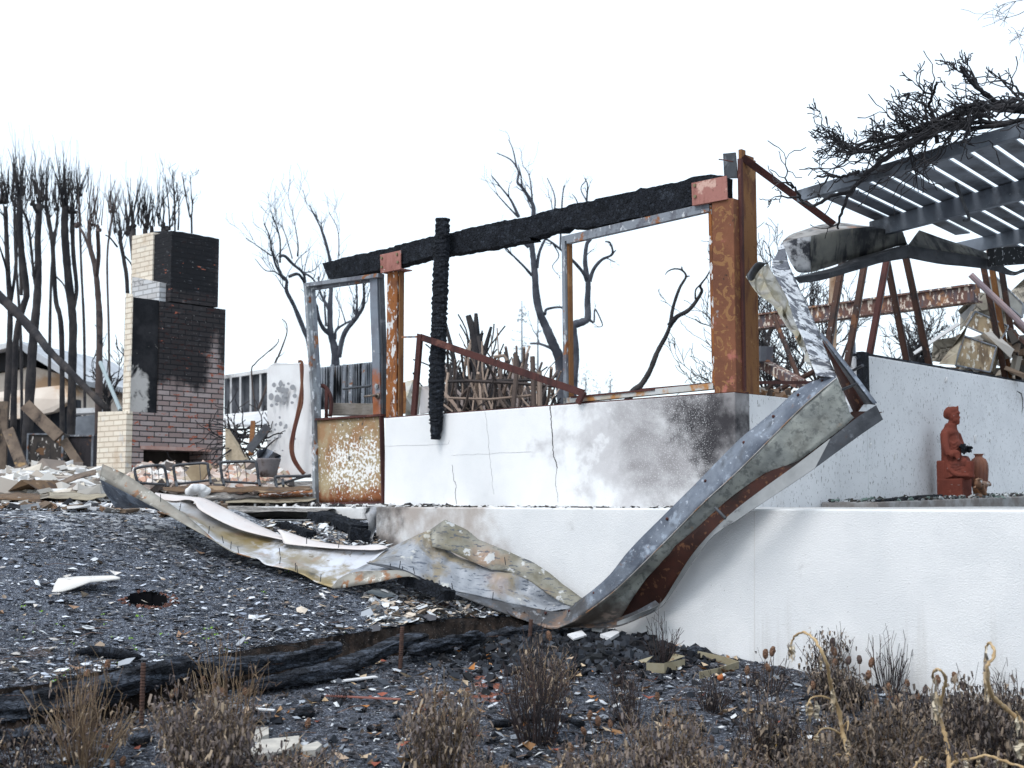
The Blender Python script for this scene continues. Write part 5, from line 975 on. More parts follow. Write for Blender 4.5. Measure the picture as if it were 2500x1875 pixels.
m = MB(); m.beam(P(175, 1006, 26.5), P(250, 1003, 26.5), .5, .1); tag(m.build('shed_roof_sheet', WHITE), 'pale flat roof sheet lying on the grey blue shed wall', 'roof sheet')
m = MB(); m.tube([P(245, 885, 19), P(294, 1002, 17.6)], .028, 8); tag(m.build('grey_pipe', wm('pipe_grey', (.30, .36, .38))), 'pale grey pipe leaning onto the cream chimney base', 'pipe')
# cabinets and planks
CAB = rust('scorched_cabinet', (.07, .06, .055), (.03, .03, .032), (.20, .11, .06), pl=.6, white=(.66, .62, .58), wl=.585)
def cabinet(label, px0, px1, py0, py1, Y, rot, mat):
    t = thing('metal_cabinet', label, 'cabinet', tuple(P((px0 + px1) / 2, py1, Y)), 'scorched metal cabinets')
    s_ = Y / 3200; w_ = (px1 - px0) * s_; h_ = (py1 - py0) * s_; c = P((px0 + px1) / 2, (py0 + py1) / 2, Y); ax = Vector((math.cos(rot), math.sin(rot), 0)); dp = Vector((-ax.y, ax.x, 0))
    m = MB(); m.box(c + dp * .25, ax * w_ / 2, dp * .24, Z * h_ / 2); m.build('body', mat, t, mods=[('BEVEL', dict(width=.012, segments=2))])
    m = MB()
    for s in (-1, 1): m.box(c + ax * s * (w_ / 2 - .01), ax * .012, dp * .012, Z * h_ / 2)
    m.box(c + Z * (h_ / 2 - .01), ax * (w_ / 2 - .022), dp * .012, Z * .012); m.build('frame', RUSTG, t)
cabinet('left scorched cabinet with white flaked paint on its door', 66, 153, 1058, 1150, 19, .05, CAB)
cabinet('right plainer dark scorched cabinet next to the flaked one', 154, 228, 1062, 1150, 19.3, -.1, rust('dark_cabinet', (.045, .04, .045), (.025, .024, .028), (.10, .06, .045), pl=.6, off=3))
PLK = wm('burnt_plank', ((.17, .13, .10), (.10, .075, .06), 6), [dict(c=(.02, .018, .018), s=4, st=(1, 1, .5), lo=.55, hi=.65), dict(c=(.3, .2, .1), s=6, lo=.6, hi=.7, off=3)], .9)
for a, b, wd, lab in (((62, 988, 18.4), (145, 1068, 18.2), .17, 'wide brown burnt plank leaning over the scorched cabinets'), ((155, 1075, 18.3), (194, 1135, 18.2), .12, 'short plank leaning against the front of the cabinets'), ((20, 1050, 17.9), (58, 1150, 17.6), .15, 'broken brown plank standing at the far left below the trees'), ((10, 980, 18.6), (4, 1160, 18.6), .12, 'narrow orange tinged post at the far left edge')):
    m = MB(); m.beam(P(*a), P(*b), wd, .05, Vector((0, -1, .3))); tag(m.build('burnt_plank', PLK), lab, 'plank')
# ================================================================ rubble in front of the chimney
PLRUB = wm('plaster_rubble_mat', None, isl=[(.56, .55, .53), (.46, .44, .41), (.62, .61, .60), (.34, .30, .26), (.54, .49, .42), (.18, .15, .13), (.58, .58, .58)])
BRRUB = wm('brick_rubble_mat', None, isl=[(.52, .40, .34), (.56, .47, .42), (.45, .27, .20), (.60, .54, .50), (.40, .32, .28), (.10, .085, .08), (.62, .60, .58), (.50, .42, .32)])
ASHG = wm('debris_mix_mat', None, isl=[(.035, .035, .04), (.28, .26, .24), (.55, .54, .53), (.12, .085, .06), (.06, .05, .045), (.65, .65, .66), (.18, .11, .07), (.33, .34, .36)])
m = MB()
for i in range(240):
    x = random.uniform(-30, 240); f = random.random(); y = lerp(1135 + 26 * abs(x - 130) / 130, 1205, f); Y = lerp(16.2, 12.5, f); m.chunk(P(x, y, Y), random.uniform(.04, .20), random.uniform(.04, .14), random.uniform(.012, .05), .75)
tag(m.build('plaster_rubble', PLRUB), kind='stuff')
m = MB()
for i in range(420):
    x = random.uniform(318, 700); f = random.random(); top = 1122 + 16 * mn.noise(Vector((x * .03, 0, 0))) + max(0, (x - 620)) * .2 + max(0, 360 - x) * .4; y = lerp(top + 20, 1192, f); Y = lerp(15.9, 13.4, f); m.chunk(P(x, y, Y), random.uniform(.03, .10), random.uniform(.03, .07), random.uniform(.02, .05), 1.5)
tag(m.build('brick_rubble', BRRUB), kind='stuff')
m = MB()
for i in range(1500):
    x = random.uniform(-40, 790); f = random.random() ** .8; Y = lerp(14.5, 9.9, f); p = P(x, 1222, Y); z = lawn_z(p.x, p.y) + random.uniform(0, .03) + max(0, (Y - 12)) * .03
    p.z = z
    if x > 540 and Y < 12.9: continue
    m.chunk(p, random.uniform(.015, .09), random.uniform(.015, .06), random.uniform(.004, .018), .8)
tag(m.build('house_debris', ASHG), kind='stuff')
m = MB(); rows = [[Vector((x, y, -.09 + .30 * (1 / (1 + math.exp(-(y - 13.4) * 2.6))) + .03 * mn.noise(Vector((x * 2, y * 2, 1))))) for x in np.linspace(-8, -1.6, 50)] for y in np.linspace(11.0, 18, 40)]; m.grid(rows)
tag(m.build('rubble_ground', wm('rubble_dirt', ((.10, .09, .085), (.30, .28, .26), 5), [dict(c=(.03, .03, .03), s=9, lo=.5, hi=.62), dict(c=(.6, .6, .58), s=14, lo=.6, hi=.65)]), smooth=True), kind='structure')
# metal chair frames
def chair(label, q, feet, wires):
    t = thing('chair_frame', label, 'chair', tuple(P(feet[0][0], feet[0][1], 13.2)), 'burnt metal chair frames in the rubble')
    m = MB(); m.tube(smooth_poly([P(x, y, 13.3) for x, y in q], 3), .015, 7); m.build('back_frame', GDARK, t, True)
    for a, b in wires: m = MB(); m.tube([P(*a, 13.3), P(*b, 13.3)], .004, 4); m.build('wire', GDARK, t)
    m = MB(); a, b = q[0], q[-1]; m.tube([P(a[0], a[1] - 3, 13.3), P(b[0], b[1] - 3, 13.3)], .013, 6); m.build('seat_rail', GDARK, t)
    for (fx, fy) in feet: m = MB(); m.tube([P(fx, fy - 16, 13.3), P(fx + 2, fy, 13.1)], .014, 6); m.build('leg', GDARK, t)
def z2(p): return zx(0, 840, p)
chair('leftmost burnt chair frame tilted in front of the fireplace', z2([(1065, 1080), (1040, 980), (1060, 955), (1150, 940), (1250, 938), (1275, 980), (1295, 1095)]), z2([(1068, 1110), (1292, 1100)]), list(zip(z2([(1120, 950), (1170, 945), (1220, 940)]), z2([(1130, 1080), (1180, 1085), (1230, 1085)]))))
chair('burnt chair frame with a tan board stuck in its back', z2([(1362, 1090), (1340, 960), (1360, 935), (1470, 925), (1590, 920), (1605, 960), (1622, 1060)]), z2([(1360, 1110), (1620, 1075)]), list(zip(z2([(1420, 930), (1540, 925)]), z2([(1430, 1075), (1550, 1070)]))))
chair('most upright burnt chair frame, right of the board one', z2([(1722, 1070), (1700, 930), (1720, 912), (1830, 908), (1960, 908), (1980, 940), (2000, 1085)]), z2([(1720, 1090), (1998, 1095)]), list(zip(z2([(1750, 912), (1820, 910), (1890, 910)]), z2([(1775, 1065), (1840, 1068), (1905, 1070)]))))
chair('low dark chair frame beside the door frame', z2([(2130, 1095), (2125, 1030), (2140, 1022), (2240, 1020), (2400, 1018)]), z2([(2130, 1110), (2180, 1095)]), [])
m = MB(); m.plate([P(x, y, 13.45) for x, y in z2([(1430, 990), (1470, 940), (1600, 925), (1620, 960), (1560, 1050), (1480, 1060)])], Vector((.02, .03, .01))); tag(m.build('tan_board', wm('tan_board_mat', ((.42, .33, .22), (.30, .23, .15), 6))), 'warped tan board lodged in the second chair frame', 'board')
# drum and metal scraps
m = MB(); c = P(655, 1160, 13.6); m.lathe(c, [(.0, -.02), (.085, -.02), (.10, .06), (.125, .15), (.13, .165), (.125, .172), (0, .17)], 20); tag(m.build('metal_drum', wm('drum_metal', ((.13, .12, .13), (.22, .20, .2), 5), [dict(c=(.06, .04, .035), s=5, lo=.5, hi=.65)]), None, True), 'squat scorched metal drum with a pale lid by the spotted wall', 'drum')
m = MB(); m.grid([[P(x, y, 14.2 + .25 * ((i + j) % 2)) for i, (x, y) in enumerate(r)] for j, r in enumerate((z2([(1985, 820), (2060, 805), (2110, 830), (2170, 860)]), z2([(1985, 900), (2060, 890), (2120, 880), (2160, 900)])))]); tag(m.build('folded_sheet', GALV, mods=[SOL]), 'crumpled grey sheet metal folded above the drum', 'sheet')
m = MB(); m.beam(P(612, 1110, 14.6), P(618, 1030, 14.8), .05, .05); tag(m.build('orange_post', RUST), 'short orange rusty post left of the spotted wall', 'post')
m = MB(); m.beam(P(608, 1100, 14.4), P(655, 1040, 14.4), .09, .03, Vector((0, -1, .3))); tag(m.build('scrap_angle', GDARK), 'slanting dark metal angle left of the spotted wall', 'scrap')
m = MB(); m.plate([P(x, y, 15.3) for x, y in z2([(1738, 650), (1895, 890), (1840, 905), (1738, 890)])], Vector((.03, .05, 0))); tag(m.build('woven_panel', wm('woven_tan', ((.45, .38, .28), (.36, .30, .22), 30))), 'triangular tan woven panel leaning right of the chimney', 'panel')
m = MB()
for i in range(60): twig(m, P(random.uniform(560, 650), random.uniform(1045, 1110), random.uniform(15.2, 16.5)), rv(1).normalized(), random.uniform(.2, .6), .012, 1, Vector((0, 0, 0)), .4, 4, (1, 3), .8, .006)
tag(m.build('dark_tangle', BARK), kind='stuff')
# long flattened sheets lying across the house pad
def sheetlong(label, top, bot, ya, yb, mat, amp=.02, name='fallen_sheet', grp=None):
    nu = 46; A = resample([P(x, y, ya) for x, y in top], nu); B_ = resample([P(x, y, yb) for x, y in bot], nu); rows = []
    for j in range(5): rows.append([A[i].lerp(B_[i], j / 4) + nz(A[i], 3, j) * amp + nz(A[i], 9) * amp * .5 for i in range(nu)])
    m = MB(); m.grid(rows); return tag(m.build(name, mat, None, True, mods=[('SOLIDIFY', dict(thickness=.006, offset=0))]), label, 'sheet', grp)
BRSH = rust('brown_sheet', (.13, .08, .045), (.05, .035, .03), (.28, .20, .13), pl=.58, off=11)
TANSH = wm('tan_sheet', ((.33, .29, .22), (.24, .21, .16), 4), [dict(c=(.1, .07, .05), s=4, lo=.55, hi=.68)], .7, .2)
sheetlong('long rippled dark brown sheet lying in front of the chairs', z2([(1250, 1105), (1500, 1085), (1800, 1100), (2212, 1105), (2400, 1100)]), z2([(1270, 1130), (1500, 1150), (1800, 1140), (2212, 1140), (2400, 1135)]), 13.1, 12.85, BRSH)
sheetlong('lens shaped tan metal strip lying near the foot of the door frame', z2([(1740, 1215), (1900, 1190), (2212, 1185), (2400, 1180), (2440, 1190)]), z2([(1740, 1222), (1900, 1215), (2212, 1225), (2380, 1215), (2440, 1195)]), 13.0, 12.75, TANSH, .01)
sheetlong('rusty trough strip behind the lens shaped strip', z2([(2000, 1160), (2200, 1140), (2420, 1120)]), z2([(2000, 1190), (2200, 1180), (2420, 1180)]), 13.2, 13.0, RUSTP, .015)
sheetlong('long pale metal strip lying left of the chimney base', z2([(370, 1130), (600, 1125), (820, 1140)]), z2([(380, 1180), (600, 1200), (830, 1175)]), 12.6, 11.8, TANSH, .03)
sheetlong('dark red brown sheet at the far left edge of the lawn', z2([(-60, 1165), (130, 1140), (300, 1150)]), z2([(-60, 1190), (160, 1195), (320, 1220)]), 12.2, 11.6, BRSH, .02)
sheetlong('thin red strip lying along the lawn edge below the gutter tip', z2([(560, 1265), (800, 1268), (1180, 1275)]), z2([(560, 1285), (800, 1290), (1180, 1285)]), 10.6, 10.3, RUSTR, .008)
sheetlong('thin dark strip lying along the lawn edge at the far left', z2([(-60, 1262), (300, 1250), (560, 1262)]), z2([(-60, 1275), (300, 1268), (560, 1275)]), 10.7, 10.4, RUSTR, .008)
sheetlong('brown strip slanting over the white rubble', z2([(380, 1090), (560, 1010), (740, 970)]), z2([(400, 1110), (600, 1040), (740, 1010)]), 13.0, 12.8, PLK, .01)
m = MB(); m.plate([P(x, y, 12.4) for x, y in z2([(60, 1135), (160, 1048), (220, 1080)])], Vector((.25, .5, -.02))); m.plate([P(x, y, 12.4) for x, y in z2([(160, 1046), (300, 1130), (222, 1082)])], Vector((.2, .4, 0))); tag(m.build('tent_sheet', BRSH), 'dark sheet metal folded like a small tent in the left rubble', 'sheet')
m = MB(); c = P(482, 1203, 11.9)
for i in range(5): m.ell(c + Vector((random.uniform(-.07, .07), random.uniform(-.04, .04), random.uniform(-.01, .04))), Vector((.055, 0, .01)), Vector((0, .05, 0)), Vector((0, 0, .045)), 12, 9)
m.v = [v + nz(v, 22) * .022 for v in m.v]
tag(m.build('plaster_lump', WHITE, None, True, mods=[('REMESH', dict(mode='VOXEL', voxel_size=.012))]), 'knobbly white plaster lump lying in front of the chairs', 'lump')
# ================================================================ behind the patio wall at right
def strut(label, px, wd, mat, o=-.08):
    (x0, y0), (x1, y1) = zx(1800, 540, px); a = onS(x0, y0, o); b = onS(x1, y1, o); w_ = wd / 3.16 * a.y / 3200
    t = thing('steel_strut', label, 'strut', tuple(b), 'slanted steel struts under the buckled fascia'); m = MB(); ax = (a - b).normalized(); m.beam(b - ax * .15, a + ax * .25, w_ * .95, .008, -U * .8 - V * .6); sd_ = ax.cross(-U).normalized(); m.beam(b - ax * .15 + sd_ * w_ * .48 - U * .02, a + ax * .25 + sd_ * w_ * .48 - U * .02, .008, .05, -U); m.build('angle', mat, t)
    m = MB(); m.beam(b - ax * .15 - sd_ * w_ * .1, a + ax * .2 - sd_ * w_ * .1, w_ * .3, .02, -U); m.build('rib', GDARK, t)
DRUST = rust('dark_rust', (.075, .04, .03), (.03, .025, .025), (.16, .075, .04), off=12, white=(.35, .36, .37), wl=.64)
strut('leftmost slanted strut, brown and broad, leaning left', [(815, 400), (722, 960)], 42, DRUST)
strut('second slanted strut from the left, dark with grey flakes', [(995, 350), (860, 1140)], 36, DRUST)
strut('red rusted strut leaning left onto the left end of the patio wall', [(1168, 310), (1038, 1025)], 36, RUSTR)
strut('brown strut leaning right from the foot of the red one upwards', [(1180, 350), (1322, 1075)], 34, DRUST, -.12)
strut('dark strut leaning right under the fascia bend', [(1318, 285), (1495, 1095)], 38, DRUST)
strut('dark strut left of three at the right edge', [(1918, 370), (2078, 1185)], 30, DRUST)
strut('rusty middle strut of three at the right edge', [(1985, 390), (2112, 1190)], 28, RUST)
strut('rightmost of three struts at the right edge', [(2058, 405), (2182, 1190)], 34, DRUST)
# rear rusty beam
IB = rust('burnt_cream_beam', (.14, .075, .06), (.09, .09, .11), (.30, .16, .09), pl=.57, off=14, white=(.62, .54, .46), wl=.55)
t = thing('steel_girder', 'long rusty cream girder running behind the slanted struts', 'girder', tuple(P(2036, 800, 15)))
m = MB(); a = P(1833, 789, 16.5); b = P(2385, 716, 13.5); m.beam(a, b, .10, .15); m.build('beam', IB, t)
m = MB(); m.beam(a + Z * .085, b + Z * .085, .17, .02); m.beam(a - Z * .085, b - Z * .085, .17, .02); m.build('flange', IB, t)
m = MB(); m.beam(P(2030, 860, 15.4), P(2036, 676, 15.4), .09, .09, Vector((0, 1, 0))); m.build('post', rust('burnt_cream_post', (.40, .30, .22), (.20, .10, .05), (.5, .42, .34), off=15), t)
m = MB(); m.beam(P(1838, 900, 16.4), P(1840, 800, 16.4), .08, .06, Vector((0, 1, 0))); m.build('post', IB, t)
m = MB(); m.beam(P(1822, 868, 15.0), P(1872, 864, 14.6), .16, .17); tag(m.build('girder_end', rust('girder_end_rust', (.10, .105, .12), (.07, .07, .085), (.25, .11, .06), pl=.6, off=16)), 'short grey girder end beside the orange column', 'girder')
m = MB(); m.beam(P(1862, 888, 15), P(1956, 938, 14.2), .12, .10); tag(m.build('fallen_strip', IB), 'pale rusty bar sloping down right of the orange column', 'bar')
m = MB(); bar(m, onS(1828, 934, -.1), onS(2000, 934, -.1), .025, .03, U); tag(m.build('thin_rail', RUSTR), 'thin dark red rail just above the wall right of the orange column', 'rail')
m = MB()
for i in range(30):
    p = onS(random.uniform(1835, 1960), 955, -.1); m.chunk(Vector((p.x, p.y, HT + random.uniform(0, .05))), .05, .03, .02, 1.4)
tag(m.build('wall_top_debris', wm('brown_debris', None, isl=[(.2, .11, .06), (.3, .2, .14), (.08, .06, .05), (.4, .36, .32)])), kind='stuff')
for a, b, r in (((1888, 770), (1955, 935), .03), ((1895, 955), (1990, 905), .03), ((1870, 955), (1905, 920), .03)):
    m = MB(); m.tube([P(*a, 15.5), P(*b, 15)], r, 6); tag(m.build('burnt_pole', DRUST), {1888: 'thin dark pole leaning down behind the gutter sheet', 1895: 'brown pole rising right behind the twisted gutter', 1870: 'short brown stick behind the low wall by the column'}[a[0]], 'pole')
# wreckage at the right
m = MB()
for i in range(46):
    x = random.uniform(2080, 2330); p = onS(x, 880, -random.uniform(.3, 1.6)); p.z = z2a + random.uniform(-.25, .0) + .0; m.chunk(p + Z * (.09 * random.random()), random.uniform(.08, .20), random.uniform(.06, .14), random.uniform(.01, .04), 1.4)
tag(m.build('white_slabs', PLRUB), kind='stuff')
APP = rust('scorched_enamel', (.40, .31, .20), (.12, .085, .06), (.55, .48, .38), pl=.6, off=17, white=(.70, .67, .6), wl=.57)
def crate(name, label, q4, Y, dep, mat, cat):
    pts = [P(x, y, Y) for x, y in zx(1800, 540, q4)]; t = thing(name, label, cat, tuple(pts[0])); m = MB(); m.hexa([pts[0], pts[1], pts[1] + dep, pts[0] + dep, pts[3], pts[2], pts[2] + dep, pts[3] + dep]); m.build('body', mat, t, mods=[('BEVEL', dict(width=.01, segments=2))])
    m = MB()
    for i in range(4): m.tube([pts[i] - dep * .02, pts[(i + 1) % 4] - dep * .02], .009, 6)
    m.build('seam', RUSTG, t); return t
crate('appliance_box', 'square scorched enamel box leaning on the patio wall top', [(1680, 1110), (1950, 1165), (2000, 970), (1752, 885)], 13.4, Vector((.22, .45, .05)), APP, 'appliance')
crate('appliance_box', 'tilted rusty enamel box balanced above the square one', [(1765, 810), (2030, 925), (2092, 810), (1835, 695)], 13.6, Vector((.1, .4, .06)), APP, 'appliance')
crate('concrete_block', 'grey concrete block high up behind the three right struts', [(1885, 480), (2200, 745), (2205, 640), (1975, 410)], 14.2, Vector((.1, .3, .02)), wm('grey_concrete', ((.20, .20, .19), (.30, .30, .28), 5)), 'block')
ROCK = wm('stone_veneer', ((.25, .23, .19), (.36, .33, .28), 5), [dict(c=(.06, .055, .05), s=3, lo=.55, hi=.68), dict(c=(.6, .6, .58), s=5, lo=.64, hi=.68)], .9, bump=[('edge', 7, .02, I3)])
def slab(label, px, Y, mat, ext=Vector((.05, .12, .02)), name='wall_fragment', cat='wall fragment'):
    m = MB(); m.plate([P(x, y, Y + .15 * math.sin(i * 2)) for i, (x, y) in enumerate(zx(1800, 540, px))], ext); tag(m.build(name, mat), label, cat)
slab('jagged stone faced wall fragment left of the enamel boxes', [(1715, 850), (1720, 720), (1700, 690), (1850, 545), (2000, 560), (2140, 640), (2100, 830), (1960, 790), (1830, 700)], 14.8, ROCK)
slab('grey stone faced slab lying behind the patio wall top', [(1500, 1080), (1510, 920), (1680, 895), (1760, 980), (1700, 1105)], 14.2, ROCK)
slab('broken stone fragment at the right edge under the fascia', [(2010, 640), (2130, 520), (2260, 400), (2400, 420), (2400, 700), (2120, 720)], 15.2, ROCK)
slab('curved pale sheet standing left of the square enamel box', [(1555, 1100), (1640, 990), (1720, 880), (1780, 790), (1745, 900), (1700, 1010), (1680, 1108)], 13.2, TANSH, Vector((.01, .02, 0)), 'bent_sheet', 'sheet')
slab('bright white broken panel at the stone fragment edge', [(1715, 730), (1790, 690), (1850, 610), (1790, 680), (1765, 770)], 14.4, WHITE, Vector((.02, .03, 0)), 'broken_panel', 'panel')
m = MB(); m.tube([P(x, y, 13.2 - .0 * i) for i, (x, y) in enumerate(zx(1800, 540, [(1800, 412), (1900, 510), (2080, 680), (2300, 900)]))], .032, 8); tag(m.build('pink_pipe', wm('fired_pipe', ((.34, .25, .25), (.22, .18, .2), 5), rough=.6)), 'long pinkish metal pipe sloping down behind the right struts', 'pipe')
for a, b, lab in (((1365, 1020), (1710, 790), 'thin white strip rising across the stone slab'), ((2100, 830), (2300, 1010), 'dark steel bar crossing low behind the right struts'), ((2140, 780), (2300, 930), 'second dark bar parallel behind the right struts')):
    q = zx(1800, 540, [a, b]); m = MB(); m.beam(P(*q[0], 13.6), P(*q[1], 13.4), .05, .03); tag(m.build('metal_bar', WHITE if a[0] == 1365 else DRUST), lab, 'bar')
m = MB()
for i in range(60):
    p = P(random.uniform(2330, 2560), random.uniform(830, 930), random.uniform(13.5, 15)); m.chunk(p, random.uniform(.04, .16), random.uniform(.04, .1), random.uniform(.02, .05), 1.6)
tag(m.build('wreckage', wm('wreck_mix', None, isl=[(.05, .045, .04), (.16, .12, .09), (.3, .27, .23), (.09, .06, .04), (.5, .48, .45)])), kind='stuff')
m = MB()
for px_, h in ((2086, 95), (2094, 60), (2080, 70)):
    a = P(px_, 930, 12.6); m.beam(a, a + Z * h * 12.6 / 3200, .035, .02)
tag(m.build('thin_studs', GALV), 'thin pale metal studs beside the left end of the patio wall', 'studs')
# ================================================================ statue, vase, animal head
TERRA = wm('terracotta', ((.19, .052, .036), (.14, .04, .028), 5), [dict(c=(.075, .03, .026), s=4, lo=.52, hi=.68, amt=.75), dict(c=(.35, .33, .32), s=20, st=(1, 1, 2), lo=.66, hi=.7, off=5, amt=.6), dict(c=(.34, .14, .10), s=16, lo=.64, hi=.7, amt=.5)], .85, bump=[('noise', 60, .003, I3)], spec=.2)
oS = .30
def s6w(x, y, dy=0.):
    q = zx(1800, 940, [(x, y)])[0]; return onS(q[0], q[1], oS + dy)
SP0 = onS(2345, 1214, .27)
def s6(x, y, dy=0.): # the statue's own profile plane; dy = metres towards the camera
    q = zx(1800, 940, [(x, y)])[0]; return onpl(q[0], q[1], SP0 - V * dy, V)
sb_ = s6(1680, 868); sc = sb_.y / 3200 / 3.16 / .80  # metres per zoom pixel along V roughly
SZ = sb_.y / 3200 / 3.16
st = thing('statue', 'terracotta statue of a robed seated figure in profile on a block', 'statue', tuple(sb_))
X_ = U; Y_ = -V
def bb(m, x0, x1, y0, y1, d):
    a = s6(x0, y1, d); b = s6(x1, y1, d); zt_ = s6((x0 + x1) / 2, y0, d).z; zb = min(a.z, b.z) - .01; A = Vector((a.x, a.y, zb)); B = Vector((b.x, b.y, zb)); h = Z * (zt_ - zb); w_ = V * 2 * d
    return m.hexa([A, B, B + w_, A + w_, A + h, B + h, B + w_ + h, A + w_ + h])
m = MB(); bb(m, 1540, 1738, 722, 866, .105); m.build('block', TERRA, st, mods=[('BEVEL', dict(width=.010, segments=3))])
m = MB(); bb(m, 1536, 1604, 582, 735, .095); m.build('seat_back', TERRA, st, mods=[('BEVEL', dict(width=.015, segments=3))])
m = MB()
def e6(x, y, rx, ry, rd, dy=0., tilt=0.):
    c = PF(x, y, dy); k = SZ * 1.22; ca, sa_ = math.cos(tilt), math.sin(tilt)
    a = (X_ * ca + Z * sa_) * rx * k; b = (Z * ca - X_ * sa_) * ry * SZ; m.ell(c, a, Y_ * rd * SZ, b, 16, 10)
PF = lambda x, y, d=0.: s6(x, y, d * .75)
def lim(pts, rads, n=10): m.tube(smooth_poly([PF(*p) for p in pts], 4), [lerp(rads[min(int(i / 4), len(rads) - 2)], rads[min(int(i / 4), len(rads) - 2) + 1], (i % 4) / 4) * SZ if i < (len(pts) - 1) * 4 else rads[-1] * SZ for i in range((len(pts) - 1) * 4 + 1)], n)
lim([(1650, 300), (1640, 400), (1650, 520), (1660, 640), (1680, 715)], [42, 66, 74, 82, 92], 16)     # torso and robe
lim([(1640, 345, .0), (1610, 350, .0)], [50, 40]); e6(1640, 370, 52, 48, 88)                           # shoulders
lim([(1655, 275), (1652, 330)], [26, 32])                                                             # neck
e6(1672, 240, 33, 50, 40)                                                                            # head
e6(1688, 268, 22, 28, 32); e6(1712, 250, 8, 13, 9); e6(1700, 214, 16, 12, 26); e6(1708, 282, 9, 7, 14); e6(1698, 297, 14, 9, 18)   # face, nose, brow, lips, chin
e6(1642, 215, 42, 46, 46); e6(1625, 232, 30, 34, 36); lim([(1640, 205, 0), (1655, 192, 0)], [42, 36]); e6(1664, 196, 36, 32, 40); lim([(1684, 196, 0), (1697, 176, 0), (1703, 158, 0)], [18, 13, 5]); e6(1668, 252, 6, 18, 44)  # head dress, ears
lim([(1600, 375, .10), (1605, 470, .14), (1640, 540, .15)], [36, 32, 28]); lim([(1640, 540, .15), (1690, 520, .14), (1705, 560, .13)], [30, 22, 15])       # near arm bent, sleeve
e6(1690, 535, 20, 26, 12, .145); e6(1690, 650, 70, 62, 78); e6(1735, 690, 66, 34, 82); e6(1690, 480, 36, 70, 62); e6(1772, 668, 34, 56, 82); e6(1790, 705, 26, 20, 78)
for k in range(4): lim([(1682 + k * 9, 540, .15), (1690 + k * 9, 565, .155), (1686 + k * 8, 580, .15)], [5.5, 5, 3.5], 7)   # fingers
lim([(1700, 505, .155), (1716, 520, .155), (1722, 538, .15)], [5.5, 5, 3.5], 7)
lim([(1690, 380, -.1), (1730, 470, -.13), (1760, 520, -.12)], [34, 28, 22])                          # far arm
lim([(1650, 640, .04), (1730, 600, .05), (1785, 590, .05)], [62, 56, 44]); lim([(1785, 590, .05), (1790, 660, .05), (1795, 715, .05)], [44, 36, 30])   # near thigh and shin
lim([(1650, 640, -.07), (1730, 600, -.08), (1785, 590, -.08)], [62, 56, 44]); lim([(1785, 590, -.08), (1790, 660, -.08), (1795, 715, -.08)], [42, 36, 30])
lim([(1620, 705, .05), (1720, 712, .06), (1800, 712, .05)], [24, 24, 18]); lim([(1630, 640, .13), (1690, 690, .13), (1790, 700, .1)], [14, 18, 12])   # robe hem folds
for a in (0, 26, 52): lim([(1630 + a * .4, 420 + a, .09), (1670, 455 + a, .1), (1705, 430 + a, .08)], [6, 8, 5], 6)
for a in (0, 22, 44, 66): lim([(1615, 585 + a, .115 + a * .0003), (1670, 610 + a, .135), (1750, 590 + a, .11)], [6, 8, 5], 6)
m.build('figure', TERRA, st, True, mods=[('REMESH', dict(mode='VOXEL', voxel_size=.007)), ('SMOOTH', dict(iterations=5, factor=.5))])
m = MB()
for i in range(34):
    m.chunk(s6(random.uniform(1725, 1808), random.gauss(490, 14), random.uniform(-.1, .1)), .018, .012, .006, 2)
m.grid([[s6(x, y, d) + rv(.008) for x, y in ((1725, 455), (1750, 470), (1780, 478), (1808, 500))] for y2, d in ((0, .08), (1, -.06)) for y in (0,)] if False else [[s6(1722, 455, .06), s6(1755, 468, .07), s6(1785, 480, .06), s6(1810, 505, .04)], [s6(1730, 520, .09), s6(1750, 540, .1), s6(1775, 500, .09), s6(1806, 520, .06)]])
tag(m.build('charred_leaf_scrap', CHAR, mods=[('SOLIDIFY', dict(thickness=.004, offset=0))]), 'charred crumpled leaf scrap lying on the statue lap', 'leaf')
vc = s6w(1872, 860, -.02); k = SZ
m = MB(); m.lathe(Vector((vc.x, vc.y, s6w(1872, 850).z)), [(r * k, h * k) for r, h in ((0, 0), (48, 0), (56, 60), (64, 140), (68, 200), (64, 250), (48, 285), (30, 298), (28, 308), (36, 318), (40, 324), (34, 322), (26, 308), (22, 280))], 32)
vs_ = thing('vase', 'tall ribbed brown clay vase behind the animal head', 'vase', (vc.x, vc.y, s6w(1872, 850).z)); m.build('body', wm('vase_clay', ((.13, .05, .035), (.20, .08, .045), 5), [dict(c=(.07, .03, .025), s=4, lo=.52, hi=.66), dict(c=(.36, .17, .08), s=3, lo=.48, hi=.62, g=[((0, 0, -1), (0, 0, s6w(1872, 770).z), -.04, .06, .45)])], .6, spec=.4), vs_, True)
m = MB()
for a in np.linspace(0, 6.28, 15)[:-1]:
    m.tube([Vector((vc.x + math.cos(a) * r * k, vc.y + math.sin(a) * r * k, s6w(1872, 850).z + h * k)) for r, h in ((56, 60), (65, 140), (69, 200), (65, 250), (50, 284))], .003, 5)
m.build('ribs', bpy.data.materials['vase_clay'], vs_, True)
dh = thing('animal_head', 'small brown clay horned animal head leaning on the vase foot', 'figurine', tuple(s6w(1880, 858, .18)))
m = MB(); oS_, oS = oS, oS + .16; PF = s6w; X_, Y_ = V, U
e6(1862, 762, 34, 34, 32); lim([(1862, 765), (1900, 764), (1935, 766), (1952, 770)], [33, 25, 17, 11]); e6(1945, 762, 11, 12, 14); lim([(1870, 770), (1890, 810), (1915, 845)], [34, 24, 14]); e6(1832, 788, 20, 9, 8, .02, .3); lim([(1838, 735, .02), (1860, 725, .02), (1895, 732, .02)], [9, 9, 5]); e6(1938, 748, 11, 8, 12); lim([(1850, 850), (1880, 855)], [18, 14])
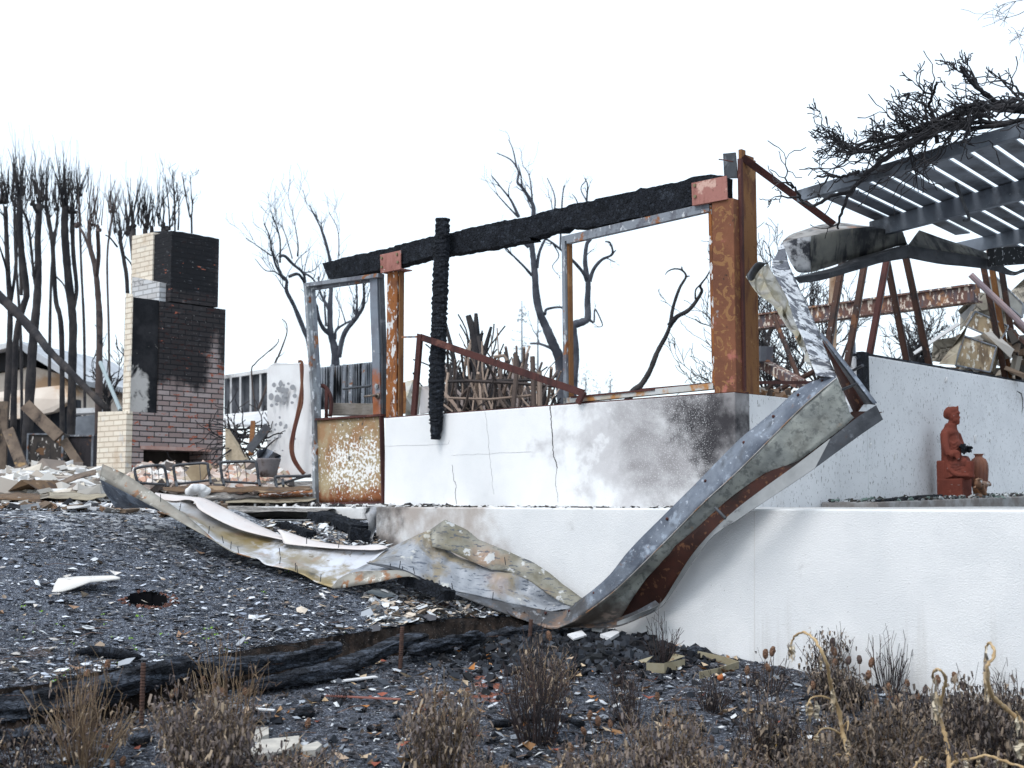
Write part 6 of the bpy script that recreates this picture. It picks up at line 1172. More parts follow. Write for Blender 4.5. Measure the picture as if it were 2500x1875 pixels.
m.build('head', wm('animal_clay', ((.24, .12, .06), (.16, .08, .045), 8), [dict(c=(.05, .035, .03), s=9, lo=.58, hi=.68), dict(c=(.4, .4, .4), s=9, lo=.64, hi=.68, off=3)], .6, spec=.4), dh, True, mods=[('REMESH', dict(mode='VOXEL', voxel_size=.005)), ('SMOOTH', dict(iterations=2, factor=.5))])
m = MB(); e6(1895, 765, 5, 5, 5, .115); m.build('eye', wm('eye_dark', (.02, .015, .012)), dh, True)
oS = oS_
# ================================================================ charred retaining logs along the lawn edge
def log(label, pts, wd, seed, grp='charred retaining logs at the lawn edge'):
    pp = resample(smooth_poly([onB(x, y) + Z * h for x, y, h in pts], 6), 140); L = (pp[-1] - pp[0]); ax = L.normalized(); rows = []
    for i, p in enumerate(pp):
        f = i / 139; tap = min(1, f * 9, (1 - f) * 9) ** .5; ring = []
        for k in range(20):
            a = 2 * math.pi * k / 20; d = Z * math.sin(a) * .8 + Vector((-ax.y, ax.x, 0)) * math.cos(a)
            sq = 1 / max(abs(math.cos(a)), abs(math.sin(a))) ** .6; cv = Vector((math.cos(a), math.sin(a), 0)); r = wd * (.45 + .55 * tap) * sq * (.92 + .38 * mn.noise(cv * 1.1 + Vector((seed, 0, f * 5))) + .30 * mn.noise(cv * 4 + Vector((seed, 3, f * 6))) + .16 * mn.noise(cv * 7 + Vector((0, seed, f * 40))))
            ring.append(p + d * r)
        ring.append(ring[0]); rows.append(ring)
    m = MB(); m.grid(rows); m.add(rows[0][:-1], [tuple(range(20))]); m.add(rows[-1][:-1], [tuple(reversed(range(20)))])
    return tag(m.build('charred_log', CHARLOG), label, 'log', grp)
log('thick charred log in front of the soil bank at the far left', [(-120, 1800, .10), (60, 1790, .13), (220, 1768, .14), (330, 1745, .16), (460, 1712, .18)], .085, 1)
log('lower split charred log under the far left one', [(-60, 1825, .03), (80, 1820, .04), (200, 1800, .05)], .055, 2)
log('long charred log along the bank right of the tall rebar', [(430, 1705, .15), (560, 1690, .13), (700, 1668, .12), (830, 1640, .14)], .06, 3)
log('thin split charred log lying lowest on the soil by the bank', [(600, 1700, .05), (720, 1680, .05), (840, 1655, .06), (960, 1622, .10), (1040, 1605, .12)], .05, 4)
log('charred log half sunk at the right end of the bank', [(1000, 1625, .08), (1090, 1600, .07), (1180, 1580, .06)], .05, 5)
log('shadowed charred log under the lowest bend of the gutter', [(1190, 1572, .03), (1270, 1560, .04), (1350, 1550, .04)], .05, 6)
REBAR = wm('rebar_rust', ((.09, .05, .038), (.05, .03, .026), 40), rough=.85)
for x, y0, y1, lab in ((345, 1618, 1768, 'tallest rusty rebar stake standing at the left part of the bank'), (515, 1595, 1660, 'short rusty rebar stake behind the seed head stalks'), (977, 1530, 1632, 'rusty rebar stake in the middle of the soil bank'), (1292, 1512, 1572, 'rusty rebar stake in the shadow under the gutter bend')):
    b = onB(x, y1); t_ = P(x + 5, y0, b.y); m = MB(); n = 40; m.tube([b.lerp(t_, i / n) for i in range(n + 1)], [.011 + (.0022 if i % 2 else 0) for i in range(n + 1)], 8); tag(m.build('rebar_stake', REBAR), lab, 'rebar', 'rebar stakes along the bank')
# ================================================================ single things on lawn and bed
def sheet_on(fn, outline, dz, th, mat, label, name, cat, lift=None):
    pts = [fn(x, y) + Z * (dz if lift is None else lift[i]) for i, (x, y) in enumerate(outline)]
    m = MB(); m.plate(pts, Z * th); return tag(m.build(name, mat), label, cat)
BOARD = wm('white_board', ((.68, .66, .63), (.60, .58, .55), 4), [dict(c=(.3, .27, .24), s=7, lo=.62, hi=.7, amt=.6)], .85)
o1 = zx(0, 1350, [(402, 308), (425, 240), (450, 200), (600, 185), (880, 178), (925, 200)]); o2 = zx(0, 1350, [(402, 308), (475, 300), (560, 275), (640, 245), (690, 225), (925, 202)])
yb = onL(135, 1446).y
m = MB(); A = resample([P(x, y, yb + d) for (x, y), d in zip(o1, (0, .10, .18, .22, .22, .20))], 30); B_ = resample([P(x, y, yb + d) for (x, y), d in zip(o2, (0, -.01, .0, .02, .04, .16))], 30); m.grid([A, [a.lerp(b, .5) + Z * .006 for a, b in zip(A, B_)], B_])
tag(m.build('bent_board', BOARD, None, True, mods=[('SOLIDIFY', dict(thickness=.009, offset=0))]), 'bent white board lying with one side lifted on the black lawn', 'board')
m = MB()
for i in range(60):
    a = random.gauss(-1.2, 1.3); rr_ = random.uniform(1.02, 1.45); p = Vector((HOLE.x + math.cos(a) * .12 * rr_ + .01, HOLE.y + math.sin(a) * .135 * rr_ - .01, 0)); p.z = lawn_z(p.x, p.y) + .004; m.chunk(p, .008, .007, .004, 2)
tag(m.build('red_soil_rim', wm('red_soil', ((.17, .075, .055), (.10, .05, .04), 20))), kind='stuff')
def charplank(label, p, q, wd, th, name='charred_plank'):
    n = 44; rows = []; t = (q - p); L = t.length; t.normalize(); s_ = t.cross(Z).normalized(); up = s_.cross(t)
    for i in range(n + 1):
        c = p + t * L * i / n; ring = []
        for k, (a, b) in enumerate(((-1, -1), (-.3, -1), (.3, -1), (1, -1), (1, 1), (.3, 1), (-.3, 1), (-1, 1))):
            v = c + s_ * wd * a / 2 + up * th * b / 2; v += nz(v, 20) * .012 + Z * (.006 * math.sin(i * 1.5 + k) if b > 0 else 0); ring.append(v)
        ring.append(ring[0]); rows.append(ring)
    m = MB(); m.grid(rows); m.add(rows[0][:-1], [tuple(range(8))]); m.add(rows[-1][:-1], [tuple(reversed(range(8)))]); return tag(m.build(name, CHAR), label, 'plank', 'charred planks on the lawn')
charplank('big charred plank with checkered char slanting down from the slab to the pale flange', onL(775, 1275) + Z * .06, onL(885, 1312) + Z * .06, .20, .06)
charplank('smaller charred plank half buried in ash left of the big one', onL(685, 1290) + Z * .03, onL(760, 1315) + Z * .03, .11, .04)
charplank('short charred block at the foot of the big charred plank', onL(852, 1322) + Z * .06, onL(902, 1326) + Z * .05, .09, .09)
charplank('charred plank sticking out from under the middle of the gutter', P(985, 1410, 8.55), P(1098, 1455, 8.30), .10, .06)
# hanging fabric at the slab corner
m = MB(); m.grid([[P(x + 3 * math.sin(j * 2 + i), y, 10.15 + .05 * math.sin(i * 1.9 + j)) for j, x in enumerate((xa, (xa + xb) / 2 - 3, (xa + xb) / 2 + 3, xb))] for i, (xa, xb, y) in enumerate(((895, 920, 1238), (890, 918, 1255), (897, 916, 1275), (899, 914, 1295), (900, 910, 1315), (906, 914, 1330)))])
tag(m.build('hanging_felt', wm('grey_felt', ((.26, .27, .29), (.42, .42, .43), 12)), None, True, mods=[('SOLIDIFY', dict(thickness=.01, offset=0))]), 'torn grey felt scrap hanging at the left end of the retaining wall', 'fabric')
sheet_on(onL, [(905, 1498), (935, 1500), (1000, 1515), (1012, 1522), (960, 1524), (910, 1512)], .006, .006, wm('blue_grey_flake', (.28, .31, .34)), 'blue grey flat flake near the lawn edge under the curled flap', 'flat_flake', 'flake')
sheet_on(onL, zx(600, 1350, [(930, 330), (1000, 300), (1100, 320), (1180, 360), (1060, 370)]), .02, .005, wm('slate_flake', (.20, .23, .25)), 'slate coloured flake just below the curled gutter flap', 'flat_flake', 'flake')
m = MB(); m.tube([onL(x, y) + Z * .012 for x, y in zx(600, 1350, [(1340, 400), (1460, 408), (1590, 425)])], .010, 6); tag(m.build('rusty_rod', REBAR), 'short rusty rod lying below the charred plank under the gutter', 'rod')
m = MB(); m.tube([onL(x, y) + Z * .03 for x, y in zx(0, 1350, [(585, 820), (700, 800), (850, 815), (1000, 840), (1090, 850)])], [.012, .026, .028, .022, .010], 8); tag(m.build('charred_branch', CHAR), 'short charred branch lying on the lawn edge at the left', 'branch')
for lab, pts, mat in (('long pale stone slab chip at the bottom left, between the two brown shrubs', [(612, 1845), (640, 1822), (730, 1812), (732, 1828), (690, 1850), (620, 1862)], None), ('small angular pale stone above the slab chip', [(610, 1795), (655, 1790), (656, 1808), (630, 1820), (612, 1815)], None), ('pale stone chip at the right end of the slab chip', [(735, 1838), (775, 1826), (786, 1834), (770, 1848), (740, 1850)], None)):
    m = MB(); P_ = [onB(x, y) for x, y in pts]; m.plate([p + Z * .0 for p in P_], Z * .03); tag(m.build('stone_chip', wm('pale_concrete', ((.50, .47, .42), (.38, .36, .33), 14))), lab, 'stone')
    if 'PC_' in globals(): pass
def strip_box(label, pts, h, mat, name, cat):
    P_ = [onB(x, y) for x, y in pts]; m = MB()
    for a, b in zip(P_, P_[1:]): m.beam(a + Z * h / 2, b + Z * h / 2, .006, h)
    return tag(m.build(name, mat), label, cat)
OLV = wm('olive_weathered_metal', ((.26, .22, .14), (.32, .29, .21), 6), [dict(c=(.16, .08, .04), s=9, lo=.6, hi=.68), dict(c=(.08, .07, .06), s=5, lo=.62, hi=.7)], .7, .15)
t = thing('metal_tray', 'small olive sheet metal tray piece below the black twig tuft at the wall', 'metal scrap', tuple(onB(1625, 1642)))
a, b, c = onB(1578, 1642), onB(1622, 1644), onB(1672, 1632); h = .055
m = MB(); m.plate([a, b, b + Z * h, a + Z * h], Vector((.002, .004, 0))); m.build('side', OLV, t); m = MB(); m.plate([b, c, c + Z * h, b + Z * h], Vector((.002, .004, 0))); m.build('side', OLV, t)
m = MB(); m.plate([b + Z * h, c + Z * (h + .012), c + Z * (h + .016) + Vector((-.05, .1, .0)), b + Z * h + Vector((.03, .05, 0))], Z * .003); m.build('flap', OLV, t)
m = MB(); m.plate([a + Z * h, a + Z * (h + .02) + Vector((.05, .12, 0)), a + Z * (h + .005) + Vector((-.04, .04, 0))], Z * .003); m.build('flap', OLV, t)
m = MB()
for f in (.3, .6, .9): m.tube([b.lerp(c, f) + Z * h * .35, b.lerp(c, f) + Z * h * .35 + Vector((-.001, -.003, 0))], .004, 8)
m.build('hole_mark', CRK, t)
strip_box('bent olive metal strip folded into a V on the black soil by the wall', [(1703, 1606), (1760, 1618), (1803, 1632), (1755, 1648), (1708, 1658)], .04, OLV, 'bent_strip', 'metal scrap')
for lab, pts, hh in (('larger white tile fragment at the wall foot under the gutter', [(1465, 1572), (1506, 1560), (1512, 1568), (1490, 1582)], .02), ('white tile fragment standing behind the larger one', [(1445, 1556), (1460, 1535), (1478, 1545), (1470, 1560)], .03), ('flat white plaster flakes left of the tile fragments', [(1385, 1568), (1420, 1558), (1432, 1570), (1400, 1580)], .01)):
    sheet_on(onB, pts, .04, hh, WHITE, lab, 'tile_fragment', 'tile')
m = MB(); pp = [onB(x, y) + Z * .03 for x, y in zx(1200, 1350, [(0, 1370), (150, 1360), (250, 1320), (400, 1325), (560, 1330), (700, 1375)])]; m.tube(smooth_poly(pp, 4), [.012, .018, .02, .02, .018, .016] * 4, 8)
tag(m.build('charred_branch', CHAR, None, True), 'long charred branch lying on the soil through the black stalk clump', 'branch')
for lab, a, b, w_, mat in (('flat red brown lath lying on the soil left of the orange earth', (795, 1708), (978, 1718), .03, wm('red_lath', (.24, .10, .08))), ('white strip lying left of the middle on the soil', (832, 1672), (918, 1662), .05, WHITE), ('white strip at the right edge of the seed head clump', (595, 1738), (670, 1745), .03, WHITE)):
    m = MB(); m.beam(onB(*a) + Z * .02, onB(*b) + Z * .022, w_, .006); tag(m.build('lath', mat), lab, 'lath')
for lab, x, y, r in (('black charcoal lump left of the red lath', 745, 1750, .05), ('grey charcoal lump in the bottom left soil', 345, 1815, .05), ('round black charcoal lump by the right shrubs', 1700, 1600, .06)):
    m = MB(); c = onB(x, y) + Z * .02; m.ell(c, Vector((r, 0, 0)), Vector((0, r, 0)), Z * r * .6, 14, 9); m.v = [v + nz(v, 26) * .02 for v in m.v]; tag(m.build('charcoal_lump', CHARLOG), lab, 'charcoal')
m = MB(); c = onB(1758, 1664) + Z * .02; m.ell(c, Vector((.018, 0, 0)), Vector((0, .018, 0)), Z * .017, 14, 9); tag(m.build('dried_fruit', wm('dried_orange_skin', (.34, .10, .03), rough=.5), None, True), 'small round orange brown dried fruit beside the bent strip', 'fruit')
# ================================================================ loose stuff
def flakes(n, region, zf, smin, smax, tilt, thick=.0):
    m = MB()
    for _ in range(n):
        x, y = region(); z = zf(x, y); k = random.randint(4, 6); s = smin * (smax / smin) ** (random.random() ** 3.4); a0 = random.uniform(0, 6.28); el_ = random.uniform(.4, 1); rt = random.uniform(0, 6.28)
        nx, ny = random.gauss(0, tilt), random.gauss(0, tilt); vs = []
        for i in range(k):
            a = a0 + 6.28 * i / k; r = s * random.uniform(.55, 1.15); dx, dy = math.cos(a) * r, math.sin(a) * r * el_; dx, dy = dx * math.cos(rt) - dy * math.sin(rt), dx * math.sin(rt) + dy * math.cos(rt)
            vs.append(Vector((x + dx, y + dy, z + .002 + abs(nx) * s * .5 + dx * nx + dy * ny)))
        c = sum(vs, Vector()) / k + Z * s * random.uniform(-.1, .3)
        m.add(vs + [c], [(i, (i + 1) % k, k) for i in range(k)])
    return m
Edge = [(e.x / e.y, e.y) for e in E]
def lawn_region():
    while True:
        i = random.randrange(len(E) - 9); s = 1 + random.random() ** 1.3 * .72; e = E[i]; x, y = e.x * s, e.y * s
        if y < 10.4 and math.hypot(x - HOLE.x, y - HOLE.y) > .14: return x, y
lz = lambda x, y: lawn_z(x, y) + .006
ASH1 = wm('ash_flake', None, isl=[(.60, .63, .68), (.46, .50, .57), (.22, .25, .31), (.12, .14, .18), (.04, .042, .05), (.03, .032, .04), (.10, .105, .12), (.38, .36, .34), (.07, .06, .06), (.12, .13, .15), (.02, .022, .027), (.05, .05, .055), (.09, .08, .08), (.025, .025, .03)])
tag(flakes(40000, lawn_region, lz, .0028, .034, .14).build('ash_flakes', ASH1), kind='stuff')
def lawn_far():
    while True:
        x, y = lawn_region()
        if y > 8.4 or random.random() < .12: return x, y
tag(flakes(8000, lawn_far, lz, .004, .035, .16).build('pale_ash_flakes', wm('pale_ash', None, isl=[(.56, .57, .60), (.38, .40, .43), (.66, .66, .66), (.24, .26, .28), (.12, .12, .13), (.05, .05, .05), (.03, .03, .035)])), kind='stuff')
def lawn_right():   # ash heap by the slab and lawn edge near the gutter
    while True:
        x, y = lawn_region(); f = x / y
        if (-.19 < f < -.09 and y > 9.2) or (-.11 < f < .02 and y < 8.6) or random.random() < .03: return x, y
tag(flakes(5200, lawn_right, lambda x, y: lz(x, y) + random.uniform(0, .015), .006, .06, .3).build('pale_ash_flakes', wm('pale_ash_scraps', None, isl=[(.62, .64, .66), (.50, .52, .54), (.30, .32, .35), (.08, .08, .09), (.55, .48, .40), (.26, .2, .15)])), kind='stuff')
def bed_region():
    while True:
        y = random.uniform(4.7, 9.3); x = y * random.uniform(-.42, .42)
        p = Vector((x, y, 0))
        if (p - (C0 - V * WR)).dot(V) > -.02: continue
        if y > 5.4 and x < 0.3:
            # keep off the lawn
            f = x / y
            ey = np.interp(f, [a for a, b in Edge], [b for a, b in Edge])
            if y > ey - .08: continue
        return x, y
bz_ = lambda x, y: bed_z(x, y) + .008
tag(flakes(26000, bed_region, bz_, .003, .036, .22).build('ash_flakes', wm('bed_flake', None, isl=[(.035, .036, .042), (.025, .027, .032), (.10, .105, .12), (.20, .22, .25), (.30, .33, .37), (.46, .48, .51), (.06, .05, .05), (.14, .10, .08), (.14, .155, .18), (.02, .02, .024), (.56, .57, .58), (.07, .06, .06), (.03, .03, .035)])), kind='stuff')
m = MB()
for i in range(3400):
    x, y = bed_region()
    if i < 2300:
        while True:
            q = onB(random.gauss(1400, 150), random.gauss(1590, 28)); x, y = q.x, q.y
            if (q - (C0 - V * WR)).dot(V) < -.05: break
    s = .006 + .022 * random.random() ** 2 * (1.2 if i < 2300 else .8); m.chunk(Vector((x, y, bed_z(x, y) + s * .5)), s, s * random.uniform(.4, 1), s * random.uniform(.3, .7), 2.2, .45)
tag(m.build('charcoal_bits', wm('charcoal', None, isl=[(.008, .009, .012), (.014, .016, .021), (.024, .028, .036), (.010, .011, .013), (.05, .057, .07), (.012, .012, .014)], rough=.75, spec=.2)), kind='stuff')
LEAFC = [(.30, .19, .10), (.38, .27, .16), (.24, .13, .06), (.34, .14, .04), (.18, .11, .07), (.46, .36, .25), (.26, .08, .05), (.40, .30, .22)]
def leaves(n, region, zf, s0, s1):
    m = MB()
    for _ in range(n):
        x, y = region(); c = Vector((x, y, zf(x, y) + random.uniform(.004, .02))); L = random.uniform(s0, s1); w_ = L * random.uniform(.14, .3); a = random.uniform(0, 6.28); d = Vector((math.cos(a), math.sin(a), random.gauss(0, .25))); s_ = Vector((-math.sin(a), math.cos(a), random.gauss(0, .4))); cu = random.uniform(.1, .35) * L
        p0, p1, p2 = c - d * L / 2 + Z * cu * .5, c, c + d * L / 2 + Z * cu
        m.add([p0, p1 + s_ * w_ - Z * .0, p2, p1 - s_ * w_ + Z * cu * .3, p1 - Z * .004], [(0, 1, 4), (1, 2, 4), (2, 3, 4), (3, 0, 4)])
    return m
tag(leaves(620, bed_region, bed_z, .03, .08).build('dry_leaves', wm('dry_leaf', None, isl=LEAFC, rough=.7)), kind='stuff')
tag(leaves(150, lawn_region, lawn_z, .03, .08).build('dry_leaves', wm('pale_dry_leaf', None, isl=[(.55, .52, .48), (.40, .32, .24), (.28, .18, .12), (.62, .60, .58)])), kind='stuff')
m = MB()
for _ in range(260):
    x, y = lawn_region()
    if y > 7.4 or x / y > -.2: 
        if random.random() < .93: continue
    for _ in range(4): twig_c = Vector((x, y, lawn_z(x, y))) + Vector((random.gauss(0, .012), random.gauss(0, .012), 0)); d = rv(.008); m.add([twig_c, twig_c + Vector((.006, 0, .008)) + d, twig_c + Vector((-.004, .006, .010))], [(0, 1, 2)])
tag(m.build('green_sprouts', wm('sprout_green', (.16, .30, .04))), kind='stuff')
m = MB()
for reg, zf, n in ((bed_region, bed_z, 260), (lawn_region, lawn_z, 160)):
    for _ in range(n):
        x, y = reg(); p = Vector((x, y, zf(x, y) + .006)); a = random.uniform(0, 6.28); L = random.uniform(.05, .22); d = Vector((math.cos(a), math.sin(a), 0)); m.tube([p, p + d * L * .5 + Vector((0, 0, random.uniform(0, .015))), p + d * L + rv(.01)], random.uniform(.0012, .003), 3)
tag(m.build('loose_twigs', wm('loose_twig', None, isl=[(.02, .02, .022), (.05, .04, .04), (.14, .09, .07), (.26, .2, .15)])), kind='stuff')
m = MB()
for _ in range(330):
    f = random.random(); p = rl.lerp(rl + U * 3.2, f) + V * random.uniform(.01, .3); p.z = RZ + .004; m.chunk(p, random.uniform(.006, .03), random.uniform(.004, .012), .003, .5)
for _ in range(160):
    p = sa.lerp(sb, random.random()) + V * random.uniform(.0, .4); p.z = -.052; m.chunk(p, random.uniform(.01, .035), random.uniform(.01, .03), random.uniform(.004, .018), 1.2)
tag(m.build('wall_foot_debris', wm('wall_crumbs', None, isl=[(.02, .02, .022), (.04, .035, .035), (.5, .5, .5), (.62, .62, .62), (.1, .09, .08)])), kind='stuff')
# ================================================================ dead plants
STEMT = wm('tan_stem', None, isl=[(.22, .155, .095), (.17, .115, .075), (.14, .09, .06), (.27, .20, .13), (.10, .07, .05)])
STEMB = wm('black_stem', None, isl=[(.03, .025, .027), (.02, .018, .02), (.05, .035, .035), (.06, .04, .035)])
CURL = wm('curled_dead_leaf', None, isl=[(.15, .118, .10), (.105, .083, .078), (.20, .158, .13), (.072, .058, .058), (.14, .117, .112), (.29, .225, .16), (.10, .085, .086)])
CURLD = wm('dark_dead_leaf', None, isl=[(.11, .09, .078), (.075, .062, .058), (.16, .125, .10), (.22, .17, .125), (.055, .047, .047)])
def curl_leaf(m, p, L):
    a = random.uniform(0, 6.28); h = Vector((math.cos(a), math.sin(a), 0)); s_ = Vector((-h.y, h.x, random.gauss(0, .4))) * L * random.uniform(.06, .14)
    p1 = p + h * L * .35 + Z * L * random.uniform(-.05, .25); p2 = p + h * L * random.uniform(.4, .75) - Z * L * random.uniform(.1, .5); p3 = p2 - h * L * random.uniform(-.1, .25) - Z * L * .35
    m.add([p, p1 - s_, p1 + s_, p2 - s_ * 1.1, p2 + s_ * 1.1, p3], [(0, 1, 2), (1, 3, 4, 2), (3, 5, 4)])
def bush(label, bx, by, wpx, hpx, nst, nlf, sm, lm, group=None, stiff=.5, top=0, lean=0.):
    c = onB(bx, min(by, 1874)) if by <= 1874 else None
    if c is None: v = onB(bx, 1874); c = v + Vector((0, -(by - 1874) * .006, 0)); c.x *= c.y / v.y; c.z = bed_z(c.x, c.y)
    s_ = c.y / 3200; R0 = wpx * s_ / 2; H = hpx * s_; t = thing('dead_shrub', label, 'shrub', tuple(c), group); m, ml = MB(), MB()
    for i in range(nst):
        an = random.uniform(0, 6.28); r = math.sqrt(random.random()); d = Vector((math.cos(an), math.sin(an), 0)) * r
        b = c + d * R0 * .45; b.z = bed_z(b.x, b.y) - .005; hh = H * (1 - .3 * r * r) * random.uniform(.35, 1.08) * (1 + .5 * mn.noise(Vector((an * .8, r * 2, bx)))); tip = c + d * R0 * 1.0 + Vector((lean * H, 0, 0)) + Z * hh
        mid = b.lerp(tip, .5) + rv(.02) + Z * H * .06; pts = smooth_poly([b, mid, tip], 4)
        if random.random() < top: e = tip + d * .02 - Z * .015 + rv(.015); pts += [e, e - Z * .02 + rv(.012)]
        r0 = random.uniform(.0014, .0026); m.tube(pts, [lerp(r0, r0 * .5, k / len(pts)) for k in range(len(pts))], 4, False)
        for _ in range(random.randint(0, 3)):
            k = random.randrange(3, len(pts)); twd = ((tip - b).normalized() + rv(.6)).normalized(); m.tube([pts[k], pts[k] + twd * random.uniform(.03, .10) * (H / .35)], r0 * .6, 3, False)
        for _ in range(int(nlf / nst)):
            k = random.random() ** .6; p = pts[min(int(k * len(pts)), len(pts) - 1)] + rv(.03); 
            if p.z > bed_z(p.x, p.y): curl_leaf(ml, p, random.uniform(.020, .052))
    m.build('stems', sm, t)
    if ml.f: ml.build('leaves', lm, t)
    return t
bush('upright golden stemmed dead clump at the lower left in front of the logs', 205, 1862, 250, 240, 130, 260, STEMT, CURL, None, top=.5)
bush('large brown leafy dead shrub beside the golden stemmed clump', 505, 1900, 300, 230, 110, 2900, STEMT, CURL)
bush('tall wispy stalks rising behind the large brown leafy shrub', 560, 1790, 190, 210, 60, 90, STEMT, CURL, None, top=.3)
bush('sparse brown dead tuft in the bottom left corner', 60, 1890, 150, 130, 40, 160, STEMB, CURLD)
bush('brown leafy dead shrub low in the middle foreground', 1075, 1890, 220, 215, 110, 1700, STEMT, CURL)
bush('small dead sprigs at the bottom between the left and middle shrubs', 720, 1915, 260, 100, 40, 420, STEMT, CURL)
bush('dense black stalk clump with brown tips right of the middle shrub', 1310, 1815, 190, 240, 130, 150, STEMB, CURLD, None)
bush('faded brown grassy clump just behind the dense black stalks', 1325, 1720, 150, 140, 60, 320, STEMT, CURL, None, top=.6)
bush('black twig tuft standing against the white wall above the metal tray', 1618, 1618, 110, 118, 46, 0, STEMB, CURLD, None)
bush('low black twig tuft left of the metal tray', 1505, 1668, 70, 60, 30, 0, STEMB, CURLD, None)
bush('loose dark wiry stalks in the centre right foreground', 1535, 1775, 120, 140, 50, 60, STEMB, CURLD, None)
bush('round black twiggy tuft right of the centre', 1735, 1735, 120, 80, 70, 80, STEMB, CURLD, None)
bush('black stubble tuft beside the red lath', 830, 1712, 70, 36, 26, 0, STEMB, CURLD, None)
bush('dry brown leafy sprigs at the bottom right of the middle', 1625, 1900, 260, 170, 90, 1500, STEMT, CURL)
bush('low brown sprigs at the bottom edge left of the leafy ones', 1440, 1930, 170, 130, 60, 800, STEMT, CURL)
bush('black fan shaped stalks with brown leaves left of the tallest wilted stalk', 1870, 1868, 190, 170, 90, 900, STEMB, CURLD)
bush('dark twiggy tuft at the wall foot left of the tallest wilted stalk', 1880, 1690, 130, 95, 46, 60, STEMB, CURLD, None)
bush('leafy dark brown shrub behind the tallest wilted stalk', 2055, 1730, 150, 112, 90, 1700, STEMB, CURLD)
bush('tall dark leafy sprigs against the wall beside the tallest wilted stalk', 2020, 1680, 130, 150, 40, 420, STEMB, CURLD)
bush('thin straight black stalks against the white wall near the right', 2170, 1695, 130, 150, 50, 40, STEMB, CURLD, None)
bush('wide low brown leafy shrub at the lower right', 2150, 1890, 340, 185, 150, 3200, STEMT, CURLD)
bush('dense grey brown leafy shrub in the lower right corner', 2400, 1890, 260, 215, 150, 3400, STEMB, CURLD)
bush('thin black stalks at the right edge against the wall', 2475, 1745, 110, 150, 36, 30, STEMB, CURLD, None)
bush('low leafy dead growth in front of the lower right corner shrub', 2330, 1960, 300, 160, 80, 1500, STEMT, CURL)
bush('broad dead leafy growth along the bottom edge right of the middle', 1760, 1955, 300, 125, 90, 1300, STEMT, CURL)
bush('dead leafy growth filling the bottom edge below the tallest wilted stalk', 2010, 1960, 300, 160, 110, 1900, STEMT, CURLD)
bush('dark leafy mound between the hooked stalk and the wall', 2270, 1800, 240, 112, 110, 2000, STEMB, CURLD)
bush('leafy grey mound touching the wall at the right edge', 2440, 1800, 200, 120, 90, 1600, STEMB, CURLD)
bush('small brown sprigs between the middle shrub and black stalk clump', 1180, 1940, 180, 120, 50, 520, STEMT, CURL)
# seed head stalks
HEAD = wm('seed_head', ((.20, .11, .07), (.13, .075, .05), 60), [dict(c=(.30, .19, .12), s=90, lo=.55, hi=.65)], .9, bump=[('vor', 160, .006, I3)])
HEADD = wm('dark_seed_head', ((.07, .055, .055), (.11, .075, .06), 60), rough=.9)
def seedstalk(label, tipx, tipy, basex, basey, sz, mat, Yo=None):
    by = min(basey, 1872); c = onB(basex, by); tip = P(tipx, tipy, c.y - random.uniform(-.04, .10)); s_ = c.y / 3200
    t = thing('seed_stalk', label, 'seed stalk', tuple(c), 'dead seed head stalks'); d = Vector((random.gauss(0, .25), random.gauss(0, .2), 1)).normalized(); L = sz * s_
    b0 = tip - d * L * .5; m = MB(); m.tube(smooth_poly([c, c.lerp(b0, .55) + rv(.012), b0], 5), .0017, 5); m.build('stem', STEMT, t)
    m = MB(); n = 9; pts = [tip + d * L * (-.5 + i / n) for i in range(n + 1)]; rad = [L * .30 * (math.sin(math.pi * min(max((i + .8) / (n + 1.4), 0), 1)) ** .55) for i in range(n + 1)]; m.tube(pts, rad, 10); m.v = [v + nz(v, 190) * L * .07 for v in m.v]
    for _ in range(34):
        i = random.randrange(1, n); a = rv(1); a = (a - d * a.dot(d)).normalized(); p = pts[i] + a * rad[i] * .9; m.add([p - d * .002, p + a * .003 + d * .003, p + d * .003], [(0, 1, 2)])
    m.build('head', mat, t)
SS = [(2063, 1572, 2060, 1650), (2032, 1568, 2030, 1660), (2036, 1590, 2040, 1670), (2037, 1618, 2035, 1690), (2128, 1617, 2130, 1690), (1869, 1596, 1870, 1690), (1886, 1590, 1875, 1650), (1875, 1630, 1875, 1760), (1824, 1636, 1835, 1720), (2072, 1612, 2070, 1690), (2098, 1610, 2100, 1690), (1985, 1672, 1990, 1740), (2170, 1676, 2165, 1730), (2120, 1648, 2120, 1720), (2190, 1710, 2180, 1780), (2140, 1715, 2150, 1790), (2330, 1650, 2335, 1720), (2350, 1674, 2350, 1750), (2290, 1658, 2290, 1730), (2259, 1683, 2262, 1750), (2215, 1668, 2212, 1740), (2285, 1664, 2290, 1740), (2360, 1695, 2360, 1760), (2240, 1700, 2235, 1760),
      (164, 1622, 166, 1700), (213, 1644, 200, 1760), (262, 1622, 262, 1740), (158, 1625, 158, 1690), (430, 1688, 440, 1800), (420, 1695, 430, 1800), (610, 1690, 608, 1760), (598, 1688, 600, 1770), (395, 1727, 400, 1800), (525, 1680, 530, 1780), (545, 1690, 545, 1790), (495, 1660, 500, 1760), (1340, 1552, 1330, 1640), (1460, 1760, 1460, 1800), (1440, 1745, 1450, 1830), (1425, 1785, 1430, 1850), (1392, 1825, 1395, 1872), (1531, 1783, 1530, 1850), (1605, 1700, 1640, 1780), (1635, 1762, 1635, 1840), (1738, 1805, 1740, 1868), (1740, 1855, 1735, 1872), (1490, 1768, 1500, 1840), (1075, 1698, 1080, 1800), (670, 1852, 670, 1872), (752, 1765, 750, 1780), (275, 1868, 280, 1872), (300, 1858, 300, 1872), (1142, 1690, 1130, 1780)]
TL = {0: 'highest brown seed head against the white wall', }
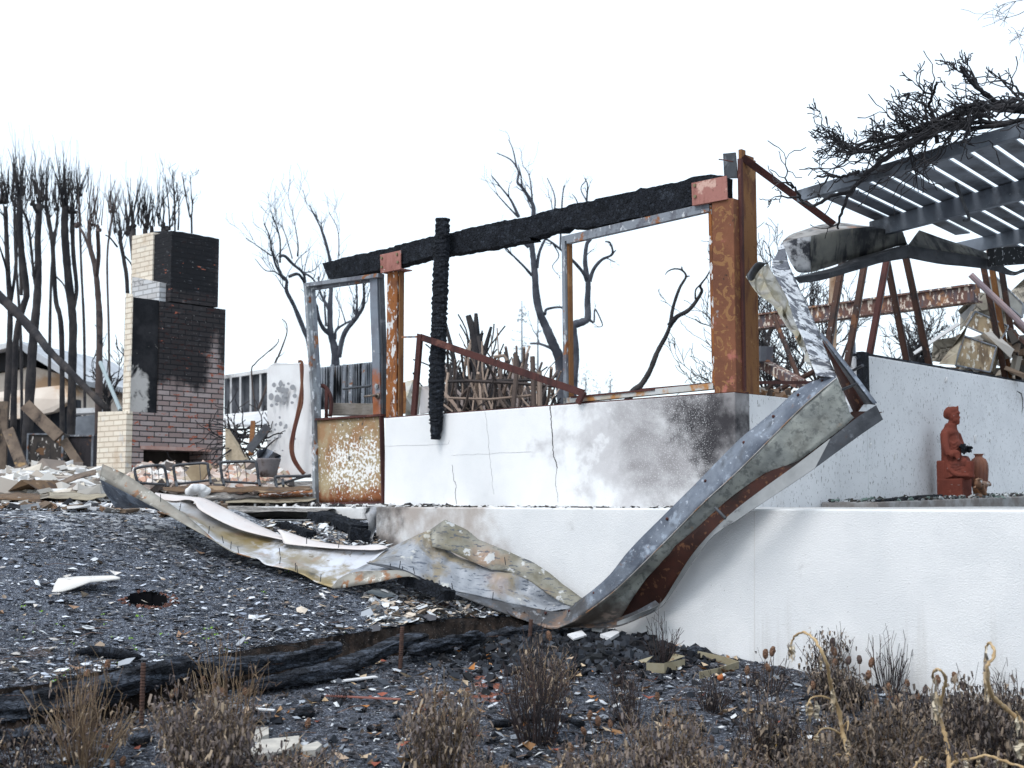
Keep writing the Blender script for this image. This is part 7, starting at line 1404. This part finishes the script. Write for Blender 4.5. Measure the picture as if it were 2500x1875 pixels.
for i, (tx, ty, bx, by) in enumerate(SS):
    dark = i in (1, 9, 10, 17, 22, 19, 44); zone = 'among shrubs below the white wall' if tx > 1800 else ('above the left golden clump' if tx < 300 and ty < 1800 else ('at the large left brown shrub' if tx < 620 else ('near the bottom edge, left half' if tx < 1200 and ty > 1760 else 'in the centre foreground')))
    seedstalk(('charred black' if dark else 'brown') + ' seed head on thin stalk ' + zone, tx, ty, bx, by, random.uniform(17, 25), HEADD if dark else HEAD)
# wilted thick stalks
WILT = wm('wilted_stalk', ((.46, .33, .18), (.34, .23, .12), 14), [dict(c=(.52, .40, .26), s=20, lo=.55, hi=.66), dict(c=(.12, .08, .05), s=16, lo=.64, hi=.7)], .8)
WLEAF = wm('wilted_leaf', None, isl=[(.46, .40, .30), (.38, .30, .20), (.52, .46, .36), (.30, .24, .16), (.22, .19, .16)])
def wilt(label, main, r0, r1, branches, hang, Y):
    pts = [P(x, y, Y + .12 * math.sin(i * .7)) for i, (x, y) in enumerate(zx(1800, 1350, main))]; s_ = Y / 3200 / 3.16
    t = thing('wilted_plant', label, 'plant', tuple(pts[0])); m = MB(); sp = [p + rv(.003) for p in smooth_poly(pts, 5)]; b = sp[0].copy(); b.z = bed_z(b.x, b.y) - .02; sp = [b] + sp if sp[0].z > b.z + .02 else sp
    m.tube(sp, [lerp(r0, r1, i / len(sp)) * s_ * .74 * (random.uniform(.85, 1.1) + (.35 if i % 5 == 0 else 0)) for i in range(len(sp))], 8); m.build('stem', WILT, t, True)
    for q in branches:
        f = min(range(len(pts)), key=lambda i: (zx(1800, 1350, [q[0]])[0][0] - zx(1800, 1350, [main[i]])[0][0]) ** 2 + (q[0][1] - main[i][1]) ** 2 / 10); Yq = pts[f].y
        bp2 = smooth_poly([P(x, y, Yq - .05 * i) for i, (x, y) in enumerate(zx(1800, 1350, q))], 4); m = MB(); m.tube(bp2, [lerp(9, 4, i / len(bp2)) * s_ for i in range(len(bp2))], 6); m.build('branch', WILT, t, True)
    m = MB()
    for (x, y0, y1, w_) in hang:
        for _ in range(4):
            xo = random.uniform(-.5, .5) * w_; A = P(*zx(1800, 1350, [(x + xo, y0)])[0], Y + random.uniform(-.03, .03)); n = 7; prev = None
            L_, R_ = [], []
            for k in range(n + 1):
                q = P(*zx(1800, 1350, [(x + xo + random.uniform(-8, 8), lerp(y0, y1 - random.uniform(0, .2) * (y1 - y0), k / n))])[0], Y + random.uniform(-.02, .02)); ww = w_ * .28 * s_ * math.sin(math.pi * (k + .4) / (n + 1)); dv_ = Vector((1, random.uniform(-1, 1), 0)) * ww; L_.append(q - dv_); R_.append(q + dv_)
            m.grid([L_, R_])
    m.build('shrivelled_leaves', WLEAF, t); return t
wilt('tallest bent tan wilted stalk arching over against the white wall', [(880, 1680), (850, 1530), (815, 1380), (780, 1200), (735, 1080), (710, 960), (690, 850), (640, 740), (590, 660), (510, 612), (450, 640), (420, 690), (408, 760)], 24, 8, [[(735, 1135), (650, 1105), (570, 1120), (540, 1180)], [(800, 1400), (720, 1355), (650, 1360), (610, 1410)], [(850, 1580), (780, 1555), (720, 1580), (705, 1640)], [(820, 1340), (855, 1300), (850, 1370)]], [(405, 690, 830, 22), (430, 700, 850, 20), (585, 1140, 1310, 60), (545, 1150, 1260, 24), (615, 1400, 1480, 40), (745, 1040, 1250, 30), (860, 1440, 1560, 30), (640, 830, 910, 24)], 5.35)
wilt('shorter hooked tan wilted stalk in the lower right', [(1640, 1680), (1625, 1500), (1590, 1370), (1565, 1260), (1580, 1100), (1605, 1000), (1590, 930), (1555, 900), (1520, 915), (1505, 960)], 24, 9, [], [(1520, 960, 1340, 34), (1535, 1090, 1330, 40), (1560, 1180, 1290, 34), (1510, 930, 1010, 20)], 5.25)
wilt('curved golden wilted stalk entering at the right edge', [(2330, 1420), (2212, 1325), (2150, 1262), (2060, 1190), (1985, 1120), (1948, 1050), (1925, 920), (1942, 850), (1988, 780), (1970, 720), (1938, 692), (1918, 740)], 28, 11, [[(2165, 1270), (2160, 1235), (2150, 1225)]], [(1918, 720, 1140, 40), (1930, 900, 1150, 36), (2175, 1260, 1420, 40), (2170, 1440, 1600, 90)], 5.2)
wilt('knobbly wilted stalk lying sideways along the bottom right edge', [(1640, 1640), (1700, 1610), (1800, 1592), (1910, 1560), (2000, 1585), (2100, 1620), (2230, 1660)], 16, 12, [[(1790, 1595), (1760, 1540), (1740, 1560)], [(1700, 1612), (1680, 1560), (1700, 1545)]], [(1760, 1600, 1680, 40), (1860, 1590, 1680, 24), (2000, 1590, 1660, 24), (2060, 1610, 1680, 24)], 5.15)
wilt('short curled wilted stalk at the bottom, left of the sideways stalk', [(1365, 1665), (1395, 1610), (1430, 1572), (1455, 1600), (1470, 1640)], 13, 8, [], [(1465, 1590, 1650, 26)], 5.2)
# a fern like yellow dead leaf clump
m = MB()
for i in range(26):
    c = onB(random.gauss(1880, 14), random.gauss(1820, 10)); L = random.uniform(.04, .09); a = random.uniform(0, 6.28); d = Vector((math.cos(a), math.sin(a), random.uniform(.1, .7))); s_ = Vector((-d.y, d.x, .2)) * L * .16; m.add([c, c + d * L * .5 + s_, c + d * L, c + d * L * .5 - s_], [(0, 1, 2, 3)])
tag(m.build('yellow_leaves', wm('yellow_dead_leaf', None, isl=[(.46, .28, .06), (.40, .22, .06), (.50, .36, .14)])), 'clump of yellow dead leaves inside the black fan shaped stalks', 'leaves')
